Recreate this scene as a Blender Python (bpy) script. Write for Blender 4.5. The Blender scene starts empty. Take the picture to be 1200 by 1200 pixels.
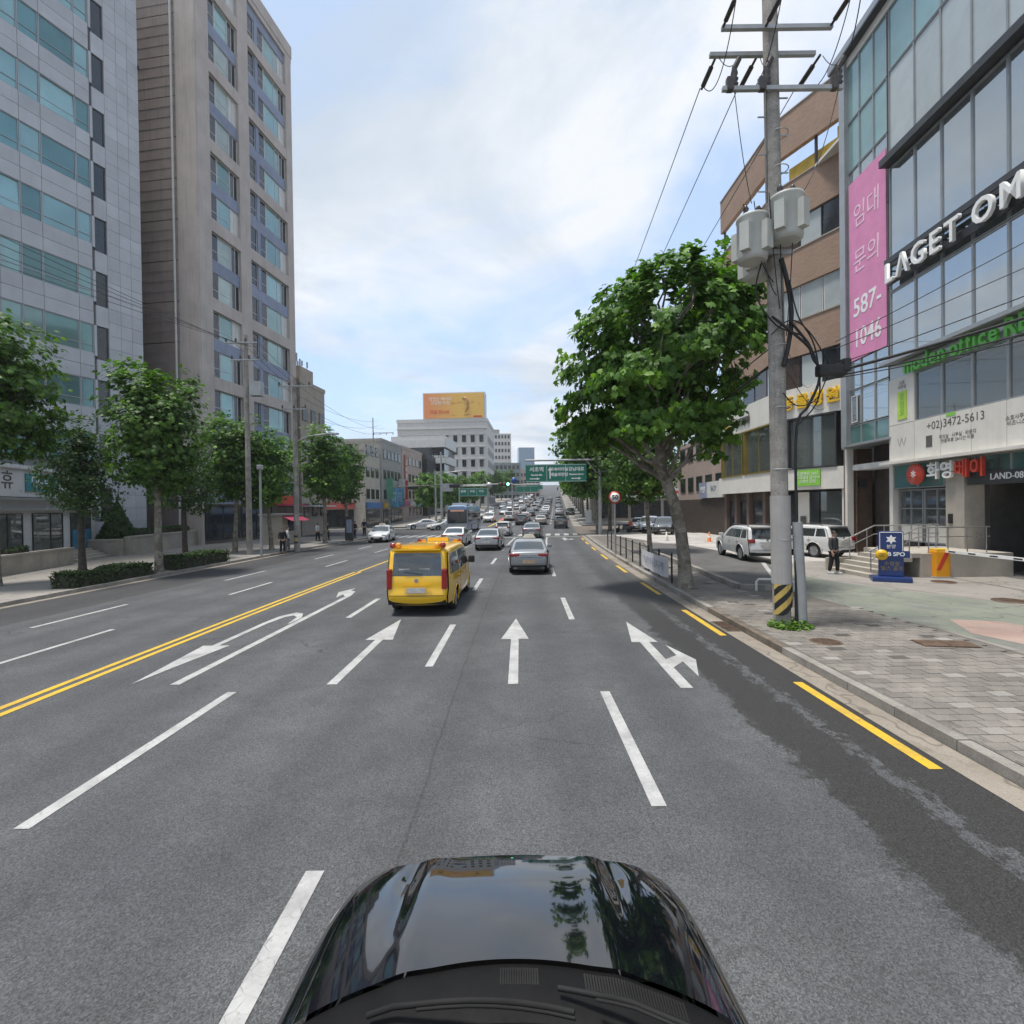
import bpy, bmesh, math, random
from mathutils import Vector, Matrix
from math import sin, cos, pi, radians, sqrt, atan2, exp

random.seed(11)
scene = bpy.context.scene
COL = scene.collection

# ---------------------------------------------------------------- camera
CAM_H = 2.95
PITCH, ROLL = radians(0.55), radians(0.8)
cam_data = bpy.data.cameras.new('camera')
cam_data.sensor_width = 36.0
cam_data.lens = 18.0
cam_data.clip_start = 0.05
cam_data.clip_end = 6000
cam = bpy.data.objects.new('camera', cam_data)
COL.objects.link(cam)
_f = Vector((0, cos(PITCH), -sin(PITCH)))
_u0 = Vector((0, sin(PITCH), cos(PITCH)))
_r0 = Vector((1, 0, 0))
_r = cos(ROLL) * _r0 - sin(ROLL) * _u0
_u = sin(ROLL) * _r0 + cos(ROLL) * _u0
cam.matrix_world = Matrix(((_r.x, _u.x, -_f.x, 0), (_r.y, _u.y, -_f.y, 0), (_r.z, _u.z, -_f.z, CAM_H), (0, 0, 0, 1)))
scene.camera = cam

# ---------------------------------------------------------------- world and sun
SUN_DIR = Vector((-0.23, -0.06, 0.97)).normalized()      # towards the sun
SUN_EL = math.asin(SUN_DIR.z)
SUN_AZ = atan2(SUN_DIR.x, SUN_DIR.y)
world = bpy.data.worlds.new('World')
scene.world = world
world.use_nodes = True
wn, wl = world.node_tree.nodes, world.node_tree.links
wn.clear()
w_out = wn.new('ShaderNodeOutputWorld')
w_bg = wn.new('ShaderNodeBackground')
w_sky = wn.new('ShaderNodeTexSky')
w_sky.sky_type = 'NISHITA'
w_sky.sun_disc = False
w_sky.sun_elevation = SUN_EL
w_sky.sun_rotation = SUN_AZ
w_sky.air_density = 1.0
w_sky.dust_density = 2.0
w_bg.inputs['Strength'].default_value = 0.1
w_tc = wn.new('ShaderNodeTexCoord')
w_sep = wn.new('ShaderNodeSeparateXYZ')
wl.new(w_tc.outputs['Generated'], w_sep.inputs[0])


def wmath(op, a, b=None, clamp=False):
    n = wn.new('ShaderNodeMath')
    n.operation = op
    n.use_clamp = clamp
    for i, v in enumerate((a, b)):
        if v is None:
            continue
        if isinstance(v, (int, float)):
            n.inputs[i].default_value = v
        else:
            wl.new(v, n.inputs[i])
    return n.outputs[0]


# clouds laid on a flat layer: direction divided by its height
w_z = wmath('ADD', wmath('MAXIMUM', w_sep.outputs[2], 0.0), 0.16)
w_cx, w_cy = wmath('DIVIDE', w_sep.outputs[0], w_z), wmath('DIVIDE', w_sep.outputs[1], w_z)
w_cmb = wn.new('ShaderNodeCombineXYZ')
wl.new(w_cx, w_cmb.inputs[0])
wl.new(w_cy, w_cmb.inputs[1])


def wnoise(scale, detail, rough, off, dist=0.0):
    m = wn.new('ShaderNodeMapping')
    m.inputs['Location'].default_value = off
    wl.new(w_cmb.outputs[0], m.inputs[0])
    n = wn.new('ShaderNodeTexNoise')
    n.inputs['Scale'].default_value = scale
    n.inputs['Detail'].default_value = detail
    n.inputs['Roughness'].default_value = rough
    n.inputs['Distortion'].default_value = dist
    wl.new(m.outputs[0], n.inputs['Vector'])
    return n.outputs['Fac']


def wramp(src, stops):
    r = wn.new('ShaderNodeValToRGB')
    e = r.color_ramp.elements
    while len(e) < len(stops):
        e.new(0.5)
    for i, (p, c) in enumerate(stops):
        e[i].position = p
        e[i].color = (c[0], c[1], c[2], 1) if isinstance(c, tuple) else (c, c, c, 1)
    wl.new(src, r.inputs[0])
    return r.outputs[0]


cover = wramp(wnoise(0.95, 8, 0.6, (3.6, 1.2, 0), 0.5), [(0.40, 0.22), (0.49, 0.62), (0.58, 0.97)])
shade = wramp(wnoise(1.1, 8, 0.6, (8.3, 4.1, 2), 0.6), [(0.40, (3.9, 4.45, 5.1)), (0.5, (4.8, 5.2, 5.7)), (0.60, (5.9, 6.1, 6.4))])
w_lift = wn.new('ShaderNodeMix')
w_lift.data_type = 'RGBA'
w_lift.blend_type = 'ADD'
w_lift.inputs['Factor'].default_value = 1.0
w_lift.inputs['B'].default_value = (1.2, 1.9, 2.9, 1)
wl.new(w_sky.outputs[0], w_lift.inputs['A'])
w_mix = wn.new('ShaderNodeMix')
w_mix.data_type = 'RGBA'
wl.new(cover, w_mix.inputs['Factor'])
wl.new(w_lift.outputs['Result'], w_mix.inputs['A'])
wl.new(shade, w_mix.inputs['B'])
wl.new(w_mix.outputs['Result'], w_bg.inputs['Color'])
wl.new(w_bg.outputs[0], w_out.inputs[0])

sun_data = bpy.data.lights.new('sun', 'SUN')
sun_data.energy = 3.0
sun_data.angle = radians(9)
sun_data.color = (1.0, 0.95, 0.87)
sun = bpy.data.objects.new('sun', sun_data)
sun.rotation_euler = (-SUN_DIR).to_track_quat('-Z', 'Y').to_euler()
COL.objects.link(sun)

scene.view_settings.view_transform = 'Standard'
scene.view_settings.look = 'None'
scene.view_settings.exposure = 0.68
scene.view_settings.gamma = 1.0
scene.render.film_transparent = False
scene.cycles.max_bounces = 8
scene.cycles.transparent_max_bounces = 16

# ---------------------------------------------------------------- materials
MATS = {}


class NT:
    """small wrapper round a material's node tree"""

    def __init__(self, name):
        self.m = bpy.data.materials.new(name)
        self.m.use_nodes = True
        self.t = self.m.node_tree
        self.b = self.t.nodes['Principled BSDF']
        self.out = self.t.nodes['Material Output']
        MATS[name] = self.m

    def n(self, kind, **kw):
        x = self.t.nodes.new(kind)
        for k, v in kw.items():
            setattr(x, k, v)
        return x

    def link(self, a, b):
        self.t.links.new(a, b)

    def put(self, node, key, v):
        if isinstance(v, (int, float)):
            node.inputs[key].default_value = v
        elif isinstance(v, tuple):
            node.inputs[key].default_value = v if len(v) == 4 or node.inputs[key].type == 'VECTOR' else (*v, 1)
        else:
            self.link(v, node.inputs[key])

    def math(self, op, a, b=None, clamp=False):
        x = self.n('ShaderNodeMath', operation=op, use_clamp=clamp)
        self.put(x, 0, a)
        if b is not None:
            self.put(x, 1, b)
        return x.outputs[0]

    def pos(self):
        return self.n('ShaderNodeNewGeometry').outputs['Position']

    def noise(self, scale, detail=3, rough=0.55, vec=None, dist=0.0, stretch=None):
        x = self.n('ShaderNodeTexNoise')
        x.inputs['Scale'].default_value = scale
        x.inputs['Detail'].default_value = detail
        x.inputs['Roughness'].default_value = rough
        x.inputs['Distortion'].default_value = dist
        v = vec or self.pos()
        if stretch:
            mp = self.n('ShaderNodeMapping')
            mp.inputs['Scale'].default_value = stretch
            self.link(v, mp.inputs[0])
            v = mp.outputs[0]
        self.link(v, x.inputs['Vector'])
        return x.outputs['Fac']

    def ramp(self, src, lo, hi, a=0.0, b=1.0):
        x = self.n('ShaderNodeMapRange', clamp=True)
        self.put(x, 'Value', src)
        for k, v in (('From Min', lo), ('From Max', hi), ('To Min', a), ('To Max', b)):
            x.inputs[k].default_value = v
        return x.outputs[0]

    def mix(self, f, a, b, mode='MIX'):
        x = self.n('ShaderNodeMix', data_type='RGBA', blend_type=mode)
        self.put(x, 'Factor', f)
        for k, v in ((6, a), (7, b)):
            if isinstance(v, tuple):
                x.inputs[k].default_value = (*v, 1) if len(v) == 3 else v
            else:
                self.link(v, x.inputs[k])
        return x.outputs[2]

    def bump(self, h, strength=0.3, dist=0.01):
        x = self.n('ShaderNodeBump')
        x.inputs['Strength'].default_value = strength
        x.inputs['Distance'].default_value = dist
        self.link(h, x.inputs['Height'])
        self.link(x.outputs[0], self.b.inputs['Normal'])


def mat(name, col, rough=0.6, metal=0.0, var=0.18, vs=1.3, fine=0.0, fs=40, rnd=0.0, bump=0.0, bs=30, coat=0.0, spec=None, streak=0.0):
    """general procedural material: large soft variation, fine grain, per-object variation, vertical streaks, bump"""
    if name in MATS:
        return MATS[name]
    t = NT(name)
    c = col
    dark = tuple(x * (1 - var * 1.6) for x in col)
    lite = tuple(min(1, x * (1 + var)) for x in col)
    f = t.ramp(t.noise(vs, 5, 0.6), 0.3, 0.7)
    c = t.mix(f, dark, lite)
    if streak:
        s = t.ramp(t.noise(1.0, 4, 0.6, stretch=(5, 5, 0.25)), 0.52, 0.75, 0, streak)
        c = t.mix(s, c, tuple(x * 0.45 for x in col))
    if fine:
        g = t.ramp(t.noise(fs, 2, 0.6), 0.3, 0.7, 1 - fine, 1 + fine)
        c = t.mix(1.0, c, t_gray(t, g), 'MULTIPLY')
    if rnd:
        r = t.n('ShaderNodeObjectInfo').outputs['Random']
        c = t.mix(1.0, c, t_gray(t, t.ramp(r, 0, 1, 1 - rnd, 1 + rnd)), 'MULTIPLY')
    t.link(c, t.b.inputs['Base Color'])
    rr = t.ramp(t.noise(vs * 3, 3), 0.3, 0.7, max(0.02, rough * 0.85), min(1, rough * 1.15))
    t.link(rr, t.b.inputs['Roughness'])
    t.b.inputs['Metallic'].default_value = metal
    if coat:
        t.b.inputs['Coat Weight'].default_value = coat
        t.b.inputs['Coat Roughness'].default_value = 0.04
    if spec is not None:
        t.b.inputs['Specular IOR Level'].default_value = spec
    if bump:
        t.bump(t.noise(bs, 4, 0.6), bump, 0.02)
    return t.m


def t_gray(t, v):
    x = t.n('ShaderNodeCombineColor')
    for i in range(3):
        t.link(v, x.inputs[i])
    return x.outputs[0]


def plain(name, col, rough=0.5, metal=0.0, emit=None, coat=0.0):
    return mat(name, col, rough, metal, var=0.05, vs=2.0, coat=coat) if emit is None else emitter(name, col, emit)


def emitter(name, col, k):
    t = NT(name)
    t.b.inputs['Base Color'].default_value = (*col, 1)
    t.b.inputs['Emission Color'].default_value = (*col, 1)
    t.b.inputs['Emission Strength'].default_value = k
    return t.m


def glass_mat(name, tint, through=0.55, rough=0.02, ior=1.6, mirror=0.06):
    """thin window glass: fresnel mirror over a tinted clear pane"""
    t = NT(name)
    fr = t.n('ShaderNodeFresnel')
    fr.inputs['IOR'].default_value = ior
    gl = t.n('ShaderNodeBsdfGlossy')
    gl.inputs['Roughness'].default_value = rough
    gl.inputs['Color'].default_value = (0.9, 0.95, 0.97, 1)
    tr = t.n('ShaderNodeBsdfTransparent')
    tr.inputs['Color'].default_value = (*tint, 1)
    df = t.n('ShaderNodeBsdfDiffuse')
    df.inputs['Color'].default_value = (*[x * 0.5 for x in tint], 1)
    m1 = t.n('ShaderNodeMixShader')
    m1.inputs[0].default_value = through
    t.link(df.outputs[0], m1.inputs[1])
    t.link(tr.outputs[0], m1.inputs[2])
    m2 = t.n('ShaderNodeMixShader')
    k = t.math('ADD', t.math('MULTIPLY', fr.outputs[0], 0.95), mirror, True)
    t.link(k, m2.inputs[0])
    t.link(m1.outputs[0], m2.inputs[1])
    t.link(gl.outputs[0], m2.inputs[2])
    t.link(m2.outputs[0], t.out.inputs['Surface'])
    return t.m


def paint_mat(name, col, metal=0.0, rough=0.35, dust=0.12):
    """car paint with clear coat and a little dust"""
    t = NT(name)
    d = t.ramp(t.noise(2.2, 4), 0.35, 0.75, 0.0, dust)
    t.link(t.mix(d, col, (0.30, 0.29, 0.27)), t.b.inputs['Base Color'])
    t.b.inputs['Metallic'].default_value = metal
    t.b.inputs['Roughness'].default_value = rough
    t.b.inputs['Coat Weight'].default_value = 0.9
    t.b.inputs['Coat Roughness'].default_value = 0.05
    return t.m


# ---------------------------------------------------------------- terrain: the road bends right and climbs past the junction
def bend(y):
    if y <= 0:
        return 0.0
    if y < 55:
        return 8e-4 * y * y
    return 2.42 + 0.088 * (y - 55)


def rise(y):
    if y < 66:
        return 0.0
    t = y - 66
    return 0.05 * (t * t / (t + 40.0)) * (1.12)


def asphalt():
    t = NT('asphalt')
    sep = t.n('ShaderNodeSeparateXYZ')
    t.link(t.pos(), sep.inputs[0])
    X, Y = sep.outputs[0], sep.outputs[1]
    yy = t.math('MINIMUM', t.math('MAXIMUM', Y, 0.0), 55.0)
    xr = t.math('SUBTRACT', X, t.math('MULTIPLY', t.math('MULTIPLY', yy, yy), 8e-4))
    xr = t.math('SUBTRACT', xr, t.math('MULTIPLY', t.math('MAXIMUM', t.math('SUBTRACT', Y, 55.0), 0.0), 0.088))
    vor = t.n('ShaderNodeTexVoronoi')
    vor.inputs['Scale'].default_value = 105
    t.link(t.pos(), vor.inputs['Vector'])
    agg = t.ramp(vor.outputs['Color'], 0.2, 0.9)
    grain = t.noise(38, 3, 0.75)
    big = t.noise(0.35, 5, 0.6)
    mid = t.noise(2.2, 5, 0.65)
    c = t.mix(t.ramp(big, 0.35, 0.65), (0.070, 0.073, 0.079), (0.104, 0.107, 0.112))
    c = t.mix(t.ramp(mid, 0.45, 0.72, 0, 0.5), c, (0.055, 0.055, 0.058))
    # tyre tracks: a slow darkening twice per 3 m lane
    tr = t.math('ABSOLUTE', t.math('SUBTRACT', t.math('FRACT', t.math('MULTIPLY', t.math('ADD', xr, 1.65), 2 / 3.03)), 0.5))
    c = t.mix(t.ramp(tr, 0.05, 0.34, 0.38, 0.0), c, (0.052, 0.052, 0.055))
    # fresh dark asphalt along the right gutter and the left bus strip, ragged edges
    rag = t.math('ADD', t.math('MULTIPLY', t.math('SUBTRACT', t.noise(1.1, 5, 0.7), 0.5), 1.0), t.math('MULTIPLY', t.math('SUBTRACT', t.noise(10, 5, 0.85), 0.5), 0.85))
    xe = t.math('ADD', xr, rag)
    d1 = t.ramp(xe, 3.12, 3.22)
    d1 = t.math('MULTIPLY', d1, t.ramp(t.math('ADD', Y, t.math('MULTIPLY', rag, 9.0)), 13.0, 24.0, 1.0, 0.25))
    rag2 = t.math('MULTIPLY', t.math('SUBTRACT', t.noise(8, 4, 0.8, stretch=(1, 0.4, 1)), 0.5), 1.0)
    band = t.math('ABSOLUTE', t.math('SUBTRACT', t.math('ADD', xr, rag2), 4.02))
    d1 = t.math('MULTIPLY', d1, t.math('MAXIMUM', t.ramp(band, 0.05, 0.12, 0.0, 1.0), t.ramp(t.noise(2.6, 4, 0.8), 0.5, 0.56)))
    c = t.mix(t.math('MULTIPLY', d1, 0.9), c, (0.030, 0.029, 0.028))
    d2 = t.ramp(t.math('ADD', xr, t.math('MULTIPLY', rag, 0.4)), -13.5, -13.7)
    c = t.mix(t.math('MULTIPLY', d2, 0.7), c, (0.042, 0.041, 0.042))
    # brown grit washed against the right kerb further on
    d3 = t.math('MULTIPLY', t.ramp(t.math('ADD', xr, t.math('MULTIPLY', rag, 0.8)), 4.3, 4.9), t.ramp(Y, 14, 26))
    c = t.mix(t.math('MULTIPLY', d3, 0.75), c, (0.16, 0.13, 0.10))
    # longitudinal paving joint
    w = t.math('MULTIPLY', t.math('SUBTRACT', t.noise(1.3, 4, 0.6), 0.5), 0.12)
    j = t.math('ABSOLUTE', t.math('ADD', t.math('ADD', xr, w), 1.0))
    c = t.mix(t.ramp(j, 0.006, 0.02, 0.5, 0), c, (0.03, 0.03, 0.03))
    # hairline cracks in places
    ck = t.n('ShaderNodeTexVoronoi', feature='DISTANCE_TO_EDGE')
    ck.inputs['Scale'].default_value = 0.42
    wv = t.n('ShaderNodeVectorMath', operation='ADD')
    nz = t.n('ShaderNodeTexNoise')
    nz.inputs['Scale'].default_value = 1.7
    nz.inputs['Detail'].default_value = 4
    t.link(t.pos(), nz.inputs['Vector'])
    t.link(t.pos(), wv.inputs[0])
    t.link(nz.outputs['Color'], wv.inputs[1])
    t.link(wv.outputs[0], ck.inputs['Vector'])
    cm = t.math('MULTIPLY', t.ramp(ck.outputs['Distance'], 0.002, 0.009, 0.6, 0), t.ramp(t.noise(0.23, 3), 0.5, 0.6))
    c = t.mix(cm, c, (0.02, 0.02, 0.02))
    # oil drips and small dark scars
    sc = t.ramp(t.noise(3.1, 3, 0.8, stretch=(1, 0.55, 1)), 0.70, 0.76, 0, 0.55)
    c = t.mix(sc, c, (0.035, 0.034, 0.033))
    g = t.math('MULTIPLY', t.ramp(agg, 0, 1, 0.58, 1.46), t.ramp(grain, 0.25, 0.75, 0.76, 1.26))
    c = t.mix(1.0, c, t_gray(t, g), 'MULTIPLY')
    t.link(c, t.b.inputs['Base Color'])
    t.link(t.ramp(d1, 0, 1, 0.85, 0.62), t.b.inputs['Roughness'])
    t.b.inputs['Specular IOR Level'].default_value = 0.35
    t.bump(t.math('ADD', t.math('MULTIPLY', agg, 0.6), grain), 0.55, 0.012)
    return t.m


def marking(name, col, wear):
    t = NT(name)
    cr = t.noise(16, 5, 0.8)
    vor = t.n('ShaderNodeTexVoronoi', feature='DISTANCE_TO_EDGE')
    vor.inputs['Scale'].default_value = 9
    t.link(t.pos(), vor.inputs['Vector'])
    crack = t.ramp(vor.outputs['Distance'], 0.012, 0.05, 1.0, 0.0)
    crack = t.math('MULTIPLY', crack, t.ramp(t.noise(5, 3), 0.42, 0.62))
    w = t.math('MAXIMUM', t.math('MULTIPLY', crack, 0.6), t.ramp(cr, 0.62, 0.74, 0, wear))
    w = t.math('MAXIMUM', w, t.ramp(t.noise(1.9, 5, 0.7), 0.42, 0.72, 0.0, wear * 0.85))
    w = t.math('MAXIMUM', w, t.ramp(t.noise(30, 4, 0.8), 0.60, 0.68, 0.0, 0.7))
    c = t.mix(w, col, (0.10, 0.10, 0.10))
    t.link(c, t.b.inputs['Base Color'])
    t.b.inputs['Roughness'].default_value = 0.7
    t.bump(t.noise(40, 3, 0.7), 0.3, 0.008)
    return t.m


def sheet_mat(name, a, b, scale, fine=0.2, fs=60, stain=None, sth=(0.55, 0.72), rough=0.85):
    t = NT(name)
    c = t.mix(t.ramp(t.noise(scale, 6, 0.62), 0.32, 0.68), a, b)
    ck = t.n('ShaderNodeTexVoronoi', feature='DISTANCE_TO_EDGE')
    ck.inputs['Scale'].default_value = 0.38
    wv = t.n('ShaderNodeVectorMath', operation='ADD')
    nz = t.n('ShaderNodeTexNoise')
    nz.inputs['Scale'].default_value = 1.4
    t.link(t.pos(), nz.inputs['Vector'])
    t.link(t.pos(), wv.inputs[0])
    t.link(nz.outputs['Color'], wv.inputs[1])
    t.link(wv.outputs[0], ck.inputs['Vector'])
    c = t.mix(t.ramp(ck.outputs['Distance'], 0.003, 0.012, 0.5, 0), c, tuple(x * 0.3 for x in a))
    c = t.mix(t.ramp(t.noise(7, 4, 0.7), 0.6, 0.72, 0, 0.45), c, tuple(x * 0.45 for x in a))
    if stain:
        c = t.mix(t.ramp(t.noise(scale * 1.7, 6, 0.7, dist=0.4), sth[0], sth[1], 0, 0.8), c, stain)
    g = t.ramp(t.noise(fs, 3, 0.7), 0.3, 0.7, 1 - fine, 1 + fine)
    c = t.mix(1.0, c, t_gray(t, g), 'MULTIPLY')
    t.link(c, t.b.inputs['Base Color'])
    t.b.inputs['Roughness'].default_value = rough
    t.bump(t.noise(fs, 3, 0.7), 0.25, 0.01)
    return t.m


def brick_mat(name, c1, c2, mortar, w=0.22, h=0.065, axis='x'):
    """small bricks, too far away to pick apart; follows the wall through its object coordinates"""
    t = NT(name)
    tc = t.n('ShaderNodeTexCoord')
    sep = t.n('ShaderNodeSeparateXYZ')
    t.link(tc.outputs['Object'], sep.inputs[0])
    cmb = t.n('ShaderNodeCombineXYZ')
    t.link(sep.outputs[0 if axis == 'x' else 1], cmb.inputs[0])
    t.link(sep.outputs[2], cmb.inputs[1])
    br = t.n('ShaderNodeTexBrick')
    br.inputs['Scale'].default_value = 1.0
    br.inputs['Brick Width'].default_value = w
    br.inputs['Row Height'].default_value = h
    br.inputs['Mortar Size'].default_value = h * 0.1
    br.inputs['Color1'].default_value = (*c1, 1)
    br.inputs['Color2'].default_value = (*c2, 1)
    br.inputs['Mortar'].default_value = (*mortar, 1)
    t.link(cmb.outputs[0], br.inputs['Vector'])
    c = t.mix(t.ramp(t.noise(0.8, 5), 0.4, 0.75, 0, 0.3), br.outputs['Color'], tuple(x * 0.5 for x in c1))
    t.link(c, t.b.inputs['Base Color'])
    t.b.inputs['Roughness'].default_value = 0.85
    t.bump(br.outputs['Fac'], -0.3, 0.01)
    return t.m


def leaf_mat(name, a, b, c):
    t = NT(name)
    at = t.n('ShaderNodeAttribute', attribute_name='leaf')
    col = t.mix(t.ramp(at.outputs['Fac'], 0.0, 0.55), a, b)
    col = t.mix(t.ramp(at.outputs['Fac'], 0.6, 1.0), col, c)
    r = t.n('ShaderNodeObjectInfo').outputs['Random']
    col = t.mix(1.0, col, t_gray(t, t.ramp(r, 0, 1, 0.8, 1.2)), 'MULTIPLY')
    t.link(col, t.b.inputs['Base Color'])
    t.b.inputs['Roughness'].default_value = 0.55
    t.b.inputs['Specular IOR Level'].default_value = 0.35
    tl = t.n('ShaderNodeBsdfTranslucent')
    t.link(t.mix(1.0, col, (1.7, 2.0, 0.6), 'MULTIPLY'), tl.inputs['Color'])
    ms = t.n('ShaderNodeMixShader')
    ms.inputs[0].default_value = 0.26
    t.link(t.b.outputs[0], ms.inputs[1])
    t.link(tl.outputs[0], ms.inputs[2])
    t.link(ms.outputs[0], t.out.inputs['Surface'])
    return t.m


# ---------------------------------------------------------------- mesh helpers
class MB:
    """collects shapes; build() links them as one mesh object"""

    def __init__(self):
        self.v, self.f, self.smooth = [], [], []

    def add(self, vs, fs, smooth=False):
        o = len(self.v)
        self.v += [tuple(p) for p in vs]
        self.f += [tuple(i + o for i in f) for f in fs]
        self.smooth += [smooth] * len(fs)
        return self

    def box(self, c, s, rz=0.0, bottom=True, rx=0.0):
        x, y, z = s[0] / 2, s[1] / 2, s[2] / 2
        vs = []
        for p in ((-x, -y, -z), (x, -y, -z), (x, y, -z), (-x, y, -z), (-x, -y, z), (x, -y, z), (x, y, z), (-x, y, z)):
            q = Vector(p)
            if rx:
                q = Matrix.Rotation(rx, 3, 'X') @ q
            if rz:
                q = Matrix.Rotation(rz, 3, 'Z') @ q
            vs.append(q + Vector(c))
        fs = [(4, 5, 6, 7), (0, 1, 5, 4), (1, 2, 6, 5), (2, 3, 7, 6), (3, 0, 4, 7)]
        if bottom:
            fs.append((3, 2, 1, 0))
        return self.add(vs, fs)

    def cbox(self, c, s, b=0.03, rz=0.0):
        """box with chamfered edges"""
        hx, hy, hz = s[0] / 2, s[1] / 2, s[2] / 2
        bm = bmesh.new()
        bmesh.ops.create_cube(bm, size=1.0)
        for v in bm.verts:
            v.co = Vector((v.co.x * s[0], v.co.y * s[1], v.co.z * s[2]))
        bmesh.ops.bevel(bm, geom=bm.edges[:], offset=min(b, hx * 0.9, hy * 0.9, hz * 0.9), segments=2, affect='EDGES', profile=0.7)
        R = Matrix.Rotation(rz, 3, 'Z')
        bm.verts.index_update()
        self.add([R @ v.co + Vector(c) for v in bm.verts], [[v.index for v in f.verts] for f in bm.faces])
        bm.free()
        return self

    def quad(self, a, b, c, d):
        return self.add([a, b, c, d], [(0, 1, 2, 3)])

    def tube(self, pts, r, n=8, r1=None, cap=True, smooth=True):
        """tube along a polyline, radius r (or a list, or r to r1)"""
        pts = [Vector(p) for p in pts]
        k = len(pts)
        rs = r if isinstance(r, (list, tuple)) else [r + ((r1 if r1 is not None else r) - r) * i / max(1, k - 1) for i in range(k)]
        vs, fs = [], []
        ref = None
        for i, p in enumerate(pts):
            d = (pts[min(i + 1, k - 1)] - pts[max(i - 1, 0)]).normalized()
            if ref is None:
                ref = Vector((1, 0, 0)) if abs(d.x) < 0.9 else Vector((0, 1, 0))
            s = d.cross(ref).normalized()
            ref = s.cross(d).normalized()
            for j in range(n):
                a = 2 * pi * j / n
                vs.append(p + (ref * cos(a) + s * sin(a)) * rs[i])
        for i in range(k - 1):
            for j in range(n):
                a, b = i * n + j, i * n + (j + 1) % n
                fs.append((a, a + n, b + n, b))
        self.add(vs, fs, smooth)
        if cap:
            self.add(vs[:n], [tuple(range(n))])
            self.add(vs[-n:], [tuple(range(n))[::-1]])
        return self

    def lathe(self, prof, c=(0, 0, 0), n=16, axis='z', smooth=True):
        vs, fs = [], []
        for (r, h) in prof:
            for j in range(n):
                a = 2 * pi * j / n
                p = (r * cos(a), r * sin(a), h)
                if axis == 'x':
                    p = (h, p[0], p[1])
                elif axis == 'y':
                    p = (p[0], -h, p[1])
                vs.append((p[0] + c[0], p[1] + c[1], p[2] + c[2]))
        for i in range(len(prof) - 1):
            for j in range(n):
                a, b = i * n + j, i * n + (j + 1) % n
                fs.append((a, b, b + n, a + n))
        self.add(vs, fs, smooth)
        if prof[0][0] > 1e-4:
            self.add(vs[:n], [tuple(range(n))[::-1]])
        if prof[-1][0] > 1e-4:
            self.add(vs[-n:], [tuple(range(n))])
        return self

    def prism(self, poly, z0, z1):
        n = len(poly)
        vs = [(p[0], p[1], z0) for p in poly] + [(p[0], p[1], z1) for p in poly]
        fs = [tuple(range(n))[::-1], tuple(range(n, 2 * n))] + [(i, (i + 1) % n, n + (i + 1) % n, n + i) for i in range(n)]
        return self.add(vs, fs)

    def vprism(self, poly, y0, y1):
        """polygon in x-z, extruded along y"""
        n = len(poly)
        vs = [(p[0], y0, p[1]) for p in poly] + [(p[0], y1, p[1]) for p in poly]
        fs = [tuple(range(n)), tuple(range(n, 2 * n))[::-1]] + [(i, n + i, n + (i + 1) % n, (i + 1) % n) for i in range(n)]
        return self.add(vs, fs)

    def mesh(self, m):
        me = bpy.data.meshes.new('mesh')
        me.from_pydata(self.v, [], self.f)
        if any(self.smooth):
            me.polygons.foreach_set('use_smooth', self.smooth)
        if m is not None:
            me.materials.append(m)
        me.update()
        return me

    def build(self, name, m, parent=None, loc=None, rz=0.0):
        return link(name, self.mesh(m), parent, loc, rz)


def link(name, me, parent=None, loc=None, rz=0.0):
    o = bpy.data.objects.new(name, me)
    COL.objects.link(o)
    if parent is not None:
        o.parent = parent
    if loc is not None:
        o.location = loc
    if rz:
        o.rotation_euler = (0, 0, rz)
    return o


def tag(o, label=None, cat=None, group=None, kind=None):
    for k, v in (('label', label), ('category', cat), ('group', group), ('kind', kind)):
        if v:
            o[k] = v
    return o


def thing(name, label, cat, loc=(0, 0, 0), rz=0.0, group=None):
    o = link(name, None, None, loc, rz)
    o.empty_display_size = 0.2
    return tag(o, label, cat, group)


_unit = {}


def piece(name, m, parent, c, s, rz=0.0, rx=0.0, ry=0.0):
    """a box-shaped piece: shared unit cube, scaled"""
    k = m.name
    if k not in _unit:
        _unit[k] = MB().box((0, 0, 0), (1, 1, 1)).mesh(m)
    o = link(name, _unit[k], parent, c)
    o.scale = s
    o.rotation_euler = (rx, ry, rz)
    return o


def copy_tree(o, parent=None):
    c = o.copy()
    COL.objects.link(c)
    if parent is not None:
        c.parent = parent
    for ch in list(o.children):
        copy_tree(ch, c)
    return c


_txt = {}


def text_mesh(s, size, m, depth=0.0, align='CENTER', bold=0.0):
    """flat or raised lettering as a mesh; one curve is kept and reused"""
    if not _txt:
        _txt['c'] = bpy.data.curves.new('text', 'FONT')
        _txt['o'] = bpy.data.objects.new('text', _txt['c'])
    cu = _txt['c']
    cu.body = s
    cu.size = size
    cu.extrude = depth
    cu.offset = bold
    cu.align_x = align
    cu.align_y = 'CENTER'
    cu.resolution_u = 3
    me = bpy.data.meshes.new_from_object(_txt['o'])
    me.materials.clear()
    me.materials.append(m)
    return me


def text(name, s, size, m, parent, loc, rot=(pi / 2, 0, 0), depth=0.0, align='CENTER', bold=0.0, sx=1.0):
    o = link(name, text_mesh(s, size, m, depth, align, bold), parent, loc)
    o.rotation_euler = rot
    o.scale = (sx, 1, 1)
    return o


ORD = ['first', 'second', 'third', 'fourth', 'fifth', 'sixth', 'seventh', 'eighth', 'ninth', 'tenth', 'eleventh', 'twelfth', 'thirteenth', 'fourteenth', 'fifteenth', 'sixteenth', 'seventeenth', 'eighteenth', 'nineteenth', 'twentieth']
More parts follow.
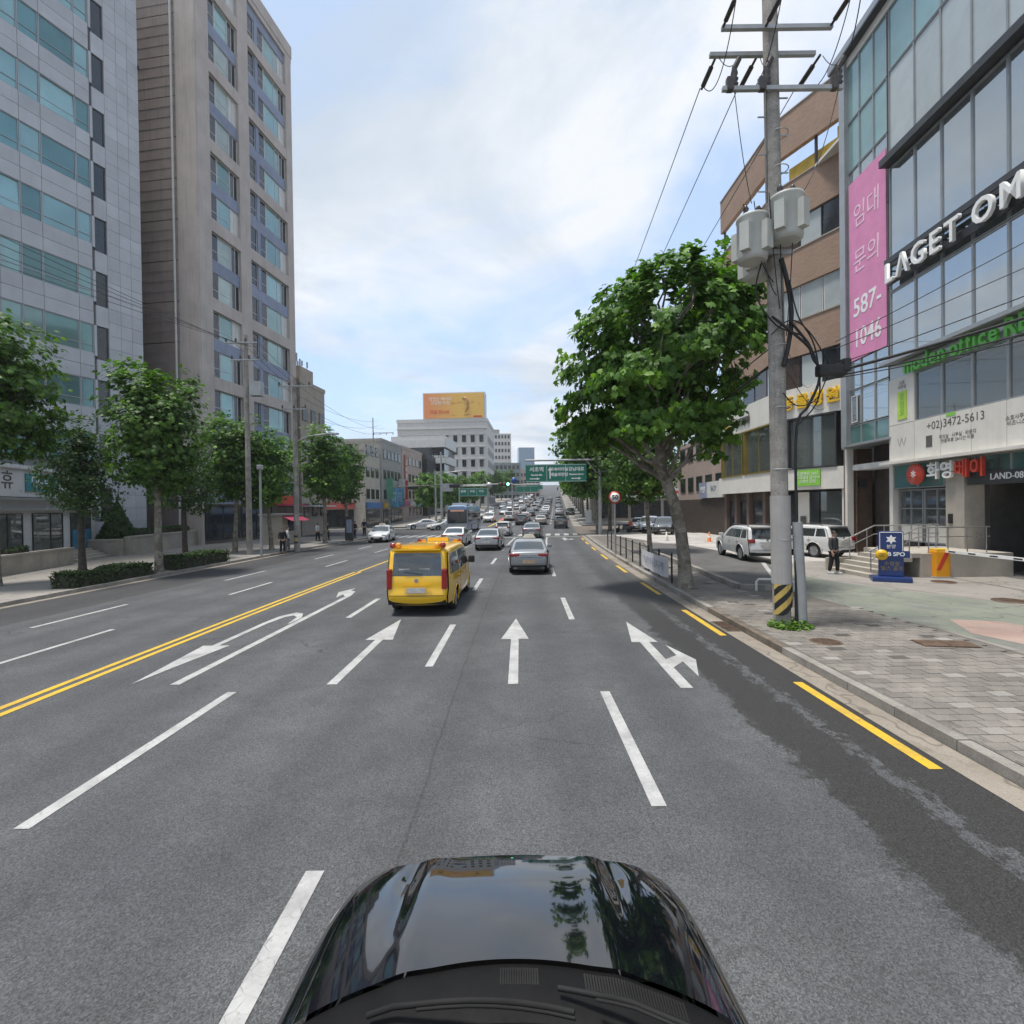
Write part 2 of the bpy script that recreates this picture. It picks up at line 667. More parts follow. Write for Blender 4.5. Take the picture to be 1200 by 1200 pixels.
# ================================================================ SETTING
WALK = 0.12
M_asph = asphalt()
M_white = marking('white_road_paint', (0.40, 0.40, 0.395), 0.7)
M_yellow = marking('yellow_road_paint', (0.56, 0.36, 0.02), 0.5)
M_ground = sheet_mat('city_ground', (0.17, 0.165, 0.155), (0.24, 0.23, 0.215), 0.2)
M_conc = sheet_mat('light_concrete', (0.20, 0.187, 0.17), (0.275, 0.258, 0.236), 0.5, stain=(0.2, 0.185, 0.165))
M_lot = sheet_mat('pale_concrete', (0.34, 0.325, 0.305), (0.43, 0.41, 0.385), 0.4, stain=(0.30, 0.28, 0.26))
M_gutter = sheet_mat('gutter_concrete', (0.19, 0.165, 0.135), (0.27, 0.24, 0.20), 1.1, stain=(0.13, 0.10, 0.075))
M_kerb = mat('kerb_stone', (0.25, 0.235, 0.21), 0.85, var=0.2, vs=2, fine=0.15, rnd=0.15, bump=0.3)
M_kerbd = mat('stained_kerb_stone', (0.14, 0.115, 0.09), 0.85, var=0.3, vs=3, fine=0.15, rnd=0.15, bump=0.3)
M_paver = mat('paver_warm_grey', (0.19, 0.174, 0.155), 0.88, var=0.22, vs=0.9, fine=0.14, fs=55, rnd=0.16, bump=0.25)
M_paverd = mat('paver_dark', (0.075, 0.068, 0.06), 0.85, var=0.15, fine=0.14, rnd=0.12)
M_paverl = mat('paver_light', (0.26, 0.245, 0.225), 0.85, var=0.1, fine=0.1, rnd=0.1)
M_bed = sheet_mat('paver_sand', (0.10, 0.09, 0.078), (0.14, 0.128, 0.11), 2.0)
M_green = sheet_mat('worn_green_asphalt', (0.145, 0.165, 0.135), (0.21, 0.22, 0.18), 0.6, stain=(0.14, 0.14, 0.135), sth=(0.5, 0.62))
M_red = sheet_mat('worn_red_paving', (0.28, 0.19, 0.16), (0.36, 0.27, 0.23), 0.8, stain=(0.25, 0.24, 0.2))
M_dark = sheet_mat('dark_forecourt', (0.075, 0.073, 0.072), (0.115, 0.11, 0.105), 0.7)
M_rust = mat('rusty_iron', (0.13, 0.085, 0.06), 0.75, 0.3, var=0.3, vs=6, bump=0.4)

ys = [-30 + 2.5 * i for i in range(13)] + [2 + 2 * i for i in range(40)] + [82 + 6 * i for i in range(25)] + [240 + 20 * i for i in range(20)]
ys = sorted(set(ys))


def strip(x0, x1, y0, y1, dz, curved=True, nx=1):
    """sheet following the road between offsets x0 and x1"""
    yy = [y0] + [y for y in ys if y0 < y < y1] + [y1]
    b = MB()
    vs, fs = [], []
    for y in yy:
        for i in range(nx + 1):
            x = x0 + (x1 - x0) * i / nx
            vs.append((x + (bend(y) if curved else 0), y, rise(y) + dz))
    w = nx + 1
    for j in range(len(yy) - 1):
        for i in range(nx):
            a = j * w + i
            fs.append((a, a + 1, a + 1 + w, a + w))
    return b.add(vs, fs)


gy = [-3000, -200] + ys + [800, 1500, 4000]
gx = [-4000, -300, -80, -30, 0, 30, 80, 300, 4000]
vs = [(x, y, rise(min(y, 640)) - 0.03) for y in gy for x in gx]
fs = [(j * 9 + i, j * 9 + i + 1, (j + 1) * 9 + i + 1, (j + 1) * 9 + i) for j in range(len(gy) - 1) for i in range(8)]
tag(MB().add(vs, fs).build('ground', M_ground), kind='structure')
road = tag(strip(-16.15, 4.78, -30, 620, 0.0, nx=4).build('road', M_asph), kind='structure')
b = MB()
b.quad((-90, 56, -0.006), (90, 56, -0.006), (90, 74, -0.006 + rise(74)), (-90, 74, -0.006 + rise(74)))
tag(b.build('side_road', M_asph), kind='structure')
# apron beyond the junction on the right
tag(strip(4.7, 6.0, 50, 620, -0.008).build('road_shoulder', M_conc), kind='structure')

# ---- gutter strips
gut = tag(strip(4.78, 5.16, -30, 50, 0.004).build('gutter', M_gutter), kind='structure')
tag(strip(-16.5, -16.15, -30, 52, 0.004).build('gutter', M_gutter), kind='structure')

# ---- painted markings: parts of the road
PZ = 0.006


def poly_mark(name, pts, m=M_white, shift=True):
    b = MB()
    b.add([(x + (bend(y) if shift else 0), y, rise(y) + PZ) for x, y in pts], [tuple(range(len(pts)))])
    return b.build(name, m, road)


def dash(x, y0, y1, w=0.15, m=M_white, name='lane_dash'):
    n = max(1, int((y1 - y0) / 2.5))
    b = MB()
    vs, fs = [], []
    for i in range(n + 1):
        y = y0 + (y1 - y0) * i / n
        vs += [(x - w / 2 + bend(y), y, rise(y) + PZ), (x + w / 2 + bend(y), y, rise(y) + PZ)]
    fs = [(2 * i, 2 * i + 1, 2 * i + 3, 2 * i + 2) for i in range(n)]
    return b.add(vs, fs).build(name, m, road)


for x in (-7.86, -7.60):
    b = dash(x, -30, 24, 0.13, M_yellow, 'yellow_centre_line')
dash(-7.73, 24, 50, 0.13, M_yellow, 'yellow_centre_line')
for x, y0 in ((-4.65, 4.76), (-1.66, 0.4), (1.38, 5.0)):
    k = 0
    y = y0
    seq = {-4.65: [(4.76, 8.3), (13.9, 16.8), (22.2, 25.2), (31, 34)], -1.66: [(0.6, 4.15), (9.5, 12.9), (18.2, 21.2), (26.6, 29.6), (34.6, 37.6)], 1.38: [(4.98, 8.1), (13.3, 16.5), (21.6, 24.6), (29.6, 38)]}[x]
    for a, c in seq:
        dash(x, a, c, 0.15)
for a, c in ((38, 50), ):
    for x in (-4.65, -1.66, 1.38):
        dash(x, a, c, 0.15, name='solid_lane_line')
for a, c in ((9.0, 12.9), (18, 21), (26.5, 29.5), (34.5, 37.5), (42, 45)):
    dash(-10.25, a, c, 0.13)
for a, c in ((13.2, 16.4), (21.7, 25), (30.6, 33.5), (38, 41)):
    dash(-12.6, a, c, 0.13)
for a, c in ((5.6, 8.4), (11.45, 14.3), (16.8, 19.5), (22.5, 25.1), (28.2, 31), (34, 36.6), (39.5, 42), (44.5, 47)):
    dash(4.6, a, c, 0.15, M_yellow, 'yellow_kerb_dash')


def arrow(x, y0, y1, hw=0.31, sw=0.085, head=2.1):
    h = y1 - head
    poly_mark('straight_arrow', [(x - sw, y0), (x + sw, y0), (x + sw, h), (x + hw, h), (x, y1), (x - hw, h), (x - sw, h)])


arrow(-3.14, 8.6, 13.6)
arrow(-0.08, 8.5, 13.5)
# straight-or-right arrow
sx = 2.72
poly_mark('straight_right_arrow', [(sx - 0.1, 8.2), (sx + 0.1, 8.2), (sx + 0.1, 9.25), (sx + 0.38, 9.6), (sx + 0.38, 8.75), (sx + 0.66, 9.7), (sx + 0.38, 10.75), (sx + 0.38, 10.0), (sx + 0.1, 9.75), (sx + 0.1, 11.0), (sx + 0.28, 11.0), (sx, 12.95), (sx - 0.28, 11.0), (sx - 0.1, 11.0)])
# left-turn and U-turn arrow
lx = -5.86
poly_mark('left_turn_arrow', [(lx - 0.07, 8.7), (lx + 0.09, 8.7), (lx + 0.09, 17.4), (lx - 0.05, 18.3), (lx - 0.3, 18.55), (lx - 0.3, 19.1), (lx - 0.62, 18.2), (lx - 0.3, 17.1), (lx - 0.3, 17.75), (lx - 0.07, 17.3)])
poly_mark('u_turn_arrow', [(lx - 0.09, 13.3), (lx - 0.09, 14.0), (lx - 0.30, 14.55), (lx - 0.55, 14.7), (lx - 0.8, 14.2), (lx - 0.85, 13.4), (lx - 0.85, 11.2), (lx - 1.05, 11.2), (lx - 0.77, 8.75), (lx - 0.47, 11.2), (lx - 0.7, 11.2), (lx - 0.7, 13.3), (lx - 0.6, 14.1), (lx - 0.45, 14.3), (lx - 0.25, 14.05), (lx - 0.16, 13.3)])
poly_mark('straight_right_arrow', [(2.9, 44.4), (3.1, 44.4), (3.1, 45.2), (3.5, 45.6), (3.5, 45.0), (3.9, 45.9), (3.5, 46.7), (3.5, 46.1), (3.1, 46), (3.1, 46.6), (3.3, 46.6), (3.0, 48.3), (2.7, 46.6), (2.9, 46.6)])
poly_mark('stop_line', [(-7.6, 49.6), (4.6, 49.6), (4.6, 50.1), (-7.6, 50.1)])
poly_mark('stop_line', [(-16.0, 74.5), (-7.9, 74.5), (-7.9, 75.0), (-16.0, 75.0)])
for i in range(22):
    x = -15.9 + i * 0.95
    poly_mark('crosswalk_bar', [(x, 52), (x + 0.5, 52), (x + 0.5, 55.6), (x, 55.6)])
for a in range(8):
    y0 = 80 + a * 8
    for x in (-4.65, -1.66, 1.38):
        dash(x, y0, y0 + 3.5, 0.15)
for x in (-7.73,):
    dash(x, 76, 300, 0.3, M_yellow, 'yellow_centre_line')
b = MB()
for (x0, y0, x1, y1) in ((-8.2, 92, -5.2, 120),):
    poly_mark('red_bus_lane', [(x0, y0), (x1, y0), (x1, y1), (x0, y1)], mat('red_lane_paint', (0.36, 0.10, 0.07), 0.8))

# ---- kerbs: each stone a part of the pavement it edges
walk_r = tag(strip(5.3, 24, -30, 50.5, WALK).build('pavement_right', M_conc), kind='structure')
walk_l = tag(strip(-60, -16.62, -30, 54, WALK).build('pavement_left', M_conc), kind='structure')
# pavement edge faces and the pavements across the junction
tag(strip(6.0, 40, 75, 620, 0.12).build('pavement_far_right', M_conc), kind='structure')
tag(strip(-60, -16.3, 76, 620, 0.12).build('pavement_far_left', M_conc), kind='structure')


def kerb_run(x, y0, y1, parent, side, step=1.0, w=0.15):
    y = y0
    while y < y1 - 0.05:
        e = min(y + step, y1)
        a, c = (x + bend(y), y), (x + bend(e), e)
        ang = atan2(c[1] - a[1], c[0] - a[0]) - pi / 2
        L = sqrt((c[0] - a[0]) ** 2 + (c[1] - a[1]) ** 2)
        low = 0.006
        m = M_kerbd if (side > 0 and (9.3 < y < 13.2 or random.random() < 0.06)) else M_kerb
        piece('kerb_stone', m, parent, ((a[0] + c[0]) / 2, (a[1] + c[1]) / 2, 0.02 + low + random.uniform(-0.004, 0.004)), (w, L - 0.012, 0.22), ang)
        y = e


kerb_run(5.255, -2, 50.4, walk_r, 1, w=0.17)
kerb_run(-16.56, 8, 54, walk_l, -1)

# ---- pavers on the right pavement: near ones are parts, the rest one sheet of real blocks
tag(strip(5.33, 9.3, -8, 48, WALK + 0.004).build('paver_bed', M_bed), kind='structure')
tag(strip(5.335, 5.62, -8, 48, WALK + 0.021).build('paver_edging', mat('edging_concrete', (0.17, 0.158, 0.14), 0.9, var=0.25, vs=2.5, fine=0.2)), kind='structure')
PW, PL = 0.30, 0.20
near, far = [], MB()
fard, farl = MB(), MB()
row = 0
y = -1.0
while y < 34:
    off = (row % 2) * PW / 2
    lim = 9.1 - 0.02 * max(0, y - 9) if y < 13.6 else 7.25
    n = int((lim - 5.36) / PW)
    for i in range(n):
        x = 5.36 + off + i * PW + PW / 2
        if x > lim:
            continue
        r = random.random()
        m = M_paverd if r < 0.045 else (M_paverl if r < 0.085 else M_paver)
        px = x + bend(y)
        inview = abs(px) / max(0.1, y) < 1.02
        near.append((y if inview else y + 60, px, y, m))
    y += PL
    row += 1
near.sort(key=lambda t: t[0])
_pv = {}
for m in (M_paver, M_paverd, M_paverl):
    _pv[m.name] = MB().cbox((0, 0, 0), (PW - 0.012, PL - 0.012, 0.05), 0.006).mesh(m)
for i, (k, px, y, m) in enumerate(near):
    h = WALK + 0.004 + random.uniform(-0.0025, 0.003)
    if i < 290:
        o = link('paver', _pv[m.name], walk_r, (px, y, h))
        o.rotation_euler = (random.uniform(-.006, .006), random.uniform(-.006, .006), random.uniform(-.008, .008))
    else:
        (far if m is M_paver else fard if m is M_paverd else farl).box((px, y, h), (PW - 0.012, PL - 0.012, 0.05), random.uniform(-.01, .01), bottom=False)
for bb, m in ((far, M_paver), (fard, M_paverd), (farl, M_paverl)):
    tag(bb.build('paver_field', m, walk_r), kind='stuff')


def flat(name, pts, z, m, parent=None):
    o = MB().add([(x, y, z) for x, y in pts], [tuple(range(len(pts)))]).build(name, m, parent)
    if parent is None:
        tag(o, kind='structure')
    return o


flat('driveway', [(9.15, 13.6), (9.6, 9.8), (10.4, 5), (12.0, 0), (14.5, 0), (14.2, 9), (13.4, 14.1), (11.6, 18), (11.2, 20.5), (13, 27), (12, 27.5), (8.9, 16.4)], WALK + 0.005, M_green)
flat('red_paving', [(9.75, 10.9), (10.4, 12.2), (11.3, 11.9), (12.6, 8.5), (11.2, 6.0), (10.3, 8.5)], WALK + 0.009, M_red)
flat('parking_lot', [(12.2, 24), (19, 26), (19, 51), (9.2, 51), (11.5, 36)], WALK + 0.006, M_lot)
isl = [(7.55, 17.0), (8.9, 16.55), (11.6, 23.2), (12.2, 29), (11.8, 36), (9.6, 37), (8.3, 30)]
o = MB().prism(isl, WALK, WALK + 0.10).build('raised_forecourt', M_dark)
tag(o, kind='structure')
# its pale stone edging, stone by stone
edge = [(8.9, 16.5), (7.5, 16.95), (7.9, 23), (8.25, 30), (9.55, 37)]
for a, c in zip(edge, edge[1:]):
    L = sqrt((c[0] - a[0]) ** 2 + (c[1] - a[1]) ** 2)
    n = max(1, round(L / 0.9))
    ang = atan2(c[1] - a[1], c[0] - a[0])
    for i in range(n):
        t = (i + 0.5) / n
        piece('edging_stone', M_kerb, o, (a[0] + (c[0] - a[0]) * t, a[1] + (c[1] - a[1]) * t, WALK + 0.075), (L / n - 0.012, 0.2, 0.2), ang)
flat('parking_line', [(8.75, 16.9), (8.9, 16.8), (11.6, 23.5), (11.45, 23.6)], WALK + 0.106, M_white, o)
for k in range(4):
    y = 27 + k * 5.2
    flat('parking_line', [(12.6, y), (17.8, y), (17.8, y + 0.12), (12.6, y + 0.12)], WALK + 0.011, M_white, road)
# concrete apron before the garage
flat('garage_apron', [(14.25, 0), (18.4, 0), (18.4, 21), (13.2, 20), (12.0, 18.1), (13.5, 14.2), (14.3, 9)], WALK + 0.007, M_conc)


def manhole(name, label, c, rx, ry, rz, square=False):
    t = thing(name, label, 'manhole cover', (c[0], c[1], WALK + 0.012), rz)
    if square:
        MB().box((0, 0, 0), (rx * 2, ry * 2, 0.05)).build('frame', M_rust, t)
        for i in range(2):
            piece('plate', M_rust, t, ((i - .5) * rx * .98, 0, 0.012), (rx * 0.94, ry * 1.9, 0.05))
    else:
        MB().lathe([(rx, -0.02), (rx, 0.018), (rx * 0.9, 0.022), (rx * 0.88, 0.012)], n=28).build('frame', M_rust, t)
        b = MB().lathe([(rx * 0.87, -0.01), (rx * 0.87, 0.02), (0.001, 0.022)], n=28)
        for i in range(-3, 4):
            b.box((i * rx * 0.2, 0, 0.024), (rx * 0.07, rx * 1.3 * sqrt(1 - (i / 4.2) ** 2), 0.01))
        b.build('cover', M_rust, t)
    return t


manhole('manhole_cover', 'round rusty manhole cover in the pavers beside the utility pole', (6.3, 10.3), 0.3, 0.3, 0.2)
manhole('manhole_cover', 'long rectangular rusty manhole cover in the grey pavers', (8.45, 10.0), 0.5, 0.24, -0.15, True)
manhole('manhole_cover', 'small round iron cover in front of the orange barrier post', (15.0, 17.8), 0.36, 0.36, 0)
manhole('manhole_cover', 'iron cover in the concrete at the right edge before the garage', (13.9, 14.3), 0.4, 0.4, 0)
t = thing('drain_grate', 'rusty drain grate in the gutter beside the yellow dash', 'drain grate', (4.98 + bend(12.3), 12.3, 0.01))
MB().box((0, 0, -0.01), (0.34, 1.0, 0.03)).build('frame', M_kerbd, t)
for i in range(12):
    piece('bar', M_rust, t, (0, -0.44 + i * 0.08, 0.008), (0.28, 0.035, 0.02))
# ================================================================ BUILDINGS
# local frame of every building: x along the street front, y into the building, z up
M_granite = mat('grey_granite_panel', (0.43, 0.44, 0.465), 0.5, var=0.07, vs=0.7, fine=0.06, fs=30, rnd=0.07, streak=0.15)
M_graniteg = mat('granite_joint', (0.17, 0.17, 0.175), 0.8)
M_teal = mat('teal_reflective_glass', (0.12, 0.235, 0.235), 0.06, 0.35, var=0.12, vs=0.35, rnd=0.25, spec=0.9)
M_teal2 = mat('pale_teal_glass', (0.23, 0.37, 0.37), 0.08, 0.3, var=0.12, vs=0.4, rnd=0.2, spec=0.9)
M_dglass = mat('dark_window_glass', (0.022, 0.026, 0.03), 0.07, 0.0, var=0.2, vs=0.6, rnd=0.3, spec=0.8)
M_alu = mat('grey_aluminium', (0.33, 0.34, 0.345), 0.4, 0.5, var=0.06)
M_frame = mat('white_window_frame', (0.56, 0.56, 0.54), 0.5, var=0.06)
M_dframe = mat('dark_window_frame', (0.05, 0.052, 0.055), 0.45, 0.3)
M_tower = mat('beige_render', (0.44, 0.39, 0.36), 0.85, var=0.09, vs=0.5, fine=0.06, streak=0.4)
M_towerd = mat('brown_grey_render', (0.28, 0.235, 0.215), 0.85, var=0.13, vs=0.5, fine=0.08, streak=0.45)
M_blue = mat('slate_blue_panel', (0.22, 0.25, 0.34), 0.7, var=0.08, rnd=0.08)
M_black = mat('black_metal', (0.02, 0.02, 0.022), 0.45, 0.2)
M_int = mat('interior_wall', (0.36, 0.36, 0.35), 0.9)
M_ceil = mat('interior_ceiling', (0.6, 0.6, 0.58), 0.9)
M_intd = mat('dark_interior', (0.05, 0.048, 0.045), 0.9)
M_lightstrip = emitter('lit_ceiling_lamp', (1.0, 0.97, 0.9), 3.0)
M_spand = mat('grey_spandrel_glass', (0.40, 0.44, 0.44), 0.12, 0.1, var=0.05, rnd=0.07, spec=0.8)
M_gclear = glass_mat('shop_window_glass', (0.62, 0.68, 0.66), 0.75)
M_gblue = glass_mat('curtain_wall_glass', (0.60, 0.67, 0.68), 0.62, ior=1.95, mirror=0.27)
M_wpanel = mat('cream_panel', (0.62, 0.60, 0.55), 0.6, var=0.05, rnd=0.03, streak=0.1)
M_brick = brick_mat('tan_brick', (0.335, 0.215, 0.15), (0.27, 0.165, 0.11), (0.29, 0.25, 0.21))
M_brick2 = brick_mat('pink_brick', (0.38, 0.28, 0.24), (0.33, 0.24, 0.20), (0.3, 0.27, 0.25))
M_brown = mat('dark_brown_shopfront', (0.055, 0.042, 0.036), 0.6, var=0.2)
M_pink = mat('pink_banner', (0.66, 0.24, 0.43), 0.6, var=0.06)
M_pinkl = mat('pale_pink_print', (0.80, 0.55, 0.66), 0.6, var=0.03)
M_signw = mat('white_sign_letters', (0.78, 0.78, 0.76), 0.4, var=0.03)
M_green_l = mat('green_sign_letters', (0.10, 0.42, 0.05), 0.4, var=0.05)
M_print = mat('dark_print', (0.09, 0.085, 0.08), 0.7)
M_redsign = mat('red_sign', (0.55, 0.055, 0.03), 0.4, var=0.04)
M_yel_l = mat('yellow_sign_letters', (0.72, 0.44, 0.02), 0.4, var=0.05)
M_lime = mat('lime_sign', (0.22, 0.52, 0.06), 0.5, var=0.04)
M_gold = mat('olive_gold_metal', (0.30, 0.23, 0.06), 0.4, 0.5)
M_stone = mat('beige_stone', (0.36, 0.33, 0.285), 0.8, var=0.12, fine=0.12, rnd=0.06)
M_steel = mat('stainless_rail', (0.45, 0.45, 0.44), 0.3, 0.8)


def window(parent, x0, x1, z0, z1, y=0.0, pane=None, frame=None, split=(), t=0.06, fw=0.05, name='window', transom=None):
    """window part: frame mesh with its pane as sub-part"""
    b = MB()
    b.box(((x0 + x1) / 2, y, z0 + fw / 2), (x1 - x0, t, fw)).box(((x0 + x1) / 2, y, z1 - fw / 2), (x1 - x0, t, fw))
    b.box((x0 + fw / 2, y, (z0 + z1) / 2), (fw, t, z1 - z0 - 2 * fw)).box((x1 - fw / 2, y, (z0 + z1) / 2), (fw, t, z1 - z0 - 2 * fw))
    for s in split:
        b.box((s, y, (z0 + z1) / 2), (fw * 0.9, t * 0.98, z1 - z0 - 2 * fw))
    if transom:
        b.box(((x0 + x1) / 2, y + 0.002, transom), (x1 - x0 - 2 * fw, t * 0.96, fw * 0.9))
    w = b.build(name, frame or M_alu, parent)
    piece('pane', pane or M_dglass, w, ((x0 + x1) / 2, y + 0.012, (z0 + z1) / 2), (x1 - x0 - fw * 2 + 0.01, 0.02, z1 - z0 - fw * 2 + 0.01))
    return w


# ---------------------------------------------------------------- grey granite office block, left foreground
T = thing('office_building', 'tall grey granite office block with teal ribbon windows at left', 'building', (-28.5, 40.0, WALK), radians(70))
MB().box((-15, 6.2, 23.5), (30, 12, 47)).build('core', M_graniteg, T)
for k in range(9):
    piece('stone_panel', M_granite, T, (-0.6 - 1.2 * k, 0.12, 1.1), (1.18, 0.14, 2.2))
PAN = 0
stuff_pan = MB()
top0 = 12.4 - 3.9 * 2
for f in range(12):
    zt = top0 + 3.9 * f            # window head of this floor
    zb = zt - 2.05
    # dark slot window beside the corner
    window(T, -3.25, -2.5, zb - 0.35, zt, 0.16, M_dglass, M_dframe)
    cuts = [-3.45, -4.35, -6.4, -7.55, -8.65, -9.75]
    x = -9.75
    while x > -29:
        x -= 1.15
        cuts.append(x)
    for i in range(len(cuts) - 1):
        x1, x0 = cuts[i], cuts[i + 1]
        if f < 1:
            continue
        if x0 > -14:
            w = window(T, x0 + 0.01, x1 - 0.01, zb, zt, 0.14, M_teal2 if random.random() < 0.55 else M_teal, M_alu, t=0.09, transom=zb + 0.55)
            if (f, i) in ((5, 3), (7, 1)):      # an awning sash standing open
                w.children[0].rotation_euler = (radians(-3), 0, 0)
        else:
            stuff_pan.box(((x0 + x1) / 2, 0.14, (zb + zt) / 2), (x1 - x0 - .05, 0.06, zt - zb))
        # spandrel panels, two rows
        for r in range(2):
            h = 1.85 / 2
            zz = zt + h * (r + 0.5)
            if x0 > -11.0:
                piece('stone_panel', M_granite, T, ((x0 + x1) / 2, 0.12, zz), (x1 - x0 - 0.025, 0.14, h - 0.025))
            else:
                stuff_pan.box(((x0 + x1) / 2, 0.12, zz), (x1 - x0 - 0.025, 0.14, h - 0.025))
    # corner panels
    for c, (x0, x1) in enumerate(((-2.45, -1.6), (-1.6, -0.8), (-0.8, 0.0))):
        for r in range(4):
            h = 3.9 / 4
            piece('stone_panel', M_granite, T, ((x0 + x1) / 2, 0.12, zt - 2.4 + h * (r + 0.5)), (x1 - x0 - 0.02, 0.14, h - 0.02))
    piece('stone_panel', M_granite, T, (-2.87, 0.12, zt + 0.75), (0.82, 0.14, 1.46))
    piece('stone_panel', M_granite, T, (-3.35, 0.12, zt - 1.1), (0.17, 0.14, 2.2))
tag(stuff_pan.build('distant_panels', M_granite, T), kind='stuff')
o = MB().tube([(-0.12, -0.2, 37), (-0.12, -0.2, 37.25)], 0.07).build('wall_lamp', M_black, T)
piece('parapet', M_granite, T, (-15, 0.12, 47.2), (30, 0.16, 0.8))

# ---------------------------------------------------------------- brown tower
T = thing('apartment_tower', 'tall beige brown tower with blue spandrels and stacked bay windows', 'building', (-26.0, 43.3, WALK), radians(81.5))
MB().box((7.0, 7.7, 26.5), (13.4, 14.6, 53)).build('core', M_tower, T)
FH = 3.45
M_blind_ = mat('curtained_window', (0.33, 0.40, 0.38), 0.2, var=0.1, rnd=0.2, spec=0.8)
z0 = 44.5 - 3.45 * 10 - 2.6 + 0.3     # sill of floor 2
for f in range(14):
    zs = z0 + FH * (f - 0)
    zt = zs + 2.35
    if zt > 52.4:
        break
    yb = 0.30
    # left bay
    window(T, 1.5, 2.55, zs + 0.0, zt, yb, M_dglass, M_frame, transom=zs + 0.85)
    window(T, 2.6, 4.2, zs + 0.0, zt, yb, random.choice((M_teal2, M_teal2, M_teal, M_blind_)), M_frame, transom=zs + 0.85)
    window(T, 4.25, 5.3, zs + 0.0, zt, yb, M_dglass if f % 3 else M_frame, M_frame, split=(4.77,))
    # right bay
    window(T, 6.8, 8.05, zs + 0.1, zt, yb, M_dglass, M_frame, transom=zs + 0.8, split=(7.15,))
    window(T, 8.55, 9.55, zs, zt, yb, M_dglass, M_frame, transom=zs + 0.85)
    window(T, 9.6, 12.0, zs, zt, yb, random.choice((M_teal2, M_teal2, M_teal)), M_frame, split=(11.3,))
    window(T, 12.05, 13.1, zs, zt, yb, M_dglass if (f % 2) else M_frame, M_frame, split=(12.55,))
    # spandrels: slate blue within a pair, beige band between pairs
    hh = FH - 2.35
    if f % 2 == 0:
        for x0, x1 in ((1.5, 5.3), (6.8, 13.1)):
            piece('spandrel', M_blue, T, ((x0 + x1) / 2, 0.26, zt + hh / 2), (x1 - x0, 0.14, hh))
    else:
        for x0, x1 in ((1.5, 5.3), (6.8, 13.1)):
            piece('floor_band', M_tower, T, ((x0 + x1) / 2, 0.19, zt + hh / 2), (x1 - x0, 0.36, hh))
    piece('spandrel', M_blue, T, (8.3, 0.24, zs + 1.15), (0.48, 0.16, 2.5))
zlo = z0 - 0.9
for x0, x1 in ((0, 1.5), (5.3, 6.8), (13.1, 14.2)):
    piece('pier', M_tower, T, ((x0 + x1) / 2, 0.2, (53 + zlo) / 2), (x1 - x0, 0.4, 53 - zlo))
piece('floor_band', M_tower, T, (7.1, 0.21, zlo - 0.5), (14.2, 0.42, 1.0))
piece('parapet', M_tower, T, (7.1, 0.18, 53.6), (14.4, 0.5, 1.3))
piece('floor_band', M_tower, T, (7.1, 0.19, 52.7), (14.3, 0.4, 0.6))
# end wall facing the camera: one slab per storey with open joints
for f in range(16):
    piece('wall_slab', M_towerd, T, (-0.02, 8.2, 1.7 + FH * f), (0.12, 12.6, FH - 0.07))
    for k in range(3):
        piece('cladding_joint', M_towerd, T, (-0.085, 8.2, 0.9 + FH * f + 0.86 * k), (0.02, 12.5, 0.03))
piece('corner_strip', M_tower, T, (-0.06, 0.95, 26.5), (0.14, 1.85, 53.2))
MB().tube([(-0.22, 2.15, 0), (-0.22, 2.15, 53)], 0.09).build('drain_pipe', M_frame, T)
# ground floors with shop fronts
for k, (x0, x1) in enumerate(((0.2, 4.4), (4.8, 9.0), (9.4, 14.0))):
    window(T, x0, x1, 0.3, 3.3, 0.05, M_dglass, M_dframe, split=((x0 + x1) / 2,), name='shop_window')
    piece('shop_sign', (M_redsign, M_wpanel, M_blue)[(2, 1, 0)[k]], T, ((x0 + x1) / 2, -0.06, 3.9), (x1 - x0, 0.2, 0.9))
    window(T, x0, x1, 4.7, 6.4, 0.1, M_teal, M_frame, split=((x0 + x1) / 2,))
b = MB().vprism([(9.6, 3.3), (13.9, 3.3), (13.9, 3.45), (9.6, 3.45)], -1.3, 0)
b.build('awning', mat('magenta_awning', (0.45, 0.05, 0.11), 0.7), T)

# ---------------------------------------------------------------- white low shop and its planters, left edge
M_shopw = mat('white_shop_wall', (0.58, 0.585, 0.59), 0.7, var=0.07, streak=0.12)
T = thing('low_shop', 'low white corner shop with teal sign at the left edge', 'shop', (-24.9, 23.3, WALK), radians(104))
MB().box((5.0, 4.2, 2.5), (12.4, 8, 5.0)).build('wall', M_shopw, T)
piece('fascia', M_shopw, T, (5.0, 0.06, 4.45), (12.6, 0.3, 1.45))
piece('cornice', M_shopw, T, (5.0, 0.0, 5.28), (12.9, 0.5, 0.2))
piece('ledge', M_alu, T, (5.0, -0.02, 3.62), (12.8, 0.45, 0.12))
piece('ledge', M_alu, T, (5.0, 0.0, 3.05), (12.6, 0.4, 0.08))
for x0, x1 in ((1.4, 4.1), (4.9, 7.6), (8.4, 10.6)):
    window(T, x0, x1, 0.45, 2.85, 0.16, M_gclear, M_dframe, split=((x0 + x1) / 2 + 0.2,), name='shop_window')
    piece('display_back', mat('shop_display', (0.20, 0.16, 0.11), 0.8, var=0.5, vs=2.5), T, ((x0 + x1) / 2, 0.19, 1.65), (x1 - x0 - .1, 0.02, 2.3))
s = piece('sign_board', mat('teal_sign', (0.03, 0.20, 0.24), 0.5), T, (5.2, -0.12, 4.5), (2.6, 0.08, 0.95))
text('sign_lettering', '대은', 0.8, M_signw, T, (5.0, -0.17, 4.5), depth=0.01)
text('sign_lettering', '휴', 1.0, M_print, T, (2.6, -0.10, 4.5), depth=0.01)
piece('blue_poster', mat('blue_poster', (0.04, 0.17, 0.28), 0.5), T, (9.5, 0.13, 1.1), (2.0, 0.03, 1.4))
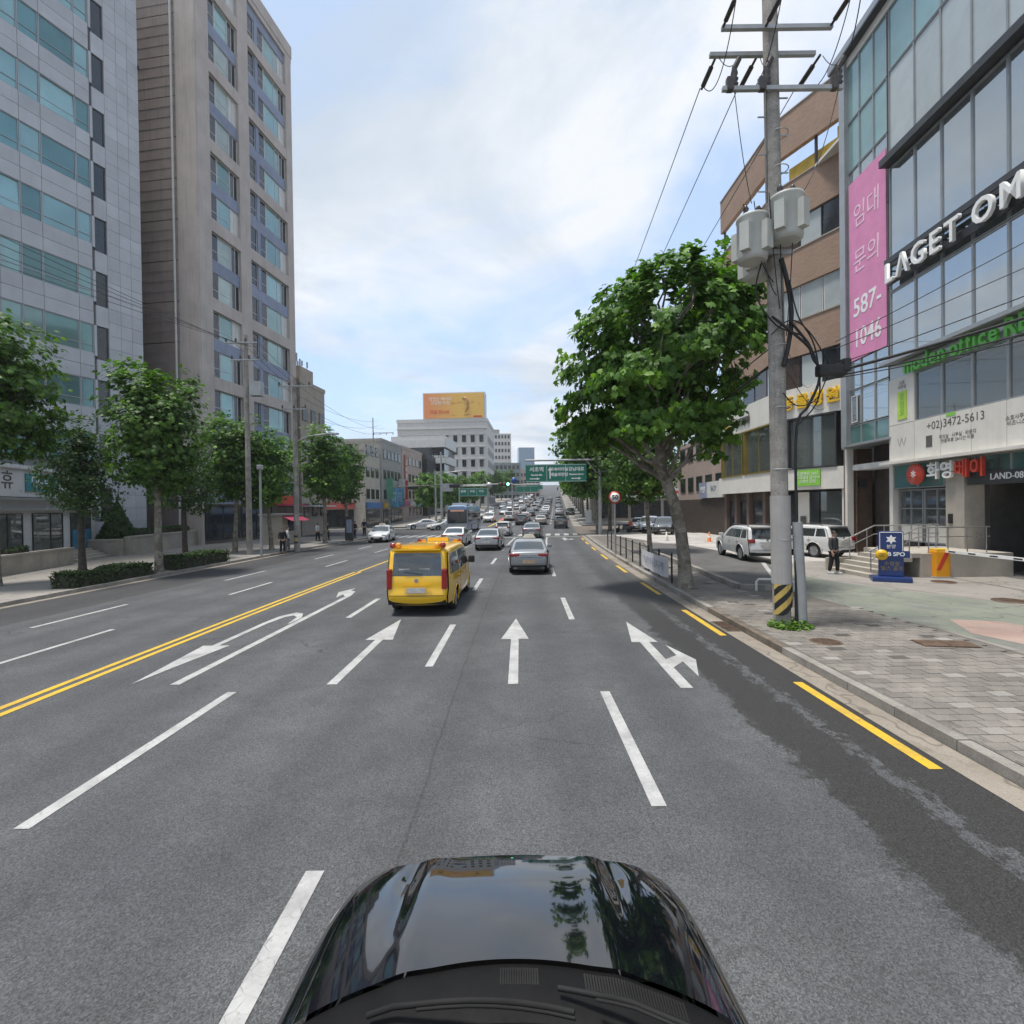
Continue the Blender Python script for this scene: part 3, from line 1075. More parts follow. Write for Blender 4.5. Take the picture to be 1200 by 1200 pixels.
text('poster_lettering', '대출\n예금', 0.42, M_signw, T, (9.5, 0.10, 1.1), depth=0.005)


def planter(name, label, pts, h, m, w=0.3):
    """stone planter wall along a line of points, panel by panel"""
    t = thing(name, label, 'planter', (pts[0][0], pts[0][1], WALK))
    o0 = pts[0]
    for a, c in zip(pts, pts[1:]):
        L = sqrt((c[0] - a[0]) ** 2 + (c[1] - a[1]) ** 2)
        n = max(1, round(L / 1.3))
        ang = atan2(c[1] - a[1], c[0] - a[0])
        for i in range(n):
            q = (i + 0.5) / n
            c0 = (a[0] + (c[0] - a[0]) * q - o0[0], a[1] + (c[1] - a[1]) * q - o0[1])
            piece('stone_panel', m, t, (c0[0], c0[1], h / 2), (L / n - 0.015, w, h), ang)
            piece('coping', m, t, (c0[0], c0[1], h + 0.05), (L / n - 0.01, w + 0.1, 0.1), ang)
    return t


pl = planter('stone_planter', 'low beige stone planter wall before the white shop', [(-22.6, 20.5), (-23.4, 23.2), (-24.6, 28.5)], 0.85, M_stone)
text('carved_lettering', '두두III', 0.34, M_print, pl, (-0.95, 2.9, 0.42), rot=(pi / 2, 0, radians(103)), depth=0.01)
planter('stone_planter', 'long beige stone planter below the tower with clipped hedge', [(-25.3, 33.6), (-25.7, 36.0), (-27.3, 46.5)], 1.15, M_stone)
planter('stone_planter', 'short return wall of the planter beside the shop steps', [(-25.4, 33.4), (-30.0, 33.0)], 1.0, M_stone)
T = thing('stone_steps', 'flight of low stone steps between the two planters', 'steps', (-24.9, 29.2, WALK), radians(103))
for i in range(4):
    piece('step', M_stone, T, (2.0, 0.2 + i * 0.35, 0.08 + i * 0.15), (3.6, 0.36, 0.15))

# ---------------------------------------------------------------- glass building, right foreground
T = thing('glass_building', 'glass fronted office building with pink banner and big white sign letters', 'building', (18.72, 28.6, WALK), radians(-93.4))
GX = [3.62, 5.3, 6.85, 8.4, 9.95] + [11.5 + 1.55 * i for i in range(9)]
END = GX[-1]
# slabs, back wall and roof make real rooms behind the glass
for z in (9.35, 14.15, 19.15, 26.8):
    piece('floor_slab', M_ceil, T, (END / 2, 5.2, z), (END, 9.8, 0.35))
piece('floor_slab', M_ceil, T, (END / 2, 5.2, 4.75), (END, 9.8, 0.3))
piece('back_wall', M_int, T, (END / 2, 9.9, 13.4), (END, 0.3, 26.8))
piece('end_wall', M_spand, T, (-0.15, 5.1, 16.3), (0.3, 10.4, 21.0))
piece('end_wall', M_int, T, (END + 0.16, 5.1, 13.4), (0.3, 9.9, 26.8))
for k, (x, z, d) in enumerate(((6.5, 18.85, 2.2), (8.9, 18.85, 3.6), (11.5, 18.85, 2.2), (7.5, 13.85, 3.0), (10.5, 13.85, 3.0), (6.0, 9.05, 2.5), (9.5, 9.05, 2.5), (13, 9.05, 2.5))):
    piece('ceiling_lamp', M_lightstrip, T, (x, d, z), (1.3, 0.16, 0.05))
M_blind = mat('grey_blind', (0.42, 0.43, 0.42), 0.9, var=0.05, rnd=0.1)
# left bay with narrow lights and the banner
LX = [0.3, 1.3, 2.45, 3.5]
for i in range(3):
    x0, x1 = LX[i], LX[i + 1]
    for z0_, z1_, m in ((6.0, 7.0, M_teal), (7.05, 8.9, M_gblue), (8.95, 13.2, M_gblue), (13.25, 17.4, M_gblue), (17.45, 20.8, M_gblue), (20.85, 23.5, M_teal2), (23.55, 26.6, M_teal2)):
        window(T, x0 + .005, x1 - .005, z0_, z1_, 0.05, m, M_alu, t=0.1, fw=0.035, name='glass_panel')
window(T, 0.55, 1.05, 7.15, 8.6, -0.02, M_gclear, M_frame, t=0.05, name='vent_window')
piece('corner_column', M_alu, T, (0.05, 0.0, 16.5), (0.5, 0.36, 21.2))
piece('soffit', M_alu, T, (1.8, 0.5, 5.93), (3.9, 1.3, 0.1))
bn = piece('banner', M_pink, T, (1.95, -0.03, 15.3), (3.0, 0.03, 9.6))
text('banner_lettering', '임대', 1.35, M_pinkl, T, (1.95, -0.055, 18.0), depth=0.004, sx=0.9)
text('banner_lettering', '문의', 1.35, M_pinkl, T, (1.95, -0.055, 15.6), depth=0.004, sx=0.9)
text('banner_lettering', '587-', 1.35, M_signw, T, (1.95, -0.055, 13.2), depth=0.004, sx=0.95, bold=0.015)
text('banner_lettering', '1046', 1.35, M_signw, T, (1.95, -0.055, 11.55), depth=0.004, sx=0.85, bold=0.015)
# right bay: curtain wall
for i in range(len(GX) - 1):
    x0, x1 = GX[i], GX[i + 1]
    if x0 > 16:
        for z0_, z1_, m in ((4.7, 26.6, M_spand),):
            piece('glass_panel', m, T, ((x0 + x1) / 2, 0.05, (z0_ + z1_) / 2), (x1 - x0, 0.08, z1_ - z0_))
        continue
    # 2F cream panels + windows
    piece('cream_panel', M_wpanel, T, ((x0 + x1) / 2, 0.0, 5.62), (x1 - x0 - 0.02, 0.14, 1.72))
    if i == 0:
        piece('cream_panel', M_wpanel, T, ((x0 + x1) / 2, 0.0, 7.6), (x1 - x0 - 0.02, 0.14, 2.2))
    else:
        window(T, x0 + .005, x1 - .005, 6.5, 8.7, 0.04, M_gclear, M_alu, t=0.12, fw=0.045, name='glass_panel')
    piece('sign_backing', M_spand, T, ((x0 + x1) / 2, 0.03, 9.05), (x1 - x0 - 0.02, 0.08, 0.66))
    window(T, x0 + .005, x1 - .005, 9.62, 12.95, 0.05, M_gblue, M_alu, t=0.1, fw=0.04, name='glass_panel')
    window(T, x0 + .005, x1 - .005, 13.0, 14.2, 0.05, M_gblue, M_alu, t=0.1, fw=0.04, name='glass_panel')
    window(T, x0 + .005, x1 - .005, 14.62, 18.95, 0.05, M_gblue, M_alu, t=0.1, fw=0.04, name='glass_panel')
    for z0_, z1_, m in ((19.45, 23.6, M_spand), (23.65, 26.6, M_teal2)):
        window(T, x0 + .005, x1 - .005, z0_, z1_, 0.05, m, M_alu, t=0.1, fw=0.035, name='glass_panel')
    # lowered roller blinds here and there
    for zt, zb_ in ((18.9, 14.8), (12.9, 10.0)):
        if i in (0, 1) and zt > 15:
            piece('roller_blind', M_blind, T, ((x0 + x1) / 2, 0.2, zt - 1.7), (x1 - x0 - 0.06, 0.02, 3.6))
        elif (i * 7 + int(zt)) % 4 == 0:
            piece('roller_blind', M_blind, T, ((x0 + x1) / 2, 0.2, zt - 0.6), (x1 - x0 - 0.06, 0.02, 1.2))
for z, h, d in ((19.2, 0.34, 0.5), (14.42, 0.26, 0.28), (9.5, 0.16, 0.55)):
    piece('ledge', M_dframe if z != 9.5 else M_alu, T, ((3.55 + END) / 2, -d / 2 + 0.06, z), (END - 3.55, d, h))
piece('ledge', M_wpanel, T, ((3.4 + END) / 2, -0.12, 4.68), (END - 3.4, 0.6, 0.12))
piece('roof_coping', M_alu, T, (END / 2 - .3, 0.15, 27.35), (END + 1.2, 1.1, 0.35))
piece('roof_soffit', M_dframe, T, (END / 2 - .3, -0.05, 27.12), (END + 1.0, 0.7, 0.12))
piece('roof_band', M_wpanel, T, (END / 2, 0.05, 26.85), (END + 0.2, 0.16, 0.45))
# raised letters
x = 3.85
for ch, w in (('L', .80), ('Λ', .98), ('G', 1.02), ('E', .86), ('T', .96), (' ', .42), ('O', 1.1), ('M', 1.2)):
    if ch != ' ':
        text('sign_letter', ch, 1.28, M_signw, T, (x + w / 2, -0.42, 13.65), depth=0.07, bold=0.02, sx=0.95)
        piece('letter_bracket', M_dframe, T, (x + w / 2, -0.15, 13.75), (0.06, 0.45, 0.06))
    x += w
piece('sign_rail', M_black, T, (8.8, -0.24, 14.1), (9.9, 0.06, 0.2))
piece('sign_rail', M_black, T, (8.8, -0.24, 13.35), (9.9, 0.06, 0.35))
x = 4.9
for ch in 'moden office REBAN':
    w = {'m': .62, ' ': .2, 'i': .26, 'f': .32, 'M': .6}.get(ch, .46 if ch.islower() else .52)
    if ch != ' ':
        text('sign_letter', ch, 0.92, M_green_l, T, (x + w / 2, -0.22, 9.02), depth=0.06, bold=0.02, sx=0.92)
    x += w
text('printed_lettering', '+02)3472-5613', 0.48, M_print, T, (7.55, -0.075, 6.1), depth=0.002)
text('printed_lettering', '회의실 · 사무실 · 라운지\n연중무휴 24시간 이용', 0.19, M_print, T, (7.7, -0.075, 5.45), depth=0.002)
text('printed_lettering', '소호사무실 창업지원\n비즈니스 공간 임대', 0.2, M_print, T, (10.75, -0.075, 5.7), depth=0.002)
piece('printed_mark', M_print, T, (6.2, -0.075, 5.45), (0.36, 0.01, 0.5))
piece('printed_mark', M_lime, T, (7.4, -0.075, 6.42), (0.5, 0.01, 0.14))
piece('poster', mat('lime_poster', (0.42, 0.60, 0.08), 0.6), T, (4.55, -0.085, 7.35), (0.62, 0.02, 1.3))
text('poster_lettering', '모\n던\n오', 0.36, M_green_l, T, (4.55, -0.10, 7.35), depth=0.002)
text('printed_lettering', '소호\n사무실', 0.2, M_print, T, (4.55, -0.085, 8.3), depth=0.002)
text('printed_lettering', 'W', 0.6, mat('grey_print', (0.40, 0.38, 0.35), 0.7), T, (4.5, -0.075, 5.6), depth=0.002)
# ground floor: lintel glass, entrance, piers, garage
for i in range(len(GX) - 1):
    x0, x1 = GX[i], GX[i + 1]
    if x0 < 16:
        window(T, x0 + .005, x1 - .005, 3.45, 4.6, 0.12, M_teal, M_alu, t=0.1, fw=0.04, name='glass_panel')
for x0, x1 in ((3.75, 5.3), (5.35, 6.9)):
    window(T, x0, x1, 0.95, 3.4, 0.35, M_gclear, M_alu, t=0.1, fw=0.06, split=((x0 + x1) / 2,), name='entrance_door', transom=2.5)
    piece('frosted_panel', M_wpanel, T, ((x0 + x1) / 2, 0.33, 1.35), (x1 - x0 - .2, 0.02, 0.8))
piece('pier', M_stone, T, (7.55, 0.35, 2.3), (0.95, 0.8, 4.5))
piece('pier', M_wpanel, T, (3.55, 0.4, 2.3), (0.25, 0.7, 4.5))
piece('intercom', M_black, T, (7.35, -0.07, 2.1), (0.2, 0.06, 0.4))
piece('recess_wall', M_brown, T, (1.9, 1.5, 3.0), (3.4, 0.2, 5.9))
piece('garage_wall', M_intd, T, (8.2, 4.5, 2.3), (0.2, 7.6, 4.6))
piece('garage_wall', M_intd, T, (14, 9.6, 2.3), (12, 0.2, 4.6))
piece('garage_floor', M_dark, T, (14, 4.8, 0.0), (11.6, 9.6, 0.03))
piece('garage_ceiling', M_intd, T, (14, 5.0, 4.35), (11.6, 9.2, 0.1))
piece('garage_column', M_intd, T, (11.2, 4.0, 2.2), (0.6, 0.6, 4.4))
piece('lobby_back', M_int, T, (5.6, 4.2, 2.3), (4.2, 0.2, 4.5))
piece('garage_sign_band', M_dframe, T, (12.5, -0.02, 3.7), (8.6, 0.1, 0.5))
text('sign_lettering', 'LAND-0888', 0.34, M_signw, T, (10.1, -0.08, 3.72), depth=0.01)
MB().lathe([(0.001, 0), (0.12, 0.0), (0.15, 0.05), (0.15, 0.1)], (8.75, 0.6, 3.55), 16).build('lamp', M_lightstrip, T)
o = MB().lathe([(0.46, 0), (0.46, 0.16), (0.001, 0.17)], (5.55, -0.12, 4.05), 28, axis='y').build('round_sign', M_redsign, T)
text('sign_letter', '*', 0.7, M_signw, o, (5.55, -0.30, 3.92), depth=0.01)
x = 6.25
for ch, m in (('화', M_signw), ('영', M_signw), ('베', M_redsign), ('이', M_redsign)):
    text('sign_letter', ch, 0.78, m, T, (x + .38, -0.2, 4.08), depth=0.06, bold=0.012)
    x += 0.74

# entrance steps with railings
T = thing('entrance_steps', 'beige stone entrance steps with steel railings beside the glass building', 'steps', (13.2, 18.95, WALK))
for i in range(6):
    piece('step', M_stone, T, (0.16 + 0.32 * i, 1.25, 0.07 + 0.15 * i), (0.34, 2.5, 0.16))
piece('landing', M_stone, T, (3.6, 1.5, 0.44), (3.4, 3.1, 0.9))
piece('cheek_wall', M_stone, T, (1.0, 2.58, 0.25), (2.0, 0.14, 0.55))
for y in (0.12, 2.4):
    r = MB()
    r.tube([(0.1, y, 1.0), (1.9, y, 1.85), (4.6, y, 1.85)], 0.028)
    r.tube([(0.1, y, 0.65), (1.9, y, 1.5), (4.6, y, 1.5)], 0.018)
    for k in range(7):
        x = 0.15 + k * 0.72
        r.tube([(x, y, min(0.15 + x * 0.47, 0.9)), (x, y, min(1.0 + (x - 0.1) * 0.47, 1.85))], 0.02)
    r.build('railing', M_steel, T)

# ---------------------------------------------------------------- brick building with the animal hospital
T = thing('brick_building', 'tan brick building with ribbon windows and white animal hospital front', 'building', (18.5, 35.4, WALK), 0)
# plan, camera side first; origin at the corner where the splay begins
plan = [(0, 9.4), (0, 0), (1.9, -4.3), (1.9, -6.0), (14, -6.0), (14, 9.4)]


def ring(z0, z1, grow):
    p = [(-grow, 9.4), (-grow, -grow * 0.2), (1.9 - grow * 0.9, -4.3 - grow * .4), (1.9 - grow, -6.0), (14, -6.0), (14, 9.4)]
    return MB().prism(p, z0, z1)


MB().prism([(0.5, 9.3), (0.5, 0), (2.4, -4.2), (2.4, -5.9), (13.9, -5.9), (13.9, 9.3)], 3.6, 24.2).build('core', M_intd, T)


def wall_band(z0, z1, m, name='brick_band', th=0.35, out=0.0):
    """band along the front, the splay and the return, each a wall of its own"""
    L = sqrt(1.9 ** 2 + 4.3 ** 2)
    a = atan2(-4.3, 1.9)
    for c, ln, ang in (((0, 4.7), 9.4, -pi / 2), ((0.95, -2.15), L, a), ((1.9, -5.15), 1.7, -pi / 2)):
        t_in = (sin(-ang), cos(ang))
        o = MB().box((0, th / 2 - out, (z0 + z1) / 2), (ln + 0.02, th, z1 - z0)).build(name, m, T, (c[0], c[1], 0))
        o.rotation_euler = (0, 0, ang)


for z0_, z1_ in ((12.6, 14.9), (17.2, 19.6), (21.7, 24.3), (26.3, 29.0)):
    wall_band(z0_, z1_, M_brick)
    wall_band(z1_ - 0.002, z1_ + 0.08, M_stone, 'sill', 0.5, 0.05)
La = sqrt(1.9 ** 2 + 4.3 ** 2)
aa = atan2(-4.3, 1.9)


def on_face(parent, face, x, z, y=0.0):
    """local point on the front (0) or the splay (1)"""
    if face == 0:
        return (y, 9.4 - x, z)
    return (cos(aa) * x - sin(aa) * y, sin(aa) * x + cos(aa) * y, z)


for z0_, z1_, g in ((10.4, 12.6, M_dglass), (14.98, 17.2, M_spand), (19.68, 21.7, M_dglass)):
    for face, n, ln in ((0, 5, 9.4), (1, 3, La)):
        for i in range(n):
            x = (i + 0.5) * ln / n
            w = ln / n - 0.06
            c = on_face(T, face, x, (z0_ + z1_) / 2, 0.22)
            ang = -pi / 2 if face == 0 else aa
            fr = piece('window', M_dframe if g is M_dglass else M_frame, T, c, (w, 0.08, z1_ - z0_ - 0.04), ang)
            c2 = on_face(T, face, x, (z0_ + z1_) / 2, 0.17)
            piece('pane', (g, mat('brown_window_film', (0.06, 0.042, 0.035), 0.15, spec=0.7), M_spand)[(i + int(z0_)) % 3] if g is M_dglass else g, T, c2, (w - 0.14, 0.03, z1_ - z0_ - 0.18), ang)
# open roof terrace with the yellow frame
M_yframe = mat('yellow_steel', (0.55, 0.36, 0.04), 0.5)
for c, s, a in (((3.2, 0.5, 24.9), (0.25, 9.0, 0.7), 0), ((4.2, -3.6, 24.9), (3.5, 0.3, 0.7), 0.3), ((5.2, 0.0, 25.6), (6.0, 0.35, 0.5), 0)):
    piece('terrace_beam', M_yframe, T, c, s, a)
piece('terrace_floor', M_wpanel, T, (7.4, 1.7, 24.3), (12.6, 15, 0.16))
for x, y in ((0.25, 0.1), (0.25, 9.1), (1.3, -2.4), (2.15, -5.6)):
    piece('terrace_post', M_dframe, T, (x, y, 25.3), (0.14, 0.14, 2.0))
piece('penthouse', M_wpanel, T, (9.5, 3.0, 25.5), (6.0, 9, 2.4))
for x_, z_, w_, h_ in ((2.6, 25.2, 4.2, 0.8), (4.1, 25.5, 0.5, 1.5)):
    piece('terrace_beam', M_yframe, T, on_face(T, 1, x_, z_, 0.75), (w_, 0.3, h_), aa)
# white hospital box
for c, ln, ang in (((-0.35, 4.75), 9.3, -pi / 2), ((0.95 - 0.32, -2.15 - 0.14), La + 0.2, aa), ((1.55, -5.15), 1.8, -pi / 2)):
    for z0_, z1_ in ((3.7, 5.05), (8.45, 10.4)):
        o = MB().box((0, 0.3, (z0_ + z1_) / 2), (ln, 0.6, z1_ - z0_)).build('hospital_fascia', M_wpanel, T, (c[0], c[1], 0))
        o.rotation_euler = (0, 0, ang)
# big windows of the hospital
for face, x0, x1 in ((0, 0.6, 4.6), (0, 4.9, 9.3), (1, 0.2, 0.75), (1, 0.95, 4.3)):
    ang = -pi / 2 if face == 0 else aa
    w = x1 - x0
    b = MB()
    for (cx, cz, sx_, sz_) in ((w / 2, 0.05, w, 0.1), (w / 2, 3.35, w, 0.1), (0.05, 1.7, 0.1, 3.2), (w - 0.05, 1.7, 0.1, 3.2)):
        b.box((cx, 0.2, cz), (sx_, 0.5, sz_))
    if face == 0:
        b.box((w * 0.45, 0.2, 1.7), (0.07, 0.1, 3.2))
    o = b.build('window', M_gold if face == 0 else M_dframe, T, on_face(T, face, x0, 5.05, -0.36))
    o.rotation_euler = (0, 0, ang)
    piece('pane', M_gclear, o, (w / 2, 0.2, 1.7), (w - 0.18, 0.02, 3.2))
    piece('blind', mat('olive_blind', (0.30, 0.31, 0.24), 0.9, var=0.08), o, (w / 2, 0.42, 1.7 if face else 1.0), (w - 0.1, 0.02, 3.2 if face else 1.9))
x = 1.05
for ch in '동물병원':
    p = on_face(T, 1, x, 9.4, -0.40)
    text('sign_letter', ch, 0.98, M_yel_l, T, p, rot=(pi / 2, 0, aa), depth=0.09, bold=0.03)
    x += 1.02
p = on_face(T, 0, 4.3, 9.25, -0.42)
text('sign_lettering', '우리동물병원', 0.6, M_print, T, p, rot=(pi / 2, 0, -pi / 2), depth=0.03, bold=0.02)
o = MB().lathe([(0.3, 0), (0.3, 0.05), (0.001, 0.06)], (0, 0, 0), 16, axis='y').build('logo', M_yel_l, T, on_face(T, 0, 1.9, 9.2, -0.40))
o.rotation_euler = (0, 0, -pi / 2)
p = on_face(T, 1, 2.4, 4.45, -0.40)
piece('lime_sign', M_lime, T, p, (1.7, 0.08, 1.0), aa)
p = on_face(T, 1, 2.4, 4.45, -0.45)
text('sign_lettering', '동물병원 24시\n수의내과 클리닉\n고양이 진료', 0.25, M_signw, T, p, rot=(pi / 2, 0, aa), depth=0.004)
# ground floor behind the cars
piece('shopfront', M_brown, T, (0.55, 4.7, 1.8), (0.3, 9.4, 3.7))
for y in (0.2, 2.4, 5.0, 7.2, 9.2):
    piece('shop_column', mat('brown_stone', (0.12, 0.085, 0.07), 0.7), T, (0.3, y, 1.85), (0.4, 0.4, 3.7))
for y in (1.3, 3.7, 6.1, 8.2):
    piece('shop_window', M_dglass, T, (0.38, y, 1.7), (0.05, 1.5, 2.6))
piece('splay_wall', M_wpanel, T, (1.9, -5.1, 1.85), (0.5, 1.9, 3.7))
for x0, x1, m in ((0.1, 1.0, M_dglass), (1.1, 1.9, M_wpanel), (2.0, 2.6, M_dglass), (2.7, 4.2, M_gclear)):
    c = on_face(T, 1, (x0 + x1) / 2, 1.8, 0.45)
    piece('shop_window', m, T, c, (x1 - x0, 0.08, 3.5), aa)
piece('back_room', M_intd, T, (3.4, -2.0, 1.8), (0.1, 7.0, 3.6), 0.0)
c = on_face(T, 1, 1.5, 1.4, 0.36)
piece('notice', M_print, T, c, (0.4, 0.03, 1.1), aa)
# brown passage wall between the two buildings
T2 = thing('passage_wall', 'narrow rusty brown wall between the brick and glass buildings', 'wall', (19.6, 29.0, WALK), 0)
piece('panel', mat('rust_brown_panel', (0.13, 0.085, 0.06), 0.8, var=0.2), T2, (0, 0, 3.0), (1.4, 0.3, 6.0))
piece('panel', M_wpanel, T2, (-0.55, -0.1, 3.0), (0.35, 0.2, 6.0))
piece('meter_box', M_dframe, T2, (0.1, -0.25, 3.9), (0.35, 0.2, 0.5))
MB().tube([(-0.2, -0.2, 0), (-0.2, -0.2, 5.9)], 0.06).build('pipe', M_rust, T2)


# ---------------------------------------------------------------- simpler buildings further off
def block(name, label, loc, rz, size, wall, floors, front=(), side=(), z0=1.2, fh=3.3, pane=None, frame=None, wh=1.5, back=False, roof=True, band=None, group=None):
    """box building; front / side = list of (x0, x1) window spans per storey"""
    w, d, h = size
    t = thing(name, label, 'building', loc, rz, group)
    MB().box((w / 2, d / 2, h / 2 - 1.5), (w, d, h + 3)).build('wall', wall, t)
    if roof:
        for c, s in (((w / 2, 0.1, h + 0.25), (w + 0.3, 0.3, 0.5)), ((0.1, d / 2, h + 0.25), (0.3, d, 0.5)), ((w - 0.1, d / 2, h + 0.25), (0.3, d, 0.5))):
            piece('parapet', wall, t, c, s)
    for f in range(floors):
        zb = z0 + fh * f
        for x0, x1 in front:
            fr = piece('window', frame or M_dframe, t, ((x0 + x1) / 2, -0.01, zb + wh / 2), (x1 - x0, 0.12, wh))
            o = piece('pane', pane or M_dglass, t, ((x0 + x1) / 2, -0.055, zb + wh / 2), (x1 - x0 - 0.14, 0.06, wh - 0.14))
        for y0, y1 in side:
            for xx, sg in ((0, -1),) + (((w, 1),) if back else ()):
                piece('window', frame or M_dframe, t, (xx + sg * 0.01, (y0 + y1) / 2, zb + wh / 2), (0.12, y1 - y0, wh))
                piece('pane', pane or M_dglass, t, (xx + sg * 0.055, (y0 + y1) / 2, zb + wh / 2), (0.06, y1 - y0 - 0.14, wh - 0.14))
        if band:
            piece('floor_band', band, t, (w / 2, -0.06, zb - 0.5), (w, 0.2, 0.5))
    return t


def roadside(xo, y):
    return (xo + bend(y), y, rise(y))


RZ_L = radians(90) - 0.088
RZ_R = radians(-90) - 0.088


def spans(a, b, n, w):
    st = (b - a) / n
    return [(a + st * (i + 0.5) - w / 2, a + st * (i + 0.5) + w / 2) for i in range(n)]


M_grey1 = mat('grey_render', (0.30, 0.295, 0.28), 0.85, var=0.1, streak=0.3)
M_tan1 = mat('tan_render', (0.33, 0.285, 0.235), 0.85, var=0.1, streak=0.25)
M_pink1 = mat('pinkish_render', (0.42, 0.33, 0.29), 0.85, var=0.1, streak=0.2)
M_whiteb = mat('white_tile_wall', (0.52, 0.505, 0.485), 0.75, var=0.05, streak=0.12)
M_char = mat('charcoal_louvre', (0.035, 0.037, 0.04), 0.6, var=0.1)
M_bglass = mat('blue_tower_glass', (0.24, 0.31, 0.38), 0.25, 0.2, var=0.05)

# tan building with antennas behind the tower
T = block('tan_building', 'tan building with antennas on its roof beside the tower', (-24.0, 58.5, 0), radians(84), (6.0, 14, 17.5), M_tan1, 4, spans(0, 6, 3, 1.2), fh=3.7, z0=2.2)
piece('stair_tower', M_tan1, T, (4.2, 3.6, 18.5), (3.2, 4.5, 3.4))
for k in range(7):
    x, y = 3.0 + 0.42 * k, 2.0 + (k % 3) * 0.5
    h = random.uniform(1.0, 1.7)
    a = MB().tube([(x, y, 20.1), (x, y, 20.1 + h)], 0.04)
    a.box((x, y - 0.06, 20.1 + h * 0.75), (0.2, 0.12, h * 0.55))
    a.build('antenna', M_alu, T)
piece('awning', M_frame, T, (3, -0.7, 3.4), (5.6, 1.4, 0.15))
# row beyond the side street, left
T = block('street_building', 'cream building at the side street corner behind the left trees', roadside(-26.0, 75.8), RZ_L, (6.6, 13, 11.6), mat('cream_render', (0.44, 0.40, 0.34), 0.85, var=0.1, streak=0.35), 3, spans(0.3, 6.3, 3, 1.3), fh=3.3, z0=4.4, side=spans(1, 12, 4, 1.3))
piece('shop_sign', mat('corner_shop_sign', (0.06, 0.16, 0.36), 0.5), T, (3.3, -0.25, 3.4), (6.2, 0.25, 0.9))
piece('shop_sign', mat('corner_shop_sign_red', (0.46, 0.10, 0.08), 0.5), T, (-0.25, 5.5, 3.4), (0.25, 8, 0.9))
piece('shop_front', M_dglass, T, (3.3, -0.05, 1.5), (5.8, 0.1, 2.6))
piece('shop_front', M_dglass, T, (-0.05, 5.5, 1.5), (0.1, 7.6, 2.6))
for k_ in range(3):
    piece('air_conditioner', M_frame, T, (-0.3, 2.5 + 3 * k_, 6.4 + 3.3 * (k_ % 2)), (0.4, 0.8, 0.6))
T = block('street_building', 'grey three storey building behind the far left trees with blue banners', roadside(-25.8, 82.8), RZ_L, (10.4, 14, 13.6), M_grey1, 4, spans(0.4, 10.0, 5, 1.2), fh=3.3, z0=1.0, side=spans(1, 13, 4, 1.4))
for x in (3.2, 6.4):
    piece('blue_banner', mat('blue_banner', (0.10, 0.30, 0.46), 0.6), T, (x, -0.9, 4.6), (0.06, 1.5, 3.2))
    text('banner_lettering', '한\n의', 0.9, M_signw, T, (x - 0.05, -0.9, 4.6), rot=(pi / 2, 0, -pi / 2), depth=0.01)
for k_, (x_, w_, m_) in enumerate(((1.4, 2.4, (0.45, 0.30, 0.04)), (4.9, 1.4, (0.05, 0.25, 0.12)), (9.1, 2.2, (0.42, 0.06, 0.05)), (6.8, 2.0, (0.10, 0.18, 0.42)))):
    piece('shop_sign', mat('shop_sign_%d' % k_, m_, 0.5), T, (x_, -0.22, 3.25), (w_, 0.2, 0.8))
    piece('shop_front', M_dglass, T, (x_, -0.05, 1.4), (w_, 0.1, 2.4))
for k_, (x_, z_, m_) in enumerate(((8.2, 6.2, (0.5, 0.5, 0.48)), (10.0, 6.0, (0.42, 0.06, 0.05)), (1.6, 6.0, (0.10, 0.30, 0.20)))):
    piece('vertical_sign', mat('vertical_sign_%d' % k_, m_, 0.5), T, (x_, -0.75, z_), (0.2, 1.1, 3.4))
T = block('street_building', 'pinkish building with a red vertical sign left of the dark louvred one', roadside(-25.8, 93.6), RZ_L, (14, 14, 13.4), M_pink1, 4, spans(3.5, 13.5, 4, 1.3), fh=3.2, z0=1.0, side=spans(1, 13, 4, 1.4))
for k_, (x_, w_, m_) in enumerate(((2.0, 3.2, (0.40, 0.10, 0.22)), (6.2, 3.4, (0.5, 0.5, 0.48)), (11.2, 4.5, (0.08, 0.28, 0.30)))):
    piece('shop_sign', mat('far_shop_sign_%d' % k_, m_, 0.5), T, (x_, -0.22, 3.3), (w_, 0.2, 0.9))
piece('red_vertical_sign', mat('faded_red_sign', (0.42, 0.15, 0.12), 0.6), T, (2.0, -0.15, 9.5), (1.6, 0.15, 5.5))
text('sign_lettering', '고\n시\n원', 1.3, M_signw, T, (2.0, -0.25, 9.5), depth=0.02)
T = thing('street_building', 'dark louvred building in front of the white striped one', 'building', roadside(-25.0, 108.2), RZ_L)
MB().box((4, 6, 5.3), (8, 12, 16)).build('wall', M_char, T)
for k in range(12):
    piece('louvre', M_char, T, (4, -0.08, 6.0 + k * 0.55), (8.1, 0.2, 0.16))
    piece('louvre', M_char, T, (-0.08, 6, 6.0 + k * 0.55), (0.2, 12, 0.16))
T = thing('street_building', 'white building striped with dark ribbon windows below the billboard', 'building', roadside(-23.4, 118), RZ_L)
MB().box((6, 6, 7), (12, 12, 20)).build('core', M_dglass, T)
for k in range(5):
    for c, s in (((6, -0.2, 1.4 + k * 3.7), (12.6, 0.5, 1.8)), ((-0.2, 6, 1.4 + k * 3.7), (0.5, 12.6, 1.8))):
        piece('white_band', M_frame, T, c, s)
piece('roof_slab', M_frame, T, (6, 6, 17.5), (12.7, 12.7, 0.9))
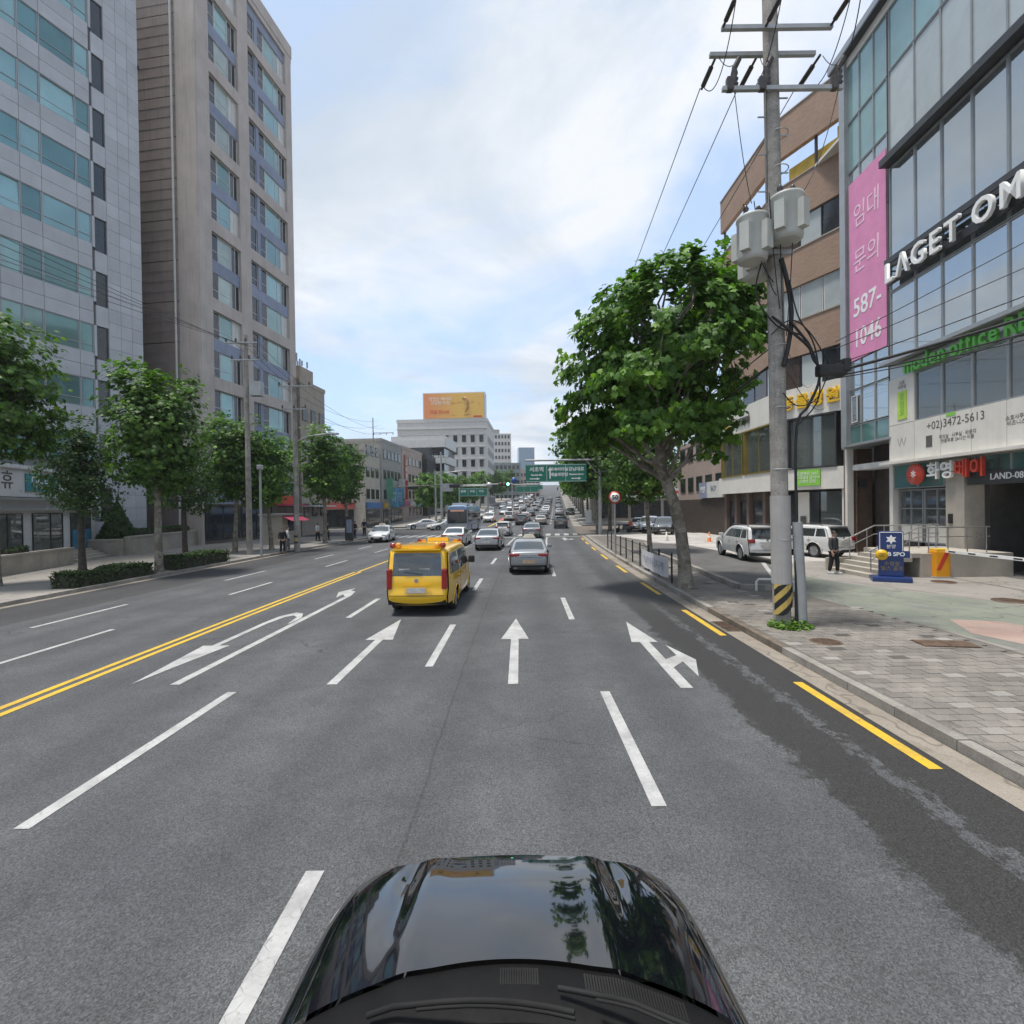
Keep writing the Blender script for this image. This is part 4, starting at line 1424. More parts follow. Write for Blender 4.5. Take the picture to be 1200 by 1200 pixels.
# big white building carrying the billboard
T = thing('white_building', 'big white building carrying the orange billboard on its roof', 'building', (-33.3, 150.5, rise(150)), radians(-3))
MB().box((13.2, 11, 10.5), (26.4, 22, 29)).build('wall', M_whiteb, T)
for f in range(6):
    zb = 20.5 - f * 3.6 - 0.6
    for x0, x1 in spans(0.5, 26, 10, 1.15):
        piece('window', M_dframe, T, ((x0 + x1) / 2, -0.0, zb), (x1 - x0, 0.16, 2.0))
        piece('pane', M_dglass, T, ((x0 + x1) / 2, -0.06, zb), (x1 - x0 - .2, 0.1, 1.7))
        piece('lintel', M_whiteb, T, ((x0 + x1) / 2, -0.1, zb + 1.3), (x1 - x0 + .8, 0.3, 0.25))
    for y0, y1 in spans(1, 21, 6, 1.1):
        piece('window', M_dframe, T, (26.4, (y0 + y1) / 2, zb), (0.16, y1 - y0, 2.0))
piece('parapet', M_whiteb, T, (13.2, 0.1, 25.3), (26.8, 0.5, 1.0))
piece('parapet', M_whiteb, T, (26.3, 11, 25.3), (0.5, 22, 1.0))
piece('cornice', M_whiteb, T, (13.2, -0.12, 23.0), (26.7, 0.4, 0.35))
M_bill = NT('orange_billboard_print')
tc = M_bill.n('ShaderNodeTexCoord')
sp = M_bill.n('ShaderNodeSeparateXYZ')
M_bill.link(tc.outputs['Generated'], sp.inputs[0])
cc = M_bill.mix(M_bill.ramp(sp.outputs[0], 0.05, 0.6), (0.68, 0.25, 0.09), (0.68, 0.42, 0.09))
bl = M_bill.ramp(M_bill.noise(4.5, 3, 0.6, tc.outputs['Generated']), 0.58, 0.64)
cc = M_bill.mix(M_bill.math('MULTIPLY', bl, M_bill.ramp(sp.outputs[0], 0.40, 0.5, 0, 0.75)), cc, (0.45, 0.20, 0.05))
M_bill.link(cc, M_bill.b.inputs['Base Color'])
T = thing('billboard', 'orange and yellow billboard on the roof of the white building', 'billboard', (-25.5, 149.7, rise(150) + 25.7), radians(-3))
b = MB().box((9.0, 2.4, 3.8), (18.2, 4.4, 7.8)).build('housing', M_frame, T)
piece('poster', M_bill.m, T, (9.0, 0.12, 3.8), (17.6, 0.1, 7.2))
text('poster_lettering', '맛있는 바나나\n건강한 아침', 1.15, M_signw, T, (5.0, 0.04, 5.2), depth=0.01)
text('poster_lettering', '지금 만나요', 1.2, M_redsign, T, (4.8, 0.04, 2.0), depth=0.01, bold=0.02)
b = MB().tube([(12.0 + 1.0 * cos(a) * (1 + .3 * sin(a)) + (0.9 if a > 2 else 0), 0.02, 3.9 + 2.2 * sin(a)) for a in [i * 0.45 - 1.2 for i in range(9)]], [0.1, .28, .36, .4, .4, .36, .3, .2, .1], 8)
b.build('poster_motif', mat('brown_motif', (0.42, 0.22, 0.07), 0.6), T)
piece('poster_mark', M_redsign, T, (15.9, 0.04, 0.6), (2.4, 0.03, 0.5))
# far towers
T = block('far_tower', 'distant white tower with small square windows right of the billboard', (-10.5, 262, rise(262) - 2), radians(3), (10.5, 14, 33), M_whiteb, 9, spans(0.4, 10.1, 6, 1.0), fh=3.5, z0=3, wh=1.7)
piece('roof_house', M_grey1, T, (2.4, 4, 34), (4.6, 6, 3.5))
T = block('far_tower', 'distant blue glass tower above the overhead road sign', (5.0, 340, rise(340) - 2), radians(4), (10.5, 12, 30.5), M_bglass, 9, spans(0.2, 10.3, 6, 1.3), fh=3.3, z0=2, pane=M_bglass, frame=M_bglass, wh=2.6)
block('far_building', 'distant grey green block left of the pinkish one', (-9.0, 215, rise(215) - 2), radians(3), (13, 10, 16.5), mat('greenish_render', (0.24, 0.27, 0.26), 0.8), 5, spans(0.4, 12.6, 7, 1.2), fh=3.1, z0=2)
block('far_building', 'distant pinkish apartment block below the blue glass tower', (3.2, 235, rise(235) - 2), radians(4), (10, 10, 14.2), M_pink1, 4, spans(0.4, 9.6, 5, 1.2), fh=3.1, z0=2)
block('far_building', 'distant small pale block on the hill above the traffic light', (-3.5, 300, rise(300) - 2), radians(4), (9, 10, 17), mat('pale_render', (0.42, 0.41, 0.40), 0.8), 4, spans(0.4, 8.6, 5, 1.0), fh=3.3, z0=2)
for k in range(6):
    y = 128 + k * 26
    block('hill_building', ORD[k] + ' low building climbing the hill behind the left trees', roadside(-29.0, y), RZ_L, (22, 12, (9.5, 13, 8.5, 12, 10, 13)[k]), (M_grey1, M_pink1, M_tan1)[k % 3], 3, spans(1, 21, 8, 1.4), fh=3.2, group='low buildings on the left of the hill')
for k in range(7):
    y = 118 + k * 28
    block('hill_building', ORD[k] + ' low building climbing the hill behind the right trees', roadside(18.0, y + 24), RZ_R, (24, 14, (9, 12, 10, 11, 8, 12, 10)[k]), (M_tan1, M_grey1, M_pink1)[k % 3], 3, spans(1, 23, 8, 1.4), fh=3.2, group='low buildings on the right of the hill')
# right side beyond the brick building
T = block('corner_building', 'low brown brick building beyond the animal hospital with white sign', (19.2, 59.0, WALK), radians(-91), (14, 12, 9.0), M_brick2, 2, spans(0.5, 13.5, 5, 1.6), fh=3.2, z0=4.2)
piece('white_sign', M_frame, T, (12.0, -0.3, 4.2), (3.8, 0.2, 1.5))
text('sign_lettering', 'EAST', 0.6, M_blue, T, (11.8, -0.42, 4.3), depth=0.01)
piece('blue_sign', M_blue, T, (8.9, -0.25, 4.2), (2.2, 0.2, 1.5))
text('sign_lettering', '의원', 0.7, M_signw, T, (8.9, -0.37, 4.2), depth=0.01)
piece('shopfront', M_brown, T, (7, -0.05, 1.7), (13.9, 0.2, 3.3))
T = thing('restaurant', 'low restaurant with red and white striped fascia behind the speed sign', 'restaurant', (13.5, 84, rise(84)), radians(-4))
MB().box((7, 5, 2.2), (14, 10, 6)).build('wall', M_tan1, T)
for k, m in enumerate((M_frame, M_redsign, M_frame)):
    piece('fascia', m, T, (7, -0.2, 4.2 + 0.5 * k), (14.2, 0.5, 0.49))
for x0, x1 in spans(0.4, 13.6, 5, 2.2):
    window(T, x0, x1, 0.6, 3.4, -0.06, M_dglass, M_brown)
# ================================================================ VEHICLES
M_tyre = mat('tyre_rubber', (0.018, 0.018, 0.019), 0.85, var=0.2, vs=5)
M_rim = mat('alloy_rim', (0.42, 0.43, 0.44), 0.3, 0.85, var=0.08)
M_well = mat('wheel_well', (0.008, 0.008, 0.008), 0.9)
M_trim = mat('black_plastic_trim', (0.022, 0.022, 0.023), 0.55)
M_carglass = glass_mat('car_window_glass', (0.16, 0.18, 0.185), 0.55, ior=1.55)
M_cabin = mat('cabin_interior', (0.03, 0.029, 0.028), 0.8)
M_tail = mat('red_tail_lamp', (0.28, 0.012, 0.010), 0.15, var=0.1, coat=0.8)
M_clearlamp = mat('clear_head_lamp', (0.55, 0.57, 0.60), 0.1, 0.3, coat=0.8)
M_plate = mat('blurred_number_plate', (0.52, 0.50, 0.46), 0.5, var=0.15, vs=9)
M_plateo = mat('tan_number_plate', (0.50, 0.36, 0.22), 0.5, var=0.15, vs=9)
M_chrome = mat('chrome', (0.6, 0.6, 0.6), 0.12, 0.95)
M_amber = mat('amber_lamp', (0.70, 0.30, 0.02), 0.2, coat=0.6)
M_taxisign = mat('taxi_lamp', (0.75, 0.70, 0.55), 0.3)
P_yellow = paint_mat('yellow_van_paint', (0.82, 0.475, 0.003), dust=0.03)
P_silver = paint_mat('silver_paint', (0.40, 0.41, 0.42), 0.55)
P_taxi = paint_mat('dark_silver_paint', (0.27, 0.28, 0.29), 0.55)
P_pale = paint_mat('pale_silver_paint', (0.55, 0.55, 0.545), 0.15)
P_grey = paint_mat('grey_paint', (0.20, 0.21, 0.22), 0.5)
P_white = paint_mat('white_paint', (0.62, 0.62, 0.61))
P_black = paint_mat('black_paint', (0.008, 0.008, 0.010))
P_dgrey = paint_mat('charcoal_paint', (0.05, 0.053, 0.057), 0.3)
P_busb = paint_mat('bus_blue_paint', (0.16, 0.26, 0.44), 0.15)
P_beige = paint_mat('champagne_paint', (0.42, 0.38, 0.32), 0.5)


def interp(tab, x):
    if x <= tab[0][0]:
        return tab[0][1]
    for (a, va), (b, vb) in zip(tab, tab[1:]):
        if x <= b:
            t = (x - a) / (b - a)
            return va + (vb - va) * t
    return tab[-1][1]


# side profiles: nose at x = +L/2, tail at -L/2; points (x, z) from the front bumper over the roof to the rear bumper
SEDAN = dict(L=4.85, W=1.86, roofw=0.62, r=0.09, belt=0.93, sill=0.24, wheels=(1.46, -1.36), wr=0.33,
             prof=[(2.36, 0.22), (2.43, 0.42), (2.40, 0.58), (2.30, 0.70), (2.05, 0.79), (1.5, 0.90), (1.02, 0.98), (0.55, 1.25), (0.28, 1.38), (-0.15, 1.455), (-0.65, 1.45), (-1.05, 1.37), (-1.45, 1.21), (-1.80, 1.06), (-2.20, 1.02), (-2.36, 0.985), (-2.41, 0.80), (-2.425, 0.60), (-2.42, 0.42), (-2.34, 0.24)],
             ws=(6, 8), rw=(11, 13), hood=(3, 6), trunk=(13, 15), win=(0.10, 0.94), pil=(0.50, 0.535, 0.83, 0.85))
SUV = dict(L=4.7, W=1.88, roofw=0.70, r=0.10, belt=1.07, sill=0.30, wheels=(1.42, -1.30), wr=0.37,
           prof=[(2.28, 0.28), (2.34, 0.50), (2.32, 0.72), (2.22, 0.88), (2.0, 0.97), (1.5, 1.06), (1.12, 1.12), (0.70, 1.40), (0.42, 1.56), (0.0, 1.665), (-0.8, 1.69), (-1.6, 1.66), (-1.95, 1.60), (-2.10, 1.36), (-2.22, 1.08), (-2.28, 0.95), (-2.31, 0.78), (-2.34, 0.58), (-2.33, 0.44), (-2.26, 0.28)],
           ws=(6, 8), rw=(12, 14), hood=(3, 6), trunk=(14, 16), win=(0.10, 0.97), pil=(0.44, 0.475, 0.755, 0.78))
VAN = dict(L=5.12, W=1.93, roofw=0.80, r=0.12, belt=1.08, sill=0.28, wheels=(1.75, -1.42), wr=0.335,
           prof=[(2.46, 0.26), (2.55, 0.48), (2.53, 0.70), (2.44, 0.90), (2.25, 1.00), (1.95, 1.08), (1.75, 1.14), (1.30, 1.52), (1.00, 1.72), (0.5, 1.84), (-0.8, 1.88), (-2.0, 1.865), (-2.34, 1.80), (-2.44, 1.42), (-2.50, 1.10), (-2.52, 0.95), (-2.53, 0.75), (-2.56, 0.58), (-2.55, 0.45), (-2.48, 0.30)],
           ws=(6, 8), rw=(12, 14), hood=(3, 6), trunk=(14, 16), win=(0.08, 0.965), pil=(0.30, 0.325, 0.60, 0.63))
HATCH = dict(L=3.9, W=1.68, roofw=0.64, r=0.09, belt=0.96, sill=0.25, wheels=(1.2, -1.15), wr=0.31,
             prof=[(1.90, 0.24), (1.95, 0.42), (1.92, 0.60), (1.82, 0.74), (1.6, 0.84), (1.25, 0.94), (0.95, 1.02), (0.50, 1.30), (0.25, 1.43), (-0.1, 1.50), (-0.8, 1.50), (-1.3, 1.46), (-1.62, 1.38), (-1.78, 1.15), (-1.86, 0.98), (-1.90, 0.88), (-1.92, 0.75), (-1.94, 0.55), (-1.93, 0.42), (-1.86, 0.26)],
             ws=(6, 8), rw=(12, 14), hood=(3, 6), trunk=(14, 16), win=(0.10, 0.95), pil=(0.47, 0.505, 0.80, 0.83))


def dense(prof, n):
    """Catmull-Rom through the profile, n steps per span"""
    P = [Vector(p) for p in prof]
    out = []
    for i in range(len(P) - 1):
        a, b, c, d = P[max(i - 1, 0)], P[i], P[i + 1], P[min(i + 2, len(P) - 1)]
        for k in range(n):
            t = k / n
            q = 0.5 * ((2 * b) + (c - a) * t + (2 * a - 5 * b + 4 * c - d) * t * t + (3 * b - a - 3 * c + d) * t ** 3)
            out.append(Vector((q.x, q.y)))
    out.append(P[-1])
    return out


def car_meshes(K, paint, n=4, tail_m=None):
    """returns {part name: [(MB, material)]} for the shell of a car; x forward, y left, z up"""
    prof = dense(K['prof'], n)
    N = len(prof)
    half = K['L'] / 2
    W0 = K['W'] / 2
    ztop = max(p.y for p in prof)
    belt = K['belt']

    def width(x, z):
        e = min(1.0, abs(x) / half)
        w = W0 * (1 - 0.13 * e ** 5 - 0.02 * e ** 2)
        if z < belt:
            t = (z - K['sill']) / (belt - K['sill'])
            w *= 0.955 + 0.05 * sin(pi * min(1, max(0, t)) * 0.75)
        else:
            t = (z - belt) / (ztop - belt)
            k0 = 0.955 + 0.05 * sin(pi * 0.75)
            w *= k0 + (K['roofw'] + 0.11 - k0) * t ** 0.95
        return w

    # inward normals of the profile
    nor = []
    for i in range(N):
        d = prof[min(i + 1, N - 1)] - prof[max(i - 1, 0)]
        d.normalize()
        nn = Vector((-d.y, d.x))          # left of travel; travel goes backwards over the roof
        c = Vector((0, 0.7)) - prof[i]
        if nn.dot(c) < 0:
            nn = -nn
        nor.append(nn)
    r = K['r']
    vv = [-1, -0.985, -0.95, -0.9, -0.82, -0.66, -0.5, -0.25, 0, 0.25, 0.5, 0.66, 0.82, 0.9, 0.95, 0.985, 1]
    V = len(vv)
    top = []
    edge = []
    for i in range(N):
        w = width(prof[i].x, prof[i].y)
        for v in vv:
            y = v * w
            t = max(0.0, (abs(y) - (w - r)) / r)
            drop = r * (1 - sqrt(max(0, 1 - t * t))) * 0.9
            crown = 0.035 * (1 - v * v) - 0.035
            q = prof[i] - nor[i] * 0 + nor[i] * (drop - crown)
            top.append((q.x, y, q.y))
        q = prof[i] + nor[i] * (r * 0.9 + 0.035)
        edge.append(q)
    parts = {}

    def get(name, m):
        return parts.setdefault(name, (MB(), m))[0]

    def rng(a):
        return a[0] * n, a[1] * n

    ws, rw = rng(K['ws']), rng(K['rw'])
    hd, tk = rng(K['hood']), rng(K['trunk'])
    groups = {}
    for i in range(N - 1):
        for j in range(V - 1):
            f = (i * V + j, i * V + j + 1, (i + 1) * V + j + 1, (i + 1) * V + j)
            vm = abs((vv[j] + vv[j + 1]) / 2)
            name = 'body'
            if ws[0] <= i < ws[1] and vm < 0.9:
                name = 'windscreen'
            elif rw[0] <= i < rw[1] and vm < 0.86 and (i >= rw[0] + (1 if K is not SEDAN else 0)):
                name = 'rear_window'
            elif i < int(1.6 * n) and i >= 0 and vm < 0.7 and i < 2 * n:
                name = 'grille' if n * 0.7 < i else 'bumper'
            elif i >= (N - 1) - int(1.2 * n):
                name = 'bumper'
            groups.setdefault(name, []).append(f)
    mats = {'body': paint, 'windscreen': M_carglass, 'rear_window': M_carglass, 'grille': M_trim, 'bumper': paint if K is VAN else M_trim}
    for name, fs in groups.items():
        used = sorted({k for f in fs for k in f})
        ix = {k: a for a, k in enumerate(used)}
        get(name, mats[name]).add([top[k] for k in used], [tuple(ix[k] for k in f) for f in fs], True)
    # sides: rows by height between the front and rear edge curves
    imax = max(range(N), key=lambda i: edge[i].y)
    ztop_e = edge[imax].y
    fr = [(e.y, e.x) for e in edge[:imax + 1]]
    re_ = [(e.y, e.x) for e in edge[imax:]][::-1]

    def limit(tab, z):
        best = None
        for (z0, x0), (z1, x1) in zip(tab, tab[1:]):
            if (z0 - z) * (z1 - z) <= 0 and abs(z1 - z0) > 1e-6:
                x = x0 + (x1 - x0) * (z - z0) / (z1 - z0)
                best = x
        return best if best is not None else (tab[0][1] if z < tab[0][0] else tab[-1][1])

    zwin0, zwin1 = belt + 0.03, ztop_e - 0.055
    lv = [K['sill'] + 0.05, 0.30, 0.36, 0.42, 0.48, 0.54, 0.60, 0.66, 0.72, 0.78, 0.84, 0.90]
    lv = [z for z in lv if K['sill'] + 0.04 < z < belt - 0.02] + [belt, zwin0]
    kz = 5
    lv += [zwin0 + (zwin1 - zwin0) * (i + 1) / kz for i in range(kz)] + [(zwin1 + ztop_e) / 2, ztop_e - 0.004]
    C = 56
    p1, p2, p3, p4 = K['pil']
    sa, sb = K['win']
    ss = sorted(set([i / C for i in range(C + 1)] + [sa, sb, p1, p2, p3, p4]))
    for sgn in (1, -1):
        pts, flags = [], []
        for z in lv:
            xf, xb = limit(fr, z), limit(re_, z)
            for s in ss:
                x = xf + (xb - xf) * s
                y = width(x, z)
                well = False
                for wx in K['wheels']:
                    if (x - wx) ** 2 + (z - K['wr']) ** 2 < (K['wr'] + 0.055) ** 2:
                        y -= 0.24
                        well = True
                if zwin0 - 1e-6 <= z <= zwin1 + 1e-6 and sa - 1e-6 <= s <= sb + 1e-6 and not (p1 - 1e-6 < s < p2 + 1e-6 and False):
                    y -= 0.0
                pts.append((x, sgn * y, z))
                flags.append(well)
        S = len(ss)
        g2 = {}
        for a in range(len(lv) - 1):
            for c in range(S - 1):
                f = (a * S + c, a * S + c + 1, (a + 1) * S + c + 1, (a + 1) * S + c)
                if sgn < 0:
                    f = f[::-1]
                zc = (lv[a] + lv[a + 1]) / 2
                sc = (ss[c] + ss[c + 1]) / 2
                if any(flags[k] for k in f):
                    nm = 'wheel_well'
                elif zwin0 < zc < zwin1 and sa < sc < sb:
                    if p1 < sc < p2:
                        nm = 'pillar'
                    elif p3 < sc < p4:
                        nm = 'pillar2'
                    else:
                        nm = 'side_window_front' if sc < p1 else ('side_window_rear' if sc < p3 else 'quarter_window')
                else:
                    nm = 'side'
                g2.setdefault(nm, []).append(f)
        for nm, fs in g2.items():
            used = sorted({k for f in fs for k in f})
            ix = {k: a for a, k in enumerate(used)}
            m = {'wheel_well': M_well, 'pillar': M_trim, 'pillar2': paint, 'side': paint}.get(nm, M_carglass)
            nm2 = {'side': 'body', 'pillar2': 'body', 'pillar': 'pillar'}.get(nm, nm)
            key = nm2 if nm2 in ('body', 'wheel_well', 'pillar') else nm2 + str(sgn)
            get(key, m).add([pts[k] for k in used], [tuple(ix[k] for k in f) for f in fs], True)
    return parts, width


def disc(c, r, h, n=20):
    return MB().lathe([(r, 0), (r, h), (0.001, h)], c, n, axis='y')


_wheel = {}


def wheel_parts(r):
    if r not in _wheel:
        t = MB().lathe([(r * 0.66, -0.10), (r * 0.93, -0.105), (r, -0.07), (r, 0.07), (r * 0.93, 0.105), (r * 0.66, 0.10), (r * 0.62, 0.06)], (0, 0, 0), 28, axis='y')
        rim = MB().lathe([(r * 0.66, 0.095), (r * 0.61, 0.06), (r * 0.2, 0.05), (0.001, 0.06)], (0, 0, 0), 24, axis='y')
        for k in range(5):
            a = 2 * pi * k / 5
            for da in (-0.13, 0.13):
                p0, p1 = (0.06 * cos(a), -0.085, 0.06 * sin(a)), (r * 0.64 * cos(a + da), -0.085, r * 0.64 * sin(a + da))
                rim.tube([p0, p1], 0.022, 5)
        _wheel[r] = (t.mesh(M_tyre), rim.mesh(M_rim))
    return _wheel[r]


def make_car(name, label, K, paint, loc, heading, group=None, taxi=False, plate=M_plate, roofrack=False, cat='car'):
    """heading: angle of the nose, counter-clockwise from +x"""
    T = thing(name, label, cat, loc, heading, group)
    parts, width = car_meshes(K, paint)
    for k, (b, m) in parts.items():
        nm = {'pillar': 'pillar'}.get(k, k)
        nm = nm.rstrip('-1').rstrip('1')
        nm = {'side_window_front': 'side_window', 'side_window_rear': 'side_window', 'quarter_window': 'side_window'}.get(nm, nm)
        b.build(nm, m, T)
    half = K['L'] / 2
    # cabin filling, so that the glass looks into a dark inside; floor pan
    z1 = max(p[1] for p in K['prof'])
    MB().box((-0.2, 0, K['sill'] + 0.1), (K['L'] * 0.9, K['W'] * 0.82, 0.12)).build('floor_pan', M_well, T)
    c = MB()
    for x in (0.25, -0.75):
        for y in (-0.38, 0.38):
            c.cbox((x, y, K['belt'] - 0.12), (0.22, 0.5, 0.75), 0.08).cbox((x, y, K['belt'] + 0.33), (0.12, 0.26, 0.2), 0.05)
    c.cbox((0.95 if K is not VAN else 1.45, 0, K['belt'] - 0.12), (0.4, K['W'] * 0.74, 0.3), 0.08)
    c.build('seats', M_cabin, T)
    # wheels
    ty, ri = wheel_parts(K['wr'])
    for wx in K['wheels']:
        for sg in (1, -1):
            w = link('wheel', ty, T, (wx, sg * (width(wx, 0.4) - 0.11), K['wr']))
            w.name = 'wheel'
            if sg > 0:
                w.rotation_euler = (0, 0, pi)
            link('rim', ri, w)
            a = MB()
            R = K['wr'] + 0.075
            a.tube([(wx + R * cos(t), sg * (width(wx + R * cos(t), K['wr'] + R * sin(t)) + 0.002), K['wr'] + R * sin(t)) for t in [pi * (i / 14) * 1.16 - 0.25 for i in range(15)]], 0.024, 6)
            a.build('wheel_arch', paint, T)
    # lamps, plates, mirrors, handles
    pr = K['prof']
    rx = lambda z: interp(sorted([(p[1], p[0]) for p in pr[-7:]]), z)
    fx = lambda z: interp(sorted([(p[1], p[0]) for p in pr[:5]]), z)
    for sg in (1, -1):
        if K is VAN:
            b = MB().cbox((rx(1.0) + 0.06, sg * (width(rx(1.0), 1.0) - 0.075), 1.02), (0.16, 0.15, 0.56), 0.04)
            b.build('tail_lamp', M_tail, T)
        elif K is SEDAN:
            b = MB().cbox((-2.32, sg * 0.60, 0.86), (0.16, 0.42, 0.13), 0.04).cbox((-2.20, sg * 0.80, 0.87), (0.22, 0.10, 0.12), 0.03)
            b.build('tail_lamp', M_tail, T)
        else:
            zc = 0.98 if K is SUV else 0.92
            b = MB().cbox((rx(zc) + 0.07, sg * (width(rx(zc), zc) - 0.12), zc), (0.2, 0.28, 0.2), 0.05)
            b.build('tail_lamp', M_tail, T)
        zc = {id(SEDAN): 0.64, id(SUV): 0.80, id(VAN): 0.82, id(HATCH): 0.68}[id(K)]
        b = MB().cbox((fx(zc) - 0.10, sg * (width(fx(zc), zc) - 0.22), zc), (0.24, 0.36, 0.15), 0.05)
        b.build('head_lamp', M_clearlamp, T)
        mx = {id(SEDAN): 0.72, id(SUV): 0.85, id(VAN): 1.35, id(HATCH): 0.7}[id(K)]
        yb = width(mx, K['belt'] + 0.1)
        b = MB().cbox((mx, sg * (yb + 0.13), K['belt'] + 0.10), (0.12, 0.22, 0.16 if K is not VAN else 0.24), 0.05)
        b.tube([(mx, sg * (yb - 0.04), K['belt'] + 0.04), (mx, sg * (yb + 0.06), K['belt'] + 0.06)], 0.025, 6)
        b.build('wing_mirror', paint if K is not VAN else M_trim, T)
        for dx in (0.15, -0.85):
            yb = width(dx, K['belt'] - 0.12)
            piece('door_handle', M_chrome if K is SEDAN else paint, T, (dx - 0.2, sg * (yb + 0.012), K['belt'] - 0.12), (0.2, 0.03, 0.03))
        # door shut lines
        for dx in ((0.95, -0.05, -1.05) if K is not VAN else (1.5, 0.55, -0.75)):
            for z in (0.4, 0.55, 0.7, 0.85):
                zz = z * K['belt'] / 0.93
                yb = width(dx, zz)
                piece('door_seam', M_trim, T, (dx, sg * (yb - 0.004), zz), (0.012, 0.012, 0.17))
    pz = {id(SEDAN): 0.70, id(SUV): 0.78, id(VAN): 0.72, id(HATCH): 0.72}[id(K)]
    if K is SEDAN:
        pz = 0.58
    piece('number_plate', plate, T, (rx(pz) - 0.045, 0, pz), (0.02, 0.52, 0.14))
    piece('number_plate', plate, T, (fx(0.45) + 0.045, 0, 0.45), (0.02, 0.5, 0.12))
    if K is SEDAN:
        piece('boot_seam', M_trim, T, (-2.415, 0, 0.76), (0.02, 1.25, 0.012))
        piece('lower_valance', M_trim, T, (-2.39, 0, 0.30), (0.12, 1.35, 0.12))
        piece('reflector_strip', M_chrome, T, (-2.415, 0, 0.86), (0.03, 0.75, 0.03))
        for sg in (1, -1):
            piece('exhaust', M_chrome, T, (-2.42, sg * 0.6, 0.31), (0.06, 0.14, 0.06))
    if K is VAN or K is SUV or K is HATCH:
        piece('tailgate_seam', M_trim, T, (rx(0.58) - 0.03, 0, 0.575), (0.02, K['W'] * 0.78, 0.014))
        piece('tailgate_handle', M_chrome if K is not VAN else paint, T, (rx(pz + .12) - 0.035, 0, pz + 0.13), (0.03, 0.75, 0.03))
        piece('rear_wiper', M_trim, T, (rx(1.05) - 0.0, 0.1, K['belt'] + 0.1), (0.02, 0.5, 0.02), 0, 0.15)
        piece('spoiler', paint, T, (pr[12][0] - 0.06, 0, pr[12][1] + 0.02), (0.22, K['W'] * 0.68, 0.04))
    MB().lathe([(0.06, 0), (0.06, 0.01), (0.001, 0.012)], (0, 0, 0), 14, axis='x').build('emblem', M_chrome, T, (rx(pz + 0.26) - 0.05, 0, pz + 0.26))
    if roofrack:
        for sg in (1, -1):
            MB().tube([(0.45, sg * 0.58, 1.64), (0.3, sg * 0.58, 1.72), (-1.4, sg * 0.58, 1.72), (-1.6, sg * 0.58, 1.66)], 0.02, 6).build('roof_rail', M_trim, T)
    if taxi:
        MB().vprism([(-0.32, 0), (0.32, 0), (0.2, 0.17), (-0.2, 0.17)], -0.09, 0.09).build('taxi_lamp', M_taxisign, T, (-0.1, 0, 1.475)).rotation_euler = (0, 0, pi / 2)
    return T


def road_pos(lane_x, y, dz=0.0):
    return (lane_x + bend(y), y, rise(y) + dz)


def head(y, back=False):
    a = pi / 2 - (0.0016 * min(max(y, 0), 55))
    return a + pi if back else a


def center_from_rear(x, y, K, hd):
    return (x + cos(hd) * K['L'] / 2, y + sin(hd) * K['L'] / 2, rise(y))


# yellow school van
hd = radians(88.0)
van = make_car('school_van', 'yellow school van with warning lamps on its roof', VAN, P_yellow, center_from_rear(-2.63, 13.9, VAN, hd), hd, cat='van')
for sg in (1, -1):
    for k, (y, m) in enumerate(((0.70, M_tail), (0.54, M_amber))):
        for x in (-2.28, 1.15):
            o = MB().lathe([(0.075, -0.04), (0.08, 0.04), (0.05, 0.07), (0.001, 0.075)], (0, 0, 0), 14, axis='x').build('warning_lamp', m, van, (x, sg * y, 1.93 if x < 0 else 1.82))
            o.rotation_euler = (0, 0, pi if x < 0 else 0)
for x in (-2.25, 1.1):
    piece('lamp_bar', P_yellow, van, (x + 0.04, 0, 1.88 if x < 0 else 1.77), (0.14, 1.5, 0.07))
piece('roof_sign', P_yellow, van, (0.9, 0, 1.90), (0.25, 0.7, 0.12))
for k, y in enumerate((-0.2, 0.35)):
    piece('window_notice', M_frame, van, (-2.455, y, 1.25), (0.01, 0.3, 0.10), 0, 0, radians(-9))

# cars ahead, near to far
hd = head(24)
make_car('silver_sedan', 'silver taxi sedan with a roof lamp ahead in the middle lane', SEDAN, P_taxi, center_from_rear(0.70, 22.1, SEDAN, hd), hd, taxi=True, plate=M_plateo)
hd = head(36)
make_car('silver_sedan', 'silver sedan without a roof lamp right of the yellow van', SEDAN, P_silver, center_from_rear(-1.75, 34.6, SEDAN, hd), hd)
make_car('white_sedan', 'white sedan half hidden behind the yellow van', SEDAN, P_white, center_from_rear(-4.55, 38.5, SEDAN, hd), hd)
hd = head(50)
make_car('grey_sedan', 'grey sedan waiting in front of the silver taxi', SEDAN, P_grey, center_from_rear(1.75, 46.5, SEDAN, hd), hd)
make_car('white_hatchback', 'small white hatchback on the crosswalk ahead', HATCH, P_white, center_from_rear(-1.0, 51.5, HATCH, hd), hd)
# oncoming
hd = head(45, True)
make_car('white_sedan', 'white oncoming taxi sedan by the left kerb', SEDAN, P_white, (-11.9, 46.8, 0), hd + 0.12, taxi=True)
make_car('white_sedan', 'white sedan turning side on before the bus', SEDAN, P_white, (-12.4, 71.5, rise(71)), radians(196))
make_car('white_sedan', 'white sedan nosing out behind the left side of the bus', SEDAN, P_white, (-9.0, 68.5, rise(68)), radians(215))
